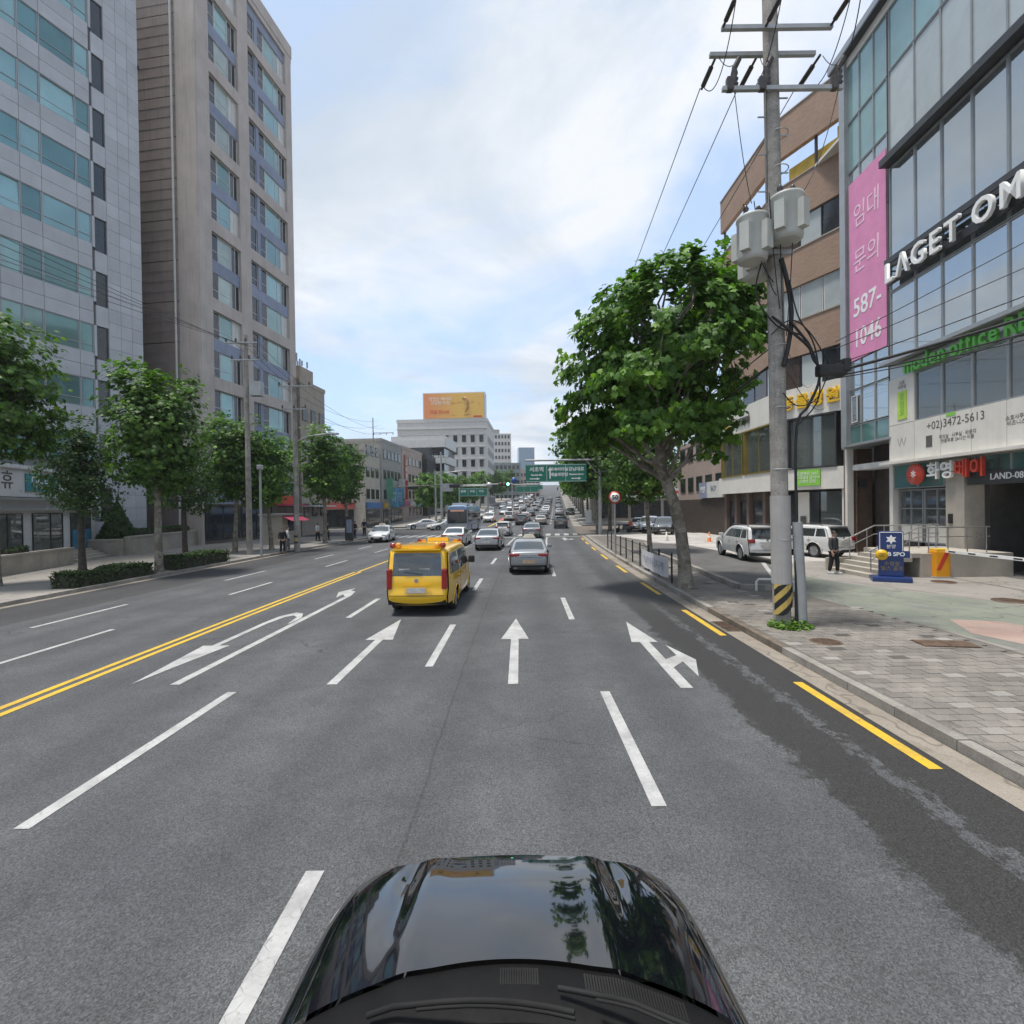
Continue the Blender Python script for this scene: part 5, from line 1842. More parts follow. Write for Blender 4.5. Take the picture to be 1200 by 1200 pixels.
# parked on the right
make_car('silver_suv', 'silver car parked on the forecourt left of the utility pole', SUV, P_pale, (11.95, 26.0, WALK + 0.1), radians(87), roofrack=True)
make_car('white_suv', 'white parked car behind the person in black', SUV, P_white, (16.0, 28.0, WALK), radians(109), roofrack=True)
make_car('black_suv', 'black car parked at the row end under the trees', SUV, P_black, (15.0, 50.5, WALK), radians(250))
make_car('silver_suv', 'silver car parked in the middle of the row under the trees', SUV, P_silver, (14.6, 54.5, WALK), radians(250))
make_car('dark_sedan', 'dark sedan parked farthest in the row under the trees', SEDAN, P_dgrey, (14.6, 58.5, WALK), radians(250))
make_car('garage_car', 'pale car parked inside the dark garage', SEDAN, P_silver, (24.0, 20.2, WALK), radians(180))

# the queue up the hill: four prototypes, copied
PROTO = []
far_spec = []
_r = random.Random(5)
for lane, xs in ((0, -6.1), (1, -3.1), (2, -0.1), (3, 2.9)):
    y = (92, 80, 80, 69)[lane]
    while y < 195:
        far_spec.append((lane, xs, y))
        y += _r.uniform(10, 21) * (1.0 if lane < 3 else 2.0)
for lane, xs in ((4, -9.2), (5, -12.2)):
    y = (88, 98)[lane - 4]
    while y < 260:
        far_spec.append((lane, xs, y))
        y += _r.uniform(13, 26)
pal = [('white', P_white), ('silver', P_silver), ('black', P_black), ('grey', P_grey), ('charcoal', P_dgrey), ('champagne', P_beige)]
kinds = [('sedan', SEDAN), ('sedan', SEDAN), ('suv', SUV), ('hatchback', HATCH)]
cache = {}
count = {}
lane_names = ['left turn lane', 'second lane', 'middle lane', 'right lane', 'inner oncoming lane', 'outer oncoming lane']
for i, (lane, xs, y) in enumerate(far_spec):
    cn, pm = pal[_r.choice([0, 0, 0, 1, 1, 2, 3, 4, 4, 5])]
    if lane == 3 and y < 70:
        cn, pm = 'charcoal', P_dgrey
    kn, K = kinds[_r.randrange(4)]
    n_in = count[lane] = count.get(lane, 0) + 1
    back = lane > 3
    lab = '%s car, %s from the junction in the %s up the hill' % (cn, ORD[min(n_in - 1, 19)], lane_names[lane])
    loc = road_pos(xs, y)
    slope = math.atan(rise(y + 1) - rise(y))
    hd = head(y, back)
    key = (cn, kn)
    if key not in cache:
        o = make_car(cn + '_' + kn, lab, K, pm, loc, hd, 'cars queueing up the hill')
        cache[key] = o
    else:
        o = copy_tree(cache[key])
        tag(o, lab)
        o.location = loc
        o.rotation_euler = (0, 0, hd)
    o.rotation_euler = (0, -slope if not back else slope, hd)
make_car('dark_sedan', 'dark car alone by the right kerb beyond the crosswalk', SEDAN, P_black, road_pos(5.2, 108), head(108, True))

# ---------------------------------------------------------------- bus
T = thing('city_bus', 'blue and grey city bus with dark windscreen coming through the junction', 'bus', (-6.3, 59.0, 0), head(59, True) + 0.02)
bw, bh, bl = 2.5, 3.25, 11.5
body = MB()
sec = [(-bw / 2 + .0, 0.35), (-bw / 2 - 0.0, 1.2), (-bw / 2 + 0.04, 2.6), (-bw / 2 + 0.22, 3.1), (-bw / 2 + 0.5, bh), (bw / 2 - 0.5, bh), (bw / 2 - 0.22, 3.1), (bw / 2 - 0.04, 2.6), (bw / 2, 1.2), (bw / 2, 0.35)]
st = [(0.0, 0.94, 0.96), (-0.12, 0.985, 0.99), (-0.4, 1, 1), (-bl + 0.3, 1, 1), (-bl, 0.96, 0.97)]
vs, fs = [], []
for x, ky, kz in st:
    for y, z in sec:
        vs.append((x, y * ky, 0.35 + (z - 0.35) * kz))
m_ = len(sec)
for i in range(len(st) - 1):
    for j in range(m_):
        a, b_ = i * m_ + j, i * m_ + (j + 1) % m_
        fs.append((a, b_, b_ + m_, a + m_))
body.add(vs, fs).add(vs[:m_], [tuple(range(m_))[::-1]]).add(vs[-m_:], [tuple(range(m_))])
body.build('body', P_busb, T)
piece('front_mask', M_alu, T, (0.03, 0, 0.75), (0.08, 2.28, 0.75))
piece('windscreen', M_dglass, T, (0.025, 0, 1.95), (0.06, 2.2, 1.55))
piece('destination_sign', emitter('orange_led_sign', (0.6, 0.32, 0.22), 0.12), T, (0.065, 0, 2.62), (0.02, 1.6, 0.18))
piece('skirt_band', M_frame, T, (0.05, 0, 0.42), (0.1, 2.34, 0.22))
piece('roof_unit', M_frame, T, (-2.8, 0, 3.38), (2.6, 1.7, 0.3))
piece('roof_unit', M_frame, T, (-8.0, 0, 3.36), (2.4, 1.7, 0.26))
for sg in (1, -1):
    piece('head_lamp', M_clearlamp, T, (0.06, sg * 0.92, 0.72), (0.06, 0.34, 0.2))
    for k in range(6):
        piece('side_window', M_dglass, T, (-1.0 - k * 1.75, sg * 1.235, 1.95), (1.68, 0.06, 1.25))
    piece('side_stripe', M_alu, T, (-5.8, sg * 1.252, 1.0), (11.0, 0.02, 0.25))
    b = MB().tube([(0.0, sg * 1.1, 2.9), (0.3, sg * 1.35, 2.8), (0.32, sg * 1.4, 2.4)], 0.03)
    b.cbox((0.32, sg * 1.4, 2.15), (0.1, 0.2, 0.4), 0.04)
    b.build('wing_mirror', M_trim, T)
    for x in (-2.6, -8.6):
        ty, ri = wheel_parts(0.48)
        w = link('wheel', ty, T, (x, sg * 1.17, 0.48))
        if sg > 0:
            w.rotation_euler = (0, 0, pi)
        link('rim', ri, w)

# ---------------------------------------------------------------- the camera car: black bonnet seen from above
T = thing('camera_car', 'glossy black car bonnet right below the camera', 'car', (-0.03, 0, 0))
M_hood = NT('black_clear_coat')
M_hood.b.inputs['Base Color'].default_value = (0.003, 0.0036, 0.006, 1)
M_hood.b.inputs['Roughness'].default_value = 0.05
M_hood.b.inputs['Specular IOR Level'].default_value = 0.75
M_hood.b.inputs['Coat Weight'].default_value = 1.0
M_hood.b.inputs['Coat Roughness'].default_value = 0.015
M_hood.bump(M_hood.noise(2.5, 2), 0.008, 0.01)
M_hood = M_hood.m


def hood_z(u, v):
    """u across -1..1, v 0 at the cowl .. 1 at the nose"""
    z = 1.10 - 0.09 * v - 0.05 * v ** 3 - (0.035 - 0.018 * v) * u * u - 0.022 * u ** 8
    # two raised creases converging to the cowl
    for sg in (-1, 1):
        c = sg * (0.60 + 0.02 * v)
        d = (u - c) * sg
        k = max(0.0, min(1.0, (v - 0.2) / 0.6)) ** 1.3 * (1 - 0.75 * max(0.0, (v - 0.8) / 0.2) ** 1.5)
        z -= 0.034 * k * exp(-((d - 0.05) / 0.055) ** 2)
        z += 0.010 * exp(-((d + 0.07) / 0.09) ** 2)
    return z


def hood_xy(u, v):
    w = 0.81 + 0.005 * v - 0.03 * v ** 8
    yb = 2.08 - 0.20 * u * u
    yf = 2.91 - 0.08 * u * u - 0.05 * u ** 10
    return u * w, yb + (yf - yb) * v


nu, nv = 72, 40
vs = []
for j in range(nv + 1):
    for i in range(nu + 1):
        u, v = -1 + 2 * i / nu, j / nv
        x, y = hood_xy(u, v)
        vs.append((x, y, hood_z(u, v)))
fs = [(j * (nu + 1) + i, j * (nu + 1) + i + 1, (j + 1) * (nu + 1) + i + 1, (j + 1) * (nu + 1) + i) for j in range(nv) for i in range(nu)]
MB().add(vs, fs, True).build('bonnet', M_hood, T)
# wings and nose wrap the bonnet
for sg in (-1, 1):
    vs, fs = [], []
    K_ = 8
    for j in range(26):
        v = -0.45 + 1.45 * j / 25
        x, y = hood_xy(sg, max(v, 0.0))
        if v < 0:
            y = hood_xy(sg, 0)[1] + v * 1.2
        z = hood_z(sg, max(v, 0.0))
        ww = 0.17 - 0.02 * max(v, 0) - 0.05 * max(0, v) ** 5
        for k in range(K_):
            t = k / (K_ - 1)
            vs.append((x + sg * (0.008 + ww * sin(t * pi / 2)), y, z - 0.006 - 0.02 * t - 0.62 * (1 - cos(t * pi / 2)) ** 1.3))
    for j in range(25):
        for k in range(K_ - 1):
            a = j * K_ + k
            f = (a, a + 1, a + 1 + K_, a + K_)
            fs.append(f if sg < 0 else f[::-1])
    MB().add(vs, fs, True).build('wing', M_hood, T)
    b = MB()
    b.cbox((sg * 0.64, 2.58, 0.74), (0.26, 0.30, 0.16), 0.06)
    b.build('head_lamp', M_clearlamp, T)
vs, fs = [], []
prof_n = [(0.0, 0.0), (0.05, -0.03), (0.09, -0.10), (0.11, -0.22), (0.12, -0.45), (0.05, -0.7)]
for i in range(33):
    u = -1 + 2 * i / 32
    x, y = hood_xy(u, 1)
    z = hood_z(u, 1)
    for dy, dz in prof_n:
        k = 1 - 0.55 * abs(u) ** 4
        vs.append((x * (1 + 0.6 * dy * abs(u)), y + 0.008 + dy * k, z - 0.008 + dz))
q = len(prof_n)
fs = [(i * q + j, (i + 1) * q + j, (i + 1) * q + j + 1, i * q + j + 1) for i in range(32) for j in range(q - 1)]
MB().add(vs, fs, True).build('nose', mat('satin_black_nose', (0.05, 0.05, 0.05), 0.35), T)
# cowl panel, vents, windscreen, wipers
vs, fs = [], []
for i in range(33):
    u = -1.02 + 2.04 * i / 32
    x, y = hood_xy(u, 0)
    z = hood_z(max(-1, min(1, u)), 0)
    vs += [(x, y - 0.004, z - 0.018), (x, y - 0.02, z - 0.014), (x, y - 0.17, z - 0.005), (x, y - 0.26, z - 0.03)]
fs = [(i * 4 + j + 1, (i + 1) * 4 + j + 1, (i + 1) * 4 + j, i * 4 + j) for i in range(32) for j in range(3)]
M_cowl = mat('cowl_plastic', (0.007, 0.007, 0.0075), 0.6, var=0.15, vs=8, spec=0.15)
MB().add(vs, fs, True).build('cowl', M_cowl, T)
for u0, u1, n_ in ((-0.05, 0.13, 16), (0.36, 0.80, 34)):
    for i in range(n_):
        u = u0 + (u1 - u0) * i / (n_ - 1)
        x, y = hood_xy(u, 0)
        z = hood_z(u, 0)
        piece('vent_slat', M_well, T, (x, y - 0.075, z - 0.012), (0.007, 0.075, 0.012), 0, 0.12)
vs, fs = [], []
for j in range(9):
    t = j / 8
    for i in range(33):
        u = -1 + 2 * i / 32
        x, y = hood_xy(u, 0)
        z = hood_z(u, 0)
        vs.append((x * (0.98 - 0.10 * t), y - 0.24 - 0.62 * t, z - 0.02 + 0.42 * t))
fs = [(j * 33 + i, j * 33 + i + 1, (j + 1) * 33 + i + 1, (j + 1) * 33 + i) for j in range(8) for i in range(32)]
MB().add(vs, fs, True).build('windscreen', mat('dark_windscreen', (0.008, 0.008, 0.009), 0.12, var=0.3, vs=6, spec=0.35), T)
for (xa, ya, xb, yb_) in ((-0.52, -0.16, 0.22, -0.33), (0.18, -0.15, 0.70, -0.27)):
    b = MB()
    pts = []
    for k in range(9):
        t = k / 8
        x = xa + (xb - xa) * t
        u = x / 0.80
        yy = hood_xy(u, 0)[1] + ya + (yb_ - ya) * t
        pts.append((x, yy, hood_z(u, 0) + 0.03 + 0.09 * t))
    b.tube(pts, 0.010, 6)
    b.tube([(p[0], p[1] - 0.035, p[2] + 0.015) for p in pts[2:]], 0.006, 5)
    b.build('wiper', M_well, T)
MB().cbox((0, -0.1, 1.45), (1.45, 2.0, 0.35), 0.12).build('roof', M_hood, T)
MB().cbox((0, 0.1, 0.62), (1.70, 4.2, 0.62), 0.15).build('body', M_hood, T)
for sg in (-1, 1):
    ty, ri = wheel_parts(0.37)
    for y in (1.95, -0.8):
        w = link('wheel', ty, T, (sg * 0.82, y, 0.37))
        w.rotation_euler = (0, 0, pi / 2 if sg > 0 else -pi / 2)
        link('rim', ri, w)
# ================================================================ TREES AND PLANTS
import numpy as np
M_bark = NT('plane_tree_bark')
_v = M_bark.n('ShaderNodeTexVoronoi')
_v.inputs['Scale'].default_value = 5.5
M_bark.link(M_bark.pos(), _v.inputs['Vector'])
_c = M_bark.mix(M_bark.ramp(_v.outputs['Color'], 0.3, 0.7), (0.15, 0.13, 0.105), (0.27, 0.25, 0.205))
_c = M_bark.mix(M_bark.ramp(M_bark.noise(14, 4), 0.4, 0.7, 0, 0.5), _c, (0.10, 0.085, 0.065))
M_bark.link(_c, M_bark.b.inputs['Base Color'])
M_bark.b.inputs['Roughness'].default_value = 0.9
M_bark.bump(M_bark.noise(22, 4, 0.7), 0.5, 0.03)
M_bark = M_bark.m
M_barkd = mat('dark_bark', (0.06, 0.05, 0.042), 0.9, var=0.3, vs=6, bump=0.6)
M_leaf = leaf_mat('plane_leaves', (0.027, 0.066, 0.013), (0.068, 0.150, 0.023), (0.180, 0.315, 0.044))
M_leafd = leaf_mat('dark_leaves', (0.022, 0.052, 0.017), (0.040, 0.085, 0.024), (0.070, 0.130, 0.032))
M_leafh = leaf_mat('hedge_leaves', (0.018, 0.040, 0.014), (0.035, 0.068, 0.018), (0.06, 0.10, 0.03))

LEAF_BIG = np.array([(0, 0, 0), (0.26, 0.06, .02), (0.50, 0.22, -.03), (0.30, 0.42, .03), (0.46, 0.74, -.05), (0.17, 0.66, .05), (0.0, 1.05, -.04), (-0.17, 0.66, .05), (-0.46, 0.74, -.05), (-0.30, 0.42, .03), (-0.50, 0.22, -.03), (-0.26, 0.06, .02), (0.0, 0.45, 0.09)])
LEAF_BIG_F = [(12, i, i + 1) for i in range(0, 11)] + [(12, 11, 0)]
LEAF_MID = np.array([(0, 0, 0), (0.42, 0.25, -.03), (0.36, 0.75, -.04), (0, 1.05, 0), (-0.36, 0.75, -.04), (-0.42, 0.25, -.03), (0, 0.5, 0.08)])
LEAF_MID_F = [(6, 0, 1), (6, 1, 2), (6, 2, 3), (6, 3, 4), (6, 4, 5), (6, 5, 0)]
LEAF_SM = np.array([(0, 0, 0), (0.38, 0.5, .05), (0, 1.0, 0), (-0.38, 0.5, .05)])
LEAF_SM_F = [(0, 1, 2), (0, 2, 3)]


def leaf_mesh(pts, nrm, sizes, tone, shape, m, rng):
    """one leaf face set per point; orientation scattered round the outward direction"""
    tv, tf = {'big': (LEAF_BIG, LEAF_BIG_F), 'mid': (LEAF_MID, LEAF_MID_F), 'small': (LEAF_SM, LEAF_SM_F)}[shape]
    N, k, q = len(pts), len(tv), len(tf)
    n = nrm + rng.normal(0, 0.55, (N, 3))
    n /= np.linalg.norm(n, axis=1)[:, None] + 1e-9
    d = rng.normal(0, 1, (N, 3))
    d[:, 2] -= 0.5
    d -= (d * n).sum(1)[:, None] * n
    d /= np.linalg.norm(d, axis=1)[:, None] + 1e-9
    s = np.cross(d, n)
    P = pts[:, None, :] + sizes[:, None, None] * (tv[None, :, 0, None] * s[:, None, :] + (tv[None, :, 1, None] - 0.5) * d[:, None, :] + tv[None, :, 2, None] * n[:, None, :])
    me = bpy.data.meshes.new('leaves')
    me.vertices.add(N * k)
    me.vertices.foreach_set('co', P.reshape(-1).astype(np.float32))
    F = (np.array(tf)[None] + (np.arange(N) * k)[:, None, None]).reshape(-1)
    me.loops.add(len(F))
    me.loops.foreach_set('vertex_index', F.astype(np.int32))
    me.polygons.add(N * q)
    me.polygons.foreach_set('loop_start', (np.arange(N * q) * 3).astype(np.int32))
    me.polygons.foreach_set('loop_total', np.full(N * q, 3, dtype=np.int32))
    at = me.attributes.new('leaf', 'FLOAT', 'POINT')
    at.data.foreach_set('value', np.repeat(tone, k).astype(np.float32))
    me.materials.append(m)
    me.update(calc_edges=True)
    return me


def crown_mesh(lobes, count, size, shape, m, seed, cluster=14, spread=0.34, shell=0.55):
    """lobes: (cx, cy, cz, rx, ry, rz). Leaves gather in sprays spread through each lobe, denser towards its skin"""
    rng = np.random.default_rng(seed)
    L = np.array(lobes)
    vol = (L[:, 3] * L[:, 4] * L[:, 5]) ** 0.72
    C = L[:, :3].mean(0)
    nc = max(1, count // cluster)
    which = rng.choice(len(L), nc, p=vol / vol.sum())
    d = rng.normal(0, 1, (nc, 3))
    d /= np.linalg.norm(d, axis=1)[:, None]
    r = shell + (1 - shell) * rng.random(nc) ** 0.6
    r *= 1 + 0.19 * np.abs(rng.normal(0, 1, nc)) - 0.08
    cc = L[which, :3] + d * r[:, None] * L[which, 3:]
    sz = L[which, 3:].mean(1)
    n = nc * cluster
    ci = np.repeat(np.arange(nc), cluster)
    off = rng.normal(0, 1, (n, 3)) * (spread * np.clip(sz[ci], 0.5, 1.4))[:, None] * 0.62
    off[:, 2] *= 0.62
    pts = cc[ci] + off
    out = pts - C
    out /= np.linalg.norm(out, axis=1)[:, None] + 1e-9
    out[:, 2] += 0.75
    ct = rng.random(nc)
    tone = np.clip(0.62 * ct[ci] + 0.38 * rng.random(n), 0, 1)
    sizes = size * (0.65 + 0.7 * rng.random(n))
    return leaf_mesh(pts, out, sizes, tone, shape, m, rng)


def spline3(pts, n=5):
    P = [Vector(p) for p in pts]
    out = []
    for i in range(len(P) - 1):
        a, b_, c, d = P[max(i - 1, 0)], P[i], P[i + 1], P[min(i + 2, len(P) - 1)]
        for k in range(n):
            t = k / n
            out.append(0.5 * ((2 * b_) + (c - a) * t + (2 * a - 5 * b_ + 4 * c - d) * t * t + (3 * b_ - a - 3 * c + d) * t ** 3))
    return out + [P[-1]]


def limb(b, a, c, r0, r1, rng, sag=0.12, n=5):
    a, c = Vector(a), Vector(c)
    pts = []
    for i in range(n + 1):
        t = i / n
        p = a.lerp(c, t)
        w = sin(pi * t) * sag * (c - a).length
        pts.append(p + Vector((rng.uniform(-1, 1), rng.uniform(-1, 1), rng.uniform(-.4, .4))) * w * 0.5)
    b.tube(pts, [r0 + (r1 - r0) * i / n for i in range(n + 1)], 7)


def tree_meshes(h, rx, z0, trunk_r, seed, leaves, size, shape='mid', lean=(0, 0), m=None, lobes_n=11, bark=None, squash=1.0):
    rng = random.Random(seed)
    zc, rz = (h + z0) / 2, (h - z0) / 2
    lobes = []
    for i in range(lobes_n):
        a = 2 * pi * i * 0.382 + rng.uniform(-.4, .4)
        q = (i + 0.5) / lobes_n
        zz = z0 + (h - z0) * (0.16 + 0.74 * q)
        prof = sqrt(max(0.05, 1 - ((zz - zc) / (rz * 1.08)) ** 2))
        rr = rx * prof * rng.uniform(0.42, 0.66)
        s = rx * rng.uniform(0.38, 0.52) * (0.72 + 0.36 * prof)
        lobes.append((lean[0] + rr * cos(a), lean[1] + rr * sin(a), zz, s, s, s * 0.82 * squash))
    lobes.append((lean[0], lean[1], zc, rx * 0.5, rx * 0.5, rz * 0.75))
    cm = crown_mesh(lobes, leaves, size, shape, m or M_leaf, seed)
    b = MB()
    fork = (lean[0] * 0.75, lean[1] * 0.75, z0 + 0.25 * (h - z0))
    path = [(0, 0, -0.05), (0.02 + lean[0] * .1, 0, 0.35), (lean[0] * 0.25, lean[1] * .25, z0 * 0.45), (lean[0] * 0.55, lean[1] * .55, z0 * 0.9), fork, (lean[0], lean[1], z0 + 0.62 * (h - z0)), (lean[0], lean[1], z0 + 0.9 * (h - z0))]
    b.tube(path, [trunk_r * 1.4, trunk_r * 1.08, trunk_r * 0.95, trunk_r * 0.85, trunk_r * 0.68, trunk_r * 0.3, trunk_r * 0.1], 10)
    tm = b.mesh(bark or M_bark)
    br = MB()
    for l in lobes[:-1]:
        zf = min(l[2] - 0.2, fork[2] + 0.35 * max(0, l[2] - fork[2]))
        limb(br, (fork[0] * (zf / fork[2]) if zf < fork[2] else fork[0], fork[1], max(zf, z0 * 0.85)), l[:3], trunk_r * 0.34, trunk_r * 0.1, rng)
    return cm, tm, br.mesh(bark or M_bark)


def tree(name, label, loc, ms, rz=0.0, sc=1.0, group=None):
    t = thing(name, label, 'tree', loc, rz, group)
    t.scale = (sc, sc, sc)
    link('trunk', ms[1], t)
    tag(link('limbs', ms[2], t), kind='stuff')
    tag(link('crown', ms[0], t), kind='stuff')
    return t


# near plane tree on the right: broad crown, trunk leaning to the road
near_lobes = []
_r = random.Random(3)
_k = 0
while len(near_lobes) < 34:           # separate leaf masses carried at the limb ends, open between
    _k += 1
    a_ = 2.399 * _k + _r.uniform(-.3, .3)
    q_ = _r.random() ** 0.9
    z_ = 4.9 + 5.6 * q_
    R_ = 3.0 * sqrt(max(0.05, 1 - ((z_ - 6.9) / 4.2) ** 2)) * _r.uniform(0.62, 1.0)
    if z_ < 5.8 and R_ < 1.2:
        continue
    s_ = _r.uniform(0.58, 0.95)
    near_lobes.append((0.15 + R_ * cos(a_) + (0.5 if z_ > 8.5 else 0), R_ * sin(a_) * 0.95, z_, s_, s_, s_ * 0.62))
for (x, y, z, s) in ((-2.75, 0.3, 6.1, 0.85), (-2.7, -0.7, 7.2, 0.9), (-2.3, -1.2, 8.4, 0.9), (-1.6, -0.9, 9.3, 0.85), (-2.0, 1.2, 5.6, 0.8), (-0.4, -1.5, 9.9, 0.8), (-1.8, -1.6, 6.5, 0.9)):
    near_lobes.append((x, y, z, s, s, s * 0.7))
for (x, z, s) in ((-0.2, 7.2, 1.5), (0.7, 8.2, 1.4), (-1.0, 6.4, 1.2), (1.4, 6.6, 1.2)):
    near_lobes.append((x, _r.uniform(-.8, .8), z, s, s, s * 0.8))
for k in range(26):          # upright shoots that break the outline
    a_, e_ = _r.uniform(0, 2 * pi), _r.uniform(0.1, 1.25)
    near_lobes.append((0.2 + 2.95 * cos(a_) * cos(e_), 2.8 * sin(a_) * cos(e_), 7.2 + 3.6 * sin(e_), 0.32, 0.32, 0.55))
T = thing('plane_tree', 'large leafy plane tree beside the utility pole on the right pavement', 'tree', (5.85, 17.4, WALK))
_lb = [(l[0] - 0.65, *l[1:]) for l in near_lobes]
tag(link('crown', crown_mesh(_lb, 21500, 0.21, 'big', M_leaf, 21, cluster=13, spread=0.30, shell=0.4), T), kind='stuff')
b = MB()
b.tube([(0.03, 0, -0.05), (0.02, 0, 0.25), (-0.02, 0, 1.0), (-0.12, 0.02, 2.0), (-0.36, 0.05, 3.0), (-0.72, 0.05, 4.0), (-0.88, 0, 5.4), (-0.7, 0.1, 7.5), (-0.4, 0, 9.6)], [0.33, 0.25, 0.215, 0.20, 0.19, 0.18, 0.14, 0.085, 0.02], 12)
b.build('trunk', M_bark, T)
b = MB()
for l in _lb:
    z = min(max(3.6, l[2] - 2.0), 7.5)
    limb(b, (-0.72 if z > 3.9 else -0.6, 0.05, z), l[:3], 0.075, 0.018, _r, 0.16, 6)
tag(b.build('limbs', M_bark, T), kind='stuff')

A = tree_meshes(9.7, 2.05, 2.9, 0.17, 31, 7600, 0.20, 'big', lobes_n=17)
A0 = tree_meshes(10.6, 2.2, 4.7, 0.2, 37, 7600, 0.20, 'big', lobes_n=15)
B = tree_meshes(9.3, 2.1, 2.7, 0.16, 47, 7600, 0.20, 'big', lean=(0.3, 0.1), lobes_n=15)
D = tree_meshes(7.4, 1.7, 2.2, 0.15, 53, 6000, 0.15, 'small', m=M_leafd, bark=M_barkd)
F1 = tree_meshes(11.5, 3.6, 3.2, 0.2, 61, 6500, 0.34, 'mid', lobes_n=15)
F2 = tree_meshes(12.5, 3.8, 3.4, 0.2, 67, 6500, 0.34, 'mid', lean=(-0.4, 0), lobes_n=15)
tree('plane_tree', 'plane tree cut off by the left edge above the white shop', (-20.3, 20.0, WALK), A0, 0.4, 1.0)
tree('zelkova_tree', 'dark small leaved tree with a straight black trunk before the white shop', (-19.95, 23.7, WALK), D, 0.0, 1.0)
tree('plane_tree', 'tall pale trunked plane tree rising from the kerb hedge on the left', (-16.6, 24.0, 0.1), A, 2.2, 1.03)
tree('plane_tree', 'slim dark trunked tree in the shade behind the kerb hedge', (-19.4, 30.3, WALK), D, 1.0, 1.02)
tree('plane_tree', 'plane tree before the tower, right of the tall pale trunked one', (-18.8, 34.6, WALK), B, 0.7, 1.02)
tree('plane_tree', 'plane tree standing between two poles in front of the tower', (-17.2, 36.6, WALK), B, 3.1, 0.92)
tree('plane_tree', 'round crowned plane tree just right of the left lamp pole', (-15.9, 43.5, WALK), A, 4.0, 1.02)
tree('plane_tree', 'plane tree in front of the grey street building, beyond the lamp pole', (-16.8, 52.0, WALK), B, 1.7, 1.05)
tree('plane_tree', 'plane tree half hidden behind the large one on the right', (8.1, 30.0, WALK), B, 2.6, 0.9)
for i, (xo, y, ms, sc) in enumerate(((6.6, 52.6, F2, 0.95), (8.6, 60, F1, 1.12), (8.2, 78, F2, 1.25), (7.6, 87, F1, 1.2), (7.4, 97, F2, 1.22), (7.4, 108, F1, 1.2), (7.4, 119, F2, 1.15), (7.4, 131, F1, 1.1), (7.4, 145, F2, 1.1), (7.4, 160, F1, 1.05), (7.4, 178, F2, 1.0), (7.4, 198, F1, 1.0), (7.4, 220, F2, 1.0), (7.4, 244, F1, 1.0), (7.4, 272, F2, 1.0), (7.4, 305, F1, 1.0))):
    tree('street_tree', ORD[i] + ' street tree up the right side from the overhead sign', (xo + bend(y), y, rise(y)), ms, i * 1.3, sc, 'trees along the right side of the hill')
for i, (xo, y, ms, sc) in enumerate(((-19.0, 86, F1, 0.74), (-18.6, 95, F2, 0.7), (-18.8, 104, F1, 0.74), (-18.5, 114, F2, 0.68), (-18.6, 126, F1, 0.75), (-18.6, 140, F2, 0.8), (-18.6, 156, F1, 0.85), (-18.6, 174, F2, 0.9), (-18.6, 194, F1, 0.9), (-18.6, 216, F2, 0.95), (-18.6, 242, F1, 1.0), (-18.6, 270, F2, 1.0), (-18.6, 300, F1, 1.0), (-18.6, 335, F2, 1.0))):
    tree('street_tree', ORD[i] + ' street tree up the left side beyond the side street', (xo + bend(y), y, rise(y)), ms, i * 1.7 + 0.5, sc, 'trees along the left side of the hill')


def leaf_box(name, label, cat, loc, size, n, leaf, seed, rz=0.0, m=None, cone=False):
    """clipped hedge or topiary: twigs inside, leaves over the skin"""
    rng = np.random.default_rng(seed)
    p = rng.random((n, 3))
    if cone:
        h = rng.random(n) ** 1.5
        a = rng.random(n) * 2 * pi
        r = (1 - h) * size[0] / 2 * (0.82 + 0.25 * rng.random(n))
        pts = np.stack([r * np.cos(a), r * np.sin(a), h * size[2]], 1)
        nr = np.stack([np.cos(a), np.sin(a), np.full(n, 0.5)], 1)
    else:
        u = rng.uniform(-1, 1, (n, 3))
        ax = rng.choice(3, n, p=[0.12, 0.33, 0.55])
        u[np.arange(n), ax] = np.sign(u[np.arange(n), ax]) * (1 - 0.25 * rng.random(n))
        u[ax == 2, 2] = np.abs(u[ax == 2, 2])
        pts = u * np.array(size) / 2 * 0.96 + np.array([0, 0, size[2] / 2])
        pts[:, 2] += 0.05 * np.sin(pts[:, 0] * 2.3) + 0.04 * np.sin(pts[:, 0] * 5.1 + pts[:, 1] * 4) + rng.normal(0, 0.045, n)
        pts[:, 1] += rng.normal(0, 0.04, n)
        nr = np.where(np.arange(3)[None] == ax[:, None], np.sign(u), 0.0) + np.array([0, 0, .4])
    t = thing(name, label, cat, loc, rz)
    me = leaf_mesh(pts, nr, leaf * (0.7 + 0.6 * rng.random(n)), rng.random(n), 'small', m or M_leafh, rng)
    tag(link('foliage', me, t), kind='stuff')
    if cone:
        MB().lathe([(size[0] * 0.40, 0.02), (size[0] * 0.22, size[2] * 0.45), (0.02, size[2] * 0.92)], n=14).build('twigs', M_barkd, t)
    else:
        MB().box((0, 0, size[2] * 0.42), (size[0] * 0.9, size[1] * 0.84, size[2] * 0.8)).build('twigs', M_barkd, t)
    return t


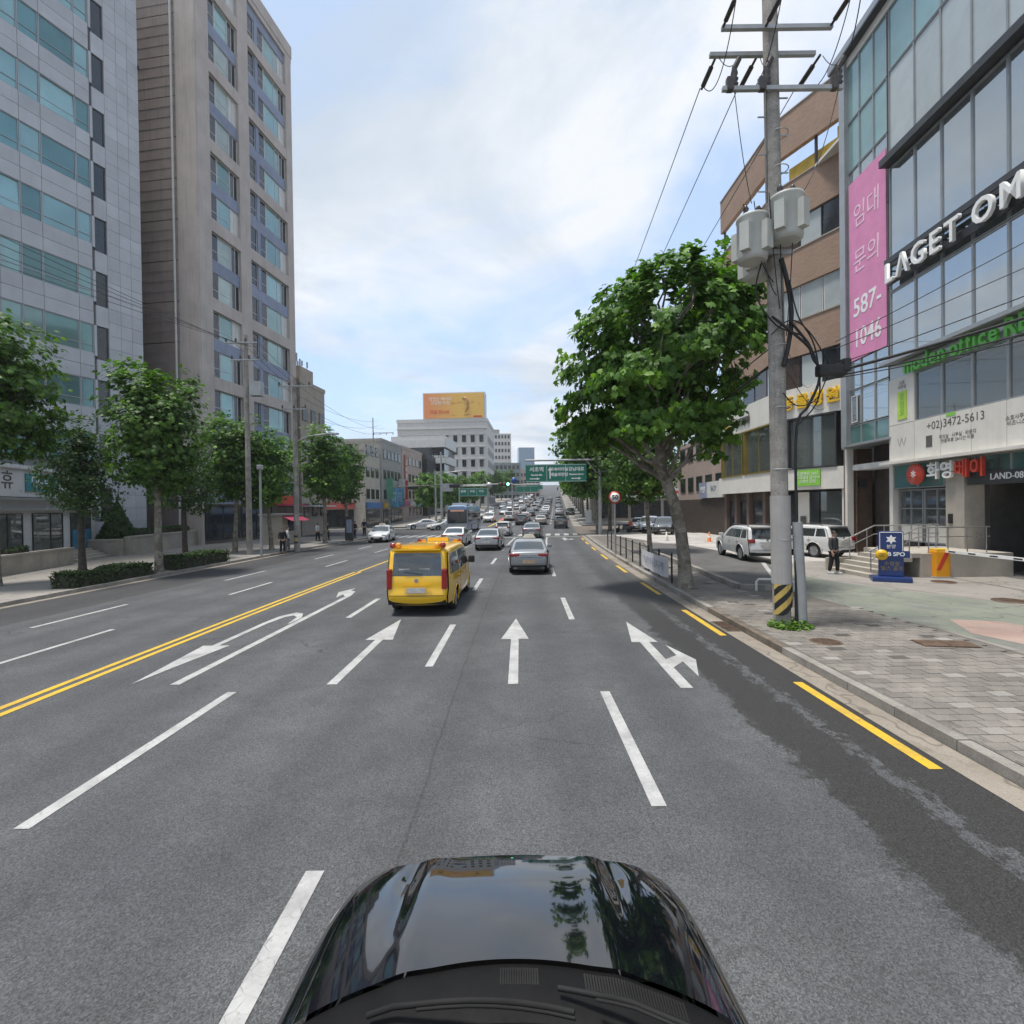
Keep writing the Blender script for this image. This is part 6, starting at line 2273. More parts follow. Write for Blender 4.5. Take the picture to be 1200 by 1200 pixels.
leaf_box('hedge', 'low clipped hedge along the left kerb, nearer piece', 'hedge', (-17.15 + bend(21), 21.2, WALK), (4.4, 0.9, 0.55), 5200, 0.10, 5, radians(88))
leaf_box('hedge', 'low clipped hedge along the left kerb, farther piece', 'hedge', (-17.15 + bend(26.5), 26.8, WALK), (4.6, 1.0, 0.65), 5200, 0.10, 6, radians(88))
leaf_box('hedge', 'dark hedge on top of the long stone planter', 'hedge', (-27.2, 39.5, WALK + 1.1), (11.5, 0.9, 0.5), 5000, 0.12, 7, radians(98.5), M_leafd)
leaf_box('topiary', 'dark cone shaped clipped shrub on the stone planter', 'shrub', (-26.9, 34.9, WALK + 1.1), (2.3, 2.3, 2.6), 5200, 0.13, 8, 0, M_leafd, True)
leaf_box('flower_bed', 'small dark bush in the planter before the white shop', 'shrub', (-24.0, 24.6, WALK + 0.8), (1.6, 0.5, 0.35), 900, 0.09, 9, radians(103), M_leafh)
# weeds round the pole foot
rng = np.random.default_rng(3)
n = 420
a = rng.random(n) * 2 * pi
r = 0.22 + 0.26 * rng.random(n)
pts = np.stack([r * np.cos(a) + 0.08, r * np.sin(a) * 0.9, 0.03 + 0.16 * rng.random(n) * (0.6 - r) * 3], 1)
t = thing('weeds', 'tuft of green weeds round the foot of the utility pole', 'weeds', (6.2, 11.6, WALK))
tag(link('leaves', leaf_mesh(pts, np.tile([0, 0, 1.0], (n, 1)), 0.09 * (0.6 + rng.random(n)), 0.5 + 0.5 * rng.random(n), 'small', M_leaf, rng), t), kind='stuff')

# ================================================================ POLES, WIRES, SIGNS
M_pole = mat('concrete_pole', (0.30, 0.28, 0.255), 0.85, var=0.26, vs=2.5, fine=0.2, fs=25, streak=0.6, bump=0.5)
M_galv = mat('galvanised_steel', (0.36, 0.37, 0.375), 0.5, 0.4, var=0.12, vs=2)
M_wire = mat('black_cable', (0.012, 0.012, 0.013), 0.6)
M_trf = mat('grey_transformer_paint', (0.42, 0.43, 0.40), 0.5, var=0.08, streak=0.2)
M_ins = mat('brown_insulator', (0.05, 0.04, 0.036), 0.3)
M_rsign = mat('green_road_sign', (0.005, 0.17, 0.115), 0.45, var=0.05)
M_hazy = mat('hazard_yellow', (0.50, 0.36, 0.09), 0.7)


def utility_pole(name, label, loc, h, r0, r1, lean=(0, 0)):
    t = thing(name, label, 'utility pole', loc)
    MB().tube([(0, 0, -0.1), (lean[0] * 0.5, lean[1] * .5, h / 2), (lean[0], lean[1], h)], r0, 16, r1).build('shaft', M_pole, t)
    return t


def crossarm(t, x0, x1, y, z, n_ins=4, up=True, tilt=0.0):
    a = MB().box(((x0 + x1) / 2, y, z), (x1 - x0, 0.09, 0.09)).build('crossarm', M_galv, t)
    for k in range(n_ins):
        x = x0 + 0.1 + (x1 - x0 - 0.2) * k / max(1, n_ins - 1)
        s = 1 if up else -1
        MB().lathe([(0.03, 0.0), (0.075, 0.05 * s), (0.04, 0.08 * s), (0.085, 0.14 * s), (0.04, 0.18 * s), (0.05, 0.24 * s), (0.001, 0.26 * s)], (x, y, z + 0.05 * s), 10).build('insulator', M_ins, t)
    return a


up = utility_pole('utility_pole', 'tall concrete utility pole with transformers on the right pavement', (6.15, 11.7, WALK), 14.3, 0.19, 0.155, (-0.16, 0))
for x0, x1, z, y in ((-1.32, 1.15, 13.45, -0.17), (-1.46, 0.96, 13.15, 0.17), (-1.32, 1.37, 12.1, -0.17)):
    crossarm(up, x0, x1, y, z, 0)
# dead-end strings: dark sleeves out from the arms
for x, z in ((-1.3, 13.45), (-0.35, 13.45), (1.1, 13.45)):
    MB().tube([(x, -0.2, z), (x, -0.95, z + 0.02)], 0.03, 8).tube([(x, -0.35, z + .005), (x, -0.75, z + 0.015)], 0.055, 8).build('insulator', M_ins, up)
    MB().tube([(x, 0.2, z - .3), (x, 1.1, z - 0.32)], 0.03, 8).tube([(x, 0.5, z - .305), (x, 1.0, z - 0.318)], 0.06, 8).build('insulator', M_ins, up)
for x in (-1.05, -0.33, 1.28):
    b = MB().lathe([(0.05, 0), (0.09, 0.05), (0.05, 0.1), (0.09, 0.16), (0.05, 0.21), (0.08, 0.28), (0.04, 0.45)], (x, -0.17, 12.15), 10)
    b.cbox((x - 0.1, -0.17, 12.2), (0.16, 0.14, 0.3), 0.04).tube([(x, -0.17, 12.55), (x + 0.1, -0.2, 12.75)], 0.06, 8)
    b.build('fuse_cutout', M_ins, up)
for (x, y, z, r, h) in ((-0.72, -0.25, 8.2, 0.32, 1.0), (-0.06, -0.45, 8.55, 0.33, 0.98), (-0.3, 0.42, 8.1, 0.30, 0.9)):
    b = MB().lathe([(r * 0.8, 0), (r * 0.95, 0.03), (r, 0.1), (r, h - 0.1), (r * 1.05, h - 0.08), (r * 1.05, h - 0.02), (r * 0.5, h + 0.06), (0.001, h + 0.08)], (x, y, z), 24)
    for a in (0.6, 2.2, 3.9, 5.2):
        b.box((x + cos(a) * (r + 0.05), y + sin(a) * (r + 0.05), z + h * 0.45), (0.14, 0.2, h * 0.6), a)
    tr_ = b.build('transformer', M_trf, up)
    for k in (-1, 1):
        MB().lathe([(0.05, 0), (0.07, 0.05), (0.04, 0.09), (0.07, 0.14), (0.03, 0.22)], (x + 0.14 * k, y, z + h + 0.03), 10).build('bushing', M_ins, tr_)
for z_ in (8.45, 9.1):
    piece('transformer_bracket', M_galv, up, (-0.4, -0.18, z_), (1.2, 0.1, 0.1))
b = MB().tube([(-0.05 + 0.22 * sin(t * 2), -0.2, 8.3 - t * 1.6) for t in [i * 0.25 for i in range(7)]], 0.05, 7)
for (q, r_) in (([(-0.3, -0.25, 7.0), (0.15, -0.3, 6.6), (0.55, -0.3, 6.2), (0.72, -0.3, 5.6), (0.5, -0.25, 5.0), (0.26, -0.2, 4.5), (0.24, -0.18, 2.4), (0.22, -0.18, 0.2)], 0.03), ([(0.1, -0.25, 6.9), (0.45, -0.3, 6.4), (0.6, -0.3, 6.0), (0.8, -0.3, 5.8)], 0.028), ([(-0.5, -0.2, 8.2), (-0.62, -0.2, 7.5), (-0.2, -0.25, 6.8), (0.4, -0.3, 6.5), (0.66, -0.33, 5.9)], 0.018), ([(0.1, -0.25, 7.8), (0.25, -0.3, 7.0), (0.62, -0.3, 6.3), (0.7, -0.32, 5.2), (0.3, -0.25, 4.6)], 0.016), ([(-0.3, -0.2, 6.6), (0.1, -0.28, 6.9), (0.5, -0.33, 6.6), (0.9, -0.36, 5.9)], 0.014), ([(-0.05, -0.22, 5.3), (0.2, -0.3, 5.0), (0.6, -0.34, 5.1), (0.85, -0.36, 5.6)], 0.013)):
    b.tube(spline3(q), r_, 7)
b.build('cable_bundle', M_wire, up)
b = MB().cbox((0.95, -0.35, 5.75), (0.62, 0.22, 0.26), 0.06).cbox((1.25, -0.35, 5.85), (0.16, 0.26, 0.3), 0.05)
b.build('splice_box', M_wire, up)
MB().tube([(0.38, -0.16, 0), (0.27, -0.17, 2.4)], 0.11, 10).build('conduit', M_galv, up)
MB().tube([(0.0, 0, 1.0), (-0.02, 0, 3.0)], 0.215, 16).build('pole_sleeve', mat('pale_grey_sleeve', (0.36, 0.345, 0.33), 0.7, var=0.1, streak=0.3), up)
# hazard band: slanted black and yellow plates round the foot
for k in range(6):
    b = MB()
    vs = []
    for j in range(7):
        a = -pi / 2 - 1.25 + 2.5 * j / 6
        for dz in (0.0, 0.16):
            zz = 0.34 + k * 0.16 + dz + (j - 3) * 0.09
            vs.append((0.222 * cos(a), 0.222 * sin(a), max(0.3, min(1.0, zz))))
    b.add(vs, [(2 * j, 2 * j + 2, 2 * j + 3, 2 * j + 1) for j in range(6)])
    b.build('hazard_stripe', M_hazy if k % 2 else M_black, up)
for z in (2.0, 3.6, 5.0, 6.4, 10.4, 11.2):
    MB().tube([(0.212 * cos(a), 0.212 * sin(a), z) for a in [2 * pi * i / 16 for i in range(17)]], 0.012, 5, cap=False).build('band_clamp', M_galv, up)
for k in range(7):
    sg = 1 if k % 2 else -1
    piece('step_bolt', M_galv, up, (sg * 0.24 - 0.12, -0.02, 9.9 + k * 0.42), (0.2, 0.025, 0.025))


def cable(label, a, c, sag, r=0.012, grp='overhead cables', n=18, name='overhead_cable'):
    a, c = Vector(a), Vector(c)
    pts = [a.lerp(c, i / n) - Vector((0, 0, 4 * sag * (i / n) * (1 - i / n))) for i in range(n + 1)]
    return tag(MB().tube(pts, r, 5).build(name, M_wire), label, 'cable', grp)


px, py = 6.0, 11.7
for k, (x, z) in enumerate(((-1.3, 13.55), (-0.35, 13.55), (1.1, 13.55))):
    nm = ('left', 'middle', 'right')[k]
    cable(nm + ' high voltage wire running from the pole over the camera', (6.15 + x, 10.7, z + 0.1), (6.15 + x - 0.6, -32, z + 0.8), 0.6)
    cable(nm + ' high voltage wire running from the pole towards the hill', (6.15 + x, 12.9, z - 0.2), (8.3 + x, 56, z - 0.6), 0.5)
for k in range(3):
    x = (-1.05, -0.33, 1.28)[k]
    cable(('left', 'middle', 'right')[k] + ' thin drop wire from crossarm to transformer', (6.15 + x, 11.53, 12.2), (5.4 + 0.35 * k, 11.4, 9.6), 0.25 if k < 2 else 0.7, 0.009)
cable('looping jumper wire beside the right arm end of the pole', (7.35, 10.6, 13.6), (7.4, 11.6, 12.75), 0.55, 0.012)
for k, (z0_, e, r, s) in enumerate(((6.0, (15.5, 8.0, 9.1), 0.012, 0.15), (5.85, (15.5, 8.0, 8.3), 0.035, 0.2), (5.75, (15.5, 8.0, 8.0), 0.018, 0.35), (6.35, (15.5, 8.3, 9.9), 0.01, 0.1), (6.5, (15.5, 8.8, 11.0), 0.01, 0.1), (5.7, (15.5, 8.0, 7.6), 0.012, 0.3))):
    cable('%s cable from the top slung from the splice box across the glass front' % ORD[k], (7.2, 11.35, z0_), e, s, r)
cable('thick cable bundle leaving the pole through the tree', (6.1, 11.9, 6.2), (8.0, 55, 6.6), 0.9, 0.03)
cable('thin cable leaving the pole through the tree', (6.1, 11.9, 6.6), (8.0, 55, 7.2), 0.8, 0.015)

for k in range(5):
    cable('%s thin looping wire round the transformers, counted from the left' % ORD[k], (5.15 + 0.28 * k, 11.25 + 0.1 * (k % 2), 9.5 + 0.12 * (k % 3)), (5.92 + 0.07 * k, 11.5, 7.9 - 0.3 * k), 0.25 + 0.15 * (k % 2), 0.011)
for k in range(4):
    cable('%s service wire from the pole to the brick building, counted from the top' % ORD[k], (6.1, 11.8, 8.0 - 0.5 * k), (18.4 + 0.2 * k, 34.0 - k, 13.5 - 1.6 * k), 0.6, 0.011)
for k, x in enumerate((-1.3, -0.35, 1.1)):
    cable(('left', 'middle', 'right')[k] + ' slack jumper wire hanging between the two upper pole arms', (6.15 + x, 10.8, 13.6), (6.15 + x + 0.05, 12.8, 13.3), 0.75, 0.011)
    cable(('left', 'middle', 'right')[k] + ' thin tap wire from an upper arm down to a fuse cutout', (6.15 + x + 0.06, 11.9, 13.25), (6.15 + (-1.05, -0.33, 1.28)[k], 11.5, 12.75), 0.12, 0.009)
# poles on the left
lp = utility_pole('utility_pole', 'concrete utility pole with two crossarms before the tower', (-16.95, 33.0, WALK), 14.1, 0.19, 0.12)
crossarm(lp, -1.3, 0.75, -0.12, 13.6, 4)
crossarm(lp, -0.95, 0.9, -0.12, 12.5, 4)
piece('cabinet', M_galv, lp, (0.75, -0.2, 10.6), (0.7, 0.5, 0.9))
lq = utility_pole('utility_pole', 'utility pole carrying a street lamp arm right of the tower', (-15.15, 36.0, WALK), 12.1, 0.2, 0.13)
crossarm(lq, -1.1, 1.2, -0.12, 11.5, 4)
crossarm(lq, -0.9, 0.9, -0.12, 9.9, 3)
b = MB().tube([(0, 0, 7.6), (0.9, 0, 8.0), (2.2, 0, 8.15)], 0.05, 8)
b.cbox((2.6, 0, 8.15), (0.9, 0.28, 0.12), 0.05)
b.build('lamp_arm', M_galv, lq)
for k in range(3):
    b = MB()
    for j in range(1):
        b.add([(0.205 * cos(a), 0.205 * sin(a), 0.5 + k * 0.22 + (0.12 if i % 2 else 0)) for i, a in enumerate([-2.6 + 0.35 * (i // 2) for i in range(12)])], [(2 * i, 2 * i + 2, 2 * i + 3, 2 * i + 1) for i in range(5)])
    b.build('hazard_stripe', M_hazy if k % 2 else M_black, lq)
lm = thing('lamp_post', 'slim grey lamp post by the left kerb', 'lamp post', (-15.5, 31.6, WALK))
MB().tube([(0, 0, 0), (0, 0, 5.4)], 0.085, 10, 0.07).build('shaft', M_galv, lm)
MB().cbox((0, 0, 5.5), (0.3, 0.3, 0.3), 0.06).build('lamp_head', M_galv, lm)
for k in range(4):
    cable('%s wire of the run along the left buildings, counted from its top' % ORD[k], (-17.6 + 0.45 * k, 33, 13.7 - 0.1 * k), (-19.5, -12, 13.5 - 1.2 * k), 0.8, 0.012)
    cable('%s wire from the crossarm pole to the lamp arm pole' % ORD[k], (-17.6 + 0.5 * k, 33, 13.7), (-16.0 + 0.5 * k, 36, 11.7), 0.1, 0.012)
    cable('%s wire from the lamp arm pole to the far street poles' % ORD[k], (-16.1 + 0.6 * k, 36, 11.7 - (k % 2) * 1.6), (-20.5 + 0.5 * k, 79, 16.5 - 0.6 * k), 0.9, 0.014)
fp = utility_pole('utility_pole', 'thin distant pole with a drooping arm above the left trees', (-21.5, 80, rise(80)), 17.0, 0.16, 0.07)
crossarm(fp, 0, 3.2, 0, 14.6, 4, False)
crossarm(fp, -1.5, 2.6, 0, 11.5, 5)

# junction mast with lamps and the signals
jp = thing('signal_mast', 'grey mast with lamp arm and signal boom left of the bus', 'signal mast', (-10.5, 76.5, rise(76)))
MB().tube([(0, 0, 0), (0, 0, 11.2)], 0.2, 12, 0.12).build('shaft', M_galv, jp)
MB().tube([(-0.9, 0.2, 0), (-0.9, 0.2, 8.5)], 0.16, 10, 0.12).build('shaft', M_galv, jp)
b = MB().tube([(0, 0, 8.0), (1.5, 0, 8.2), (3.0, 0, 8.3)], 0.06, 8)
b.cbox((3.4, 0, 8.3), (1.0, 0.3, 0.14), 0.05)
b.build('lamp_arm', M_galv, jp)
MB().tube([(-6.5, 0, 6.1), (3.2, 0, 6.3)], 0.09, 8).build('boom', M_black, jp)
b = MB().cbox((-4.2, -0.1, 5.9), (1.6, 0.3, 0.5), 0.08).cbox((2.0, -0.1, 6.1), (1.6, 0.3, 0.5), 0.08)
b.build('signal_head', M_black, jp)
piece('sign_plate', M_galv, jp, (0.9, -0.15, 5.9), (1.7, 0.1, 1.2))
crossarm(jp, -1.2, 1.3, 0, 10.4, 4)
tl = thing('traffic_signal', 'green lit traffic light over the far lanes', 'traffic light', (-8.6, 84, rise(84)))
MB().tube([(0, 0, 0), (0, 0, 6.6)], 0.14, 10, 0.1).build('shaft', M_galv, tl)
MB().tube([(0, 0, 6.3), (9.0, 0, 6.5)], 0.08, 8).build('boom', M_galv, tl)
MB().cbox((7.4, -0.15, 6.4), (1.9, 0.3, 0.62), 0.1).build('signal_head', M_black, tl)
for k, m in enumerate((mat('unlit_red_lens', (0.10, 0.01, 0.01), 0.3), mat('unlit_amber_lens', (0.10, 0.06, 0.01), 0.3), emitter('lit_green_lens', (0.25, 1.0, 0.75), 2.2))):
    MB().lathe([(0.24, 0), (0.24, 0.05), (0.001, 0.07)], (6.8 + k * 0.6, -0.3, 6.4), 16, axis='y').build('lens', m, tl)
MB().lathe([(0.5, 0), (0.5, 0.05), (0.001, 0.06)], (9.0, -0.2, 7.0), 20, axis='y').build('blue_disc', mat('blue_disc_sign', (0.03, 0.08, 0.30), 0.4), tl)


def green_sign(name, label, loc, w, h, arm_to, pole_h, panels, rz=0.0, flip=1, txt=1.0):
    t = thing(name, label, 'road sign', loc, rz)
    MB().tube([(0, 0, 0), (0, 0, pole_h)], 0.19, 14, 0.15).build('post', M_galv, t)
    b = MB().tube([(0, 0, pole_h - 0.35), (arm_to, 0, pole_h - 0.35)], 0.10, 10)
    b.tube([(0, 0, pole_h - 2.0), (-1.3 * flip, 0, pole_h - 0.4)], 0.06, 8)
    b.build('arm', M_galv, t)
    zc = pole_h - 0.75 - h / 2
    x0 = arm_to if flip > 0 else arm_to - w
    p = MB().cbox((x0 + w / 2, -0.14, zc), (w, 0.08, h), 0.03).build('panel', M_rsign, t)
    for (c, s) in (((x0 + w / 2, -0.185, zc + h / 2 - 0.06), (w - 0.1, 0.012, 0.03)), ((x0 + w / 2, -0.185, zc - h / 2 + 0.06), (w - 0.1, 0.012, 0.03))):
        piece('border', M_signw, p, c, s)
    for fx in (0.345, 0.655):
        piece('border', M_signw, p, (x0 + w * fx, -0.185, zc), (0.03, 0.012, h - 0.16))
    for (fx, fz, s, size) in panels:
        text('lettering', s, size * txt, M_signw, p, (x0 + w * fx, -0.19, zc + h * fz), depth=0.004, bold=0.012 * txt)
    return t, p, x0, zc


t, p, x0, zc = green_sign('overhead_sign', 'large green overhead direction sign on an arm from the right', (8.7, 50.6, WALK), 6.0, 1.75, -7.3, 7.75, [(0.18, 0.2, '서초역', 0.52), (0.18, -0.1, 'Seocho Stn', 0.24), (0.55, 0.2, '고속터미널', 0.38), (0.55, -0.1, '예술의전당', 0.38), (0.83, 0.2, '강남대로', 0.42), (0.83, -0.08, 'Gangnam-daero', 0.22)])
b = MB().vprism([(-0.07, -0.55), (0.07, -0.55), (0.07, 0.25), (0.22, 0.25), (0, 0.6), (-0.22, 0.25), (-0.07, 0.25)], -0.006, 0.006)
b.build('up_arrow', M_signw, p, (x0 + 6.0 * 0.40, -0.19, zc))
for fx in (0.15, 0.83):
    MB().vprism([(-0.5, -0.05), (0.2, -0.05), (0.2, -0.12), (0.5, 0), (0.2, 0.12), (0.2, 0.05), (-0.5, 0.05)], -0.006, 0.006).build('side_arrow', M_signw, p, (x0 + 6.0 * fx, -0.19, zc - 0.55))
t, p, x0, zc = green_sign('overhead_sign', 'smaller distant green direction sign above the bus', (-4.2, 90, rise(90)), 5.0, 1.4, -5.2, 6.6, [(0.18, 0.1, '방배', 0.5), (0.5, 0.1, '서초', 0.5), (0.82, 0.1, '이수', 0.5)])
MB().lathe([(0.55, 0), (0.55, 0.06), (0.001, 0.07)], (0.3, -0.3, 6.3), 20, axis='y').build('round_plate', M_galv, t)
for i, y in enumerate((120, 160)):
    green_sign('overhead_sign', ('nearer', 'farther')[i] + ' tiny green sign far up the hill road', (-8.0 + bend(y) + 0.0, y, rise(y)), 5, 1.4, 6.0, 6.8, [], flip=-1)
t = thing('speed_sign', 'round fifty speed limit sign on a grey post', 'road sign', (5.93, 29.5, WALK))
MB().tube([(0, 0, 0), (0, 0, 3.65)], 0.045, 10).build('post', M_galv, t)
d = MB().lathe([(0.36, 0), (0.36, 0.02), (0.001, 0.021)], (0, -0.05, 3.3), 32, axis='y').build('disc', mat('red_sign_border', (0.50, 0.03, 0.03), 0.4), t)
MB().lathe([(0.275, 0), (0.275, 0.004), (0.001, 0.0045)], (0, -0.073, 3.3), 32, axis='y').build('disc_face', M_signw, d)
text('numerals', '50', 0.36, M_black, d, (0, -0.082, 3.3), depth=0.002, bold=0.012)
t = thing('sign_board', 'small pale upright sign by the right pavement beyond the crosswalk', 'sign', (7.2 + bend(78), 78, rise(78)))
MB().cbox((0, 0, 1.2), (0.9, 0.16, 1.9), 0.05).build('panel', M_frame, t)
piece('base', M_galv, t, (0, 0, 0.12), (1.0, 0.5, 0.24))
lr = thing('lamp_post', 'curved street lamp post on the right beyond the overhead sign', 'lamp post', (9.0 + bend(64), 64, 0))
MB().tube([(0, 0, 0), (0, 0, 8.8), (-0.6, 0, 9.8), (-2.2, 0, 10.3)], 0.11, 10, 0.06).build('shaft', M_galv, lr)
MB().cbox((-2.8, 0, 10.3), (1.1, 0.35, 0.16), 0.06).build('lamp_head', M_galv, lr)

# pedestrian fence with banner
fn = thing('pedestrian_fence', 'black steel pedestrian fence along the right kerb', 'fence', (0, 0, WALK))
fy = [18.3 + 1.75 * i for i in range(10)]
M_fence = mat('dark_fence_steel', (0.03, 0.032, 0.034), 0.5, 0.3)
for y in fy:
    MB().tube([(5.42 + bend(y), y, 0), (5.42 + bend(y), y, 1.12)], 0.035, 8).build('post', M_fence, fn)
for a, c in zip(fy, fy[1:]):
    for z in (1.02, 0.55):
        MB().tube([(5.42 + bend(a), a, z), (5.42 + bend(c), c, z)], 0.018, 6).build('rail', M_fence, fn)
bn = thing('banner', 'white printed banner tied to the pedestrian fence', 'banner', (5.36 + bend(18.6), 18.6, WALK), atan2(4.4, bend(23) - bend(18.6)) + pi)
vs, fs = [], []
for i in range(13):
    x = -4.3 * i / 12
    for z in (0.16, 0.5, 0.9):
        vs.append((x, 0.03 * sin(i * 1.7 + z * 3), z - 0.04 * sin(pi * i / 12)))
fs = [(i * 3 + j, i * 3 + j + 1, (i + 1) * 3 + j + 1, (i + 1) * 3 + j) for i in range(12) for j in range(2)]
MB().add(vs, fs, True).build('cloth', mat('white_banner_cloth', (0.58, 0.58, 0.60), 0.8, var=0.08), bn)
text('lettering', '현수막 게시 금지 구역', 0.36, M_blue, bn, (-2.1, -0.05, 0.5), rot=(pi / 2, 0, 0), depth=0.002)

# saw-cut joints in the concrete before the garage and on the lot
M_joint = mat('joint_filler', (0.06, 0.055, 0.05), 0.9)
for k in range(5):
    piece('paving_joint', M_joint, walk_r, (16.2, 4.0 + 3.4 * k, WALK + 0.0085), (4.2, 0.018, 0.004), 0.03)
for k in range(6):
    piece('paving_joint', M_joint, walk_r, (15.3, 30.0 + 3.6 * k, WALK + 0.008), (7.0, 0.018, 0.004), 0.0)
piece('paving_joint', M_joint, walk_r, (15.0, 39.5, WALK + 0.0085), (0.018, 22, 0.004), 0.0)
# hoop rail on the forecourt edge
t = thing('hoop_rail', 'pale steel hoop rail at the forecourt corner', 'rail', (7.9, 16.6, WALK))
MB().tube([(0, 0, 0), (0, 0, 0.3), (0.08, 0, 0.38), (1.0, -0.25, 0.38), (1.08, -0.27, 0.3), (1.08, -0.27, 0)], 0.04, 8).build('hoop', M_frame, t)

# orange barrier with its arm
t = thing('parking_barrier', 'orange parking barrier post with white striped arm', 'barrier', (15.75, 18.9, WALK), radians(-3))
MB().cbox((0, 0, 0.52), (0.52, 0.42, 0.98), 0.05).build('housing', mat('orange_barrier_paint', (0.72, 0.30, 0.008), 0.5, var=0.06), t)
MB().cbox((0, 0, 0.03), (0.6, 0.5, 0.06), 0.02).build('base', M_galv, t)
MB().cbox((0, -0.02, 1.04), (0.44, 0.36, 0.08), 0.03).build('lid', M_yel_l, t)
arm = MB().box((0.1, -3.0, 1.0), (0.06, 6.0, 0.1)).build('arm', M_signw, t)
for k in range(7):
    piece('arm_stripe', M_black, arm, (0.1, -0.5 - k * 0.85, 1.0), (0.066, 0.3, 0.045))
MB().vprism([(-0.25, 0.3), (-0.1, 0.3), (0.22, 0.95), (0.05, 0.95)], -0.215, -0.212).build('housing_stripe', M_redsign, t)

# blue advertising stand
t = thing('advert_stand', 'blue advertising stand with yellow round badge by the steps', 'sign', (13.42, 18.15, WALK), radians(-28))
M_ablue = mat('blue_stand_panel', (0.012, 0.035, 0.15), 0.4, var=0.08)
MB().cbox((0, 0, 0.09), (1.15, 0.62, 0.18), 0.04).build('base', M_ablue, t)
pn = MB().cbox((0, 0, 0.98), (0.74, 0.12, 1.62), 0.08).build('panel', M_ablue, t)
for c, s in (((0, -0.065, 1.75), (0.62, 0.01, 0.025)), ((-0.33, -0.065, 1.35), (0.02, 0.01, 0.8)), ((0.33, -0.065, 1.35), (0.02, 0.01, 0.8))):
    piece('trim', M_signw, pn, c, s)
MB().add([(0.17 * (1 if i % 2 else 0.55) * cos(pi * i / 6), -0.068, 1.5 + 0.17 * (1 if i % 2 else 0.55) * sin(pi * i / 6)) for i in range(12)], [tuple(range(12))]).build('star_mark', M_signw, pn)
text('lettering', '분양', 0.15, M_signw, pn, (0, -0.068, 1.24), depth=0.002)
piece('band', M_ablue, pn, (0.08, -0.075, 0.98), (0.9, 0.05, 0.24))
text('lettering', 'B SPO', 0.19, M_signw, pn, (0.14, -0.105, 0.98), depth=0.002, bold=0.004)
MB().lathe([(0.19, 0), (0.19, 0.04), (0.001, 0.05)], (-0.28, -0.08, 0.95), 20, axis='y').build('badge', M_yel_l, pn)
text('lettering', 'OPEN\n상담', 0.085, M_black, pn, (-0.28, -0.135, 0.95), depth=0.002)
text('lettering', '수영장\n헬스 골프', 0.17, M_gold, pn, (0.02, -0.068, 0.55), depth=0.002)

for i, (x, y, c, lb) in enumerate(((12.2, 40.5, (0.62, 0.6, 0.56), 'small white traffic cone standing before the parked cars'), (15.0, 39.0, (0.70, 0.20, 0.05), 'small orange traffic cone on the parking lot'))):
    t = thing('traffic_cone', lb, 'traffic cone', (x, y, WALK))
    m = mat(('white', 'orange')[i] + '_cone', c, 0.6)
    MB().lathe([(0.16, 0.03), (0.03, 0.72), (0.001, 0.73)], n=16).build('cone', m, t)
    piece('base', m, t, (0, 0, 0.02), (0.42, 0.42, 0.04))
    MB().lathe([(0.118, 0.30), (0.09, 0.45)], n=16).build('stripe', M_signw, t)

# motor scooter parked under the trees
t = thing('motor_scooter', 'dark scooter parked beside the overhead sign post', 'scooter', (11.6, 53.5, WALK), radians(160))
ty, ri = wheel_parts(0.25)
for x in (0.62, -0.6):
    w = link('wheel', ty, t, (x, 0, 0.25))
    link('rim', ri, w)
MB().tube([(0.62, 0, 0.25), (0.45, 0, 0.75), (0.38, 0, 1.02)], 0.04, 8).tube([(0.38, -0.32, 1.05), (0.38, 0.32, 1.05)], 0.02, 6).build('fork', M_galv, t)
MB().cbox((-0.3, 0, 0.5), (0.8, 0.32, 0.35), 0.1).cbox((0.15, 0, 0.3), (0.5, 0.3, 0.1), 0.04).cbox((0.42, 0, 0.65), (0.12, 0.36, 0.55), 0.05).build('body', P_black, t)
MB().cbox((-0.35, 0, 0.74), (0.75, 0.28, 0.12), 0.05).build('seat', M_trim, t)
MB().cbox((-0.75, 0, 0.98), (0.4, 0.42, 0.38), 0.04).build('box', M_redsign, t)

# street stall and bus-stop things on the left pavement
t = thing('street_kiosk', 'small beige street kiosk with a magenta awning before the tower', 'kiosk', (-19.6, 43.5, WALK), radians(84))
MB().box((0, 0, 1.2), (3.0, 1.8, 2.4)).build('wall', M_stone, t)
piece('counter_window', M_dglass, t, (0.3, -0.91, 1.55), (1.8, 0.05, 0.9))
piece('roof', M_galv, t, (0, 0, 2.48), (3.3, 2.1, 0.14))
MB().add([(-1.5, -0.9, 2.35), (1.5, -0.9, 2.35), (1.5, -1.8, 1.95), (-1.5, -1.8, 1.95)], [(0, 1, 2, 3)]).build('awning', mat('magenta_awning', (0.45, 0.05, 0.11), 0.7), t)
t = thing('info_pillar', 'grey information pillar on the left pavement by the trees', 'pillar', (-14.9, 46.8, WALK))
MB().cbox((0, 0, 1.1), (0.7, 0.35, 2.2), 0.05).build('body', M_dframe, t)
piece('poster', M_blue, t, (0.05, -0.18, 1.3), (0.5, 0.02, 1.2))

# ================================================================ PEOPLE
M_skin = mat('skin', (0.42, 0.27, 0.20), 0.6, var=0.06)
M_hair = mat('black_hair', (0.012, 0.010, 0.009), 0.5)


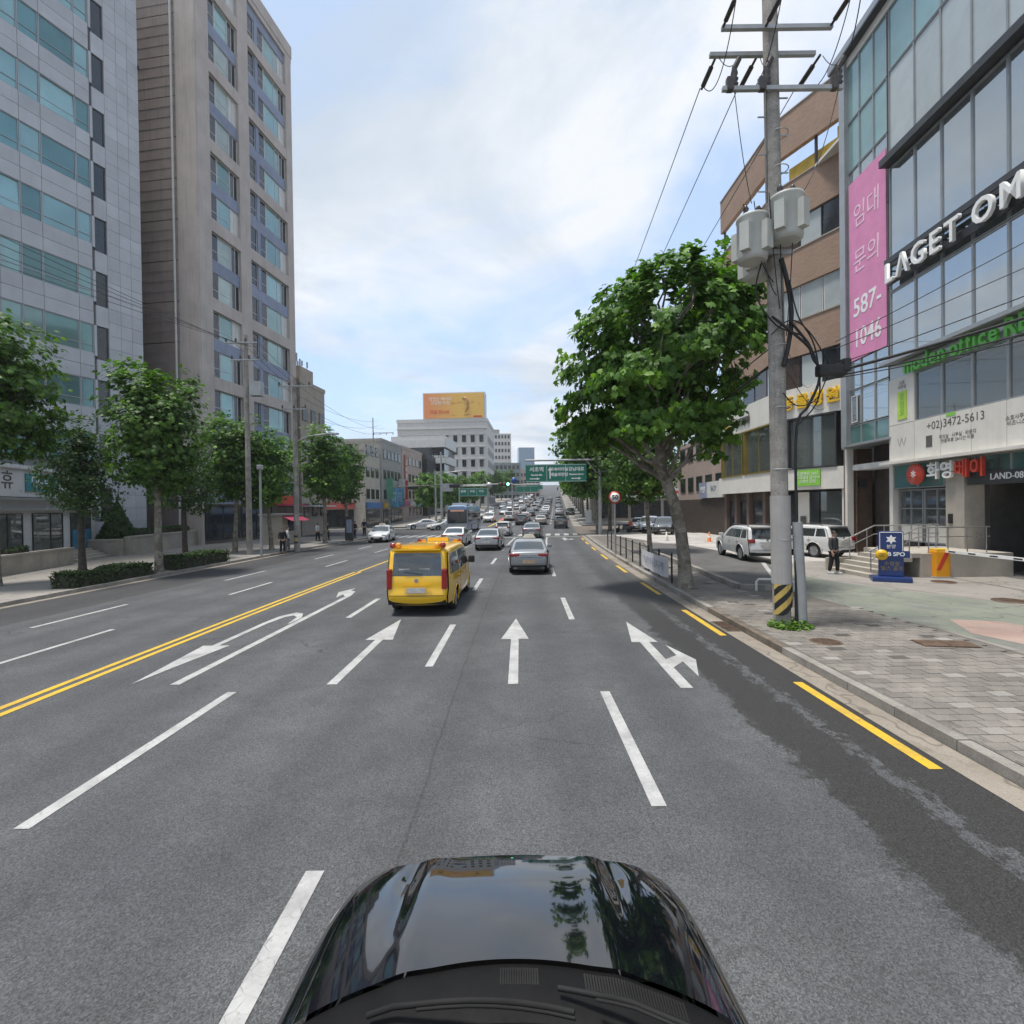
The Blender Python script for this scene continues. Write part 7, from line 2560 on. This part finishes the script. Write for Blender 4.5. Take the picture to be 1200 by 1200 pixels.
def skin_obj(name, verts, edges, m, parent, levels=2):
    """verts: (x, y, z, radius); grows one continuous surface along the edges"""
    me = bpy.data.meshes.new('figure')
    me.from_pydata([v[:3] for v in verts], edges, [])
    o = link(name, me, parent)
    md = o.modifiers.new('skin', 'SKIN')
    md.use_smooth_shade = True
    if not me.skin_vertices:
        bm = bmesh.new()
        bm.from_mesh(me)
        bm.verts.layers.skin.verify()
        bm.to_mesh(me)
        bm.free()
    lay = me.skin_vertices[0].data
    for i, v in enumerate(verts):
        r = v[3]
        lay[i].radius = r if isinstance(r, tuple) else (r, r)
        lay[i].use_root = (i == 0)
    sd = o.modifiers.new('smooth', 'SUBSURF')
    sd.levels = levels
    sd.render_levels = levels
    me.materials.append(m)
    return o


def person(label, loc, rz, top, legs, h=1.68, stride=0.12, arm=0.1, fingers=True, shoe=None, group=None):
    """walking figure; faces -y before rotation"""
    t = thing('person', label, 'person', loc, rz, group)
    k = h / 1.70
    hipz, kz, az = 0.90, 0.49, 0.09
    L = []
    # body: pelvis, spine, neck, head, arms with hands, legs with feet
    V = [(0, 0, 0.93, (0.13, 0.10)), (0, 0.01, 1.10, (0.12, 0.09)), (0, 0.01, 1.30, (0.14, 0.095)), (0, 0.01, 1.42, (0.09, 0.075)), (0, -0.005, 1.49, 0.052), (0, -0.02, 1.56, (0.065, 0.075)), (0, -0.02, 1.63, (0.074, 0.09)), (0, -0.015, 1.685, (0.055, 0.065))]
    E_ = [(i, i + 1) for i in range(7)]
    for sg in (1, -1):
        b0 = len(V)
        sw = arm * sg
        V += [(sg * 0.17, 0.01, 1.39, 0.055), (sg * 0.225, 0.02 + sw * .4, 1.13, 0.043), (sg * 0.235, -0.04 + sw, 0.90, 0.033), (sg * 0.235, -0.055 + sw * 1.15, 0.845, (0.022, 0.04)), (sg * 0.232, -0.062 + sw * 1.2, 0.80, (0.018, 0.042))]
        E_ += [(3, b0), (b0, b0 + 1), (b0 + 1, b0 + 2), (b0 + 2, b0 + 3), (b0 + 3, b0 + 4)]
        if fingers:
            for q in range(4):
                yy = -0.095 + q * 0.022 + sw * 1.2
                c = len(V)
                ln = (0.055, 0.065, 0.062, 0.048)[q]
                V += [(sg * 0.228, yy, 0.775, 0.009), (sg * 0.215, yy - 0.004, 0.775 - ln, 0.0075)]
                E_ += [(b0 + 4, c), (c, c + 1)]
            c = len(V)
            V += [(sg * 0.205, -0.11 + sw * 1.15, 0.825, 0.010), (sg * 0.195, -0.125 + sw * 1.15, 0.785, 0.008)]
            E_ += [(b0 + 3, c), (c, c + 1)]
        b1 = len(V)
        st = stride * sg
        V += [(sg * 0.09, 0.0, 0.86, 0.09), (sg * 0.095, -st * 0.6 - 0.02, kz, 0.06), (sg * 0.095, -st + 0.03, az + .02, 0.042), (sg * 0.10, -st - 0.08, 0.045, (0.035, 0.04)), (sg * 0.105, -st - 0.15, 0.035, (0.03, 0.028))]
        E_ += [(0, b1), (b1, b1 + 1), (b1 + 1, b1 + 2), (b1 + 2, b1 + 3), (b1 + 3, b1 + 4)]
    S = lambda P, g=0.0: [(p[0] * k, p[1] * k, p[2] * k, tuple((q + g) * k for q in p[3]) if isinstance(p[3], tuple) else (p[3] + g) * k) for p in P]
    skin_obj('body', S(V), E_, M_skin, t)
    # shirt
    P = [(0, 0.0, 0.90, (0.16, 0.125)), (0, 0.01, 1.10, (0.145, 0.115)), (0, 0.01, 1.30, (0.165, 0.12)), (0, 0.01, 1.42, (0.10, 0.09))]
    Q = [(0, 1), (1, 2), (2, 3)]
    for sg in (1, -1):
        b0 = len(P)
        sw = arm * sg
        P += [(sg * 0.175, 0.01, 1.385, 0.075), (sg * 0.228, 0.02 + sw * .4, 1.14, 0.062), (sg * 0.236, -0.03 + sw * .9, 0.95, 0.05)]
        Q += [(3, b0), (b0, b0 + 1), (b0 + 1, b0 + 2)]
    skin_obj('top', S(P), Q, top, t)
    P = [(0, 0, 0.93, (0.145, 0.115))]
    Q = []
    for sg in (1, -1):
        b1 = len(P)
        st = stride * sg
        P += [(sg * 0.09, 0.0, 0.84, 0.108), (sg * 0.095, -st * 0.6 - 0.02, kz, 0.085), (sg * 0.095, -st + 0.03, az + 0.02, 0.07)]
        Q += [(0, b1), (b1, b1 + 1), (b1 + 1, b1 + 2)]
    skin_obj('trousers', S(P), Q, legs, t)
    for sg in (1, -1):
        st = stride * sg
        MB().cbox((sg * 0.10 * k, (-st - 0.05) * k, 0.045 * k), (0.10 * k, 0.27 * k, 0.085 * k), 0.035).build('shoe', shoe or M_trim, t)
        # ears, eyes
        MB().lathe([(0.012, 0), (0.010, 0.012), (0.001, 0.014)], (sg * 0.03 * k, -0.098 * k, 1.605 * k), 8, axis='y').build('eye', M_hair, t)
        MB().cbox((sg * 0.078 * k, -0.005, 1.595 * k), (0.018, 0.035, 0.06), 0.008).build('ear', M_skin, t)
    MB().add([(-0.015, -0.10 * k, 1.565 * k), (0.015, -0.10 * k, 1.565 * k), (0, -0.128 * k, 1.568 * k), (0, -0.10 * k, 1.61 * k)], [(0, 1, 2), (0, 2, 3), (1, 3, 2)]).build('nose', M_skin, t)
    MB().box((0, -0.097 * k, 1.53 * k), (0.045, 0.008, 0.008)).build('mouth', mat('lips', (0.30, 0.12, 0.10), 0.6), t)
    # hair cap over the back and crown
    vs, fs = [], []
    for i in range(9):
        th = pi * 0.62 * i / 8
        for j in range(16):
            a = 2 * pi * j / 16
            fr_ = 0.62 if (sin(a) < -0.3) else 1.0
            tt = th * fr_
            vs.append((0.088 * k * sin(tt) * cos(a), (-0.012 + 0.104 * sin(tt) * sin(a)) * k, (1.625 + 0.105 * cos(tt)) * k))
    fs = [(i * 16 + j, i * 16 + (j + 1) % 16, (i + 1) * 16 + (j + 1) % 16, (i + 1) * 16 + j) for i in range(8) for j in range(16)]
    MB().add(vs, fs, True).build('hair', M_hair, t)
    return t


C_black = mat('black_cloth', (0.012, 0.012, 0.014), 0.85)
C_grey = mat('grey_cloth', (0.16, 0.16, 0.17), 0.85)
C_white = mat('white_cloth', (0.55, 0.55, 0.54), 0.85)
C_navy = mat('navy_cloth', (0.02, 0.025, 0.05), 0.85)
C_red = mat('dusty_red_cloth', (0.30, 0.08, 0.08), 0.85)
person('person in a dark grey top and loose black trousers walking by the steps', (12.75, 20.3, WALK), 0.35, mat('charcoal_cloth', (0.045, 0.045, 0.05), 0.85), C_black, 1.68, 0.10, 0.06, shoe=mat('white_shoe', (0.6, 0.6, 0.58), 0.6))
LP = [((-15.0, 33.4), 0.6, C_black, C_black, 'person dressed in black standing by the slim lamp post'), ((-15.2, 34.6), 2.0, C_white, C_grey, 'person in a white top beside the lamp arm pole'), ((-17.6, 46.3), 1.2, C_white, C_black, 'person in white top and black trousers on the left pavement'), ((-16.9, 46.8), 1.5, C_black, C_black, 'person in black beside the one in the white top'), ((-15.3, 49.8), 2.6, C_black, C_navy, 'person in dark clothes walking under the round crowned tree'), ((-15.6, 54.0), 0.2, C_navy, C_black, 'person in navy waiting at the crosswalk on the left'), ((-16.6, 53.2), 0.5, C_red, C_black, 'person in a dusty red top at the left crosswalk end')]
for (x, y), rz, c1, c2, lb in LP:
    person(lb, (x, y, WALK), rz, c1, c2, random.uniform(1.6, 1.75), random.uniform(0.04, 0.16), 0.08, fingers=False, group='people on the left pavement')

# ================================================================ AIR
M_haze = bpy.data.materials.new('summer_haze')
M_haze.use_nodes = True
_n = M_haze.node_tree.nodes
_n.clear()
_o = _n.new('ShaderNodeOutputMaterial')
_pv_ = _n.new('ShaderNodeVolumePrincipled')
_pv_.inputs['Color'].default_value = (0.92, 0.95, 1.0, 1)
_pv_.inputs['Density'].default_value = 0.0003
_pv_.inputs['Anisotropy'].default_value = 0.2
M_haze.node_tree.links.new(_pv_.outputs[0], _o.inputs['Volume'])
tag(MB().box((0, 500, 34.5), (8400, 7400, 72)).build('haze', M_haze), kind='stuff')
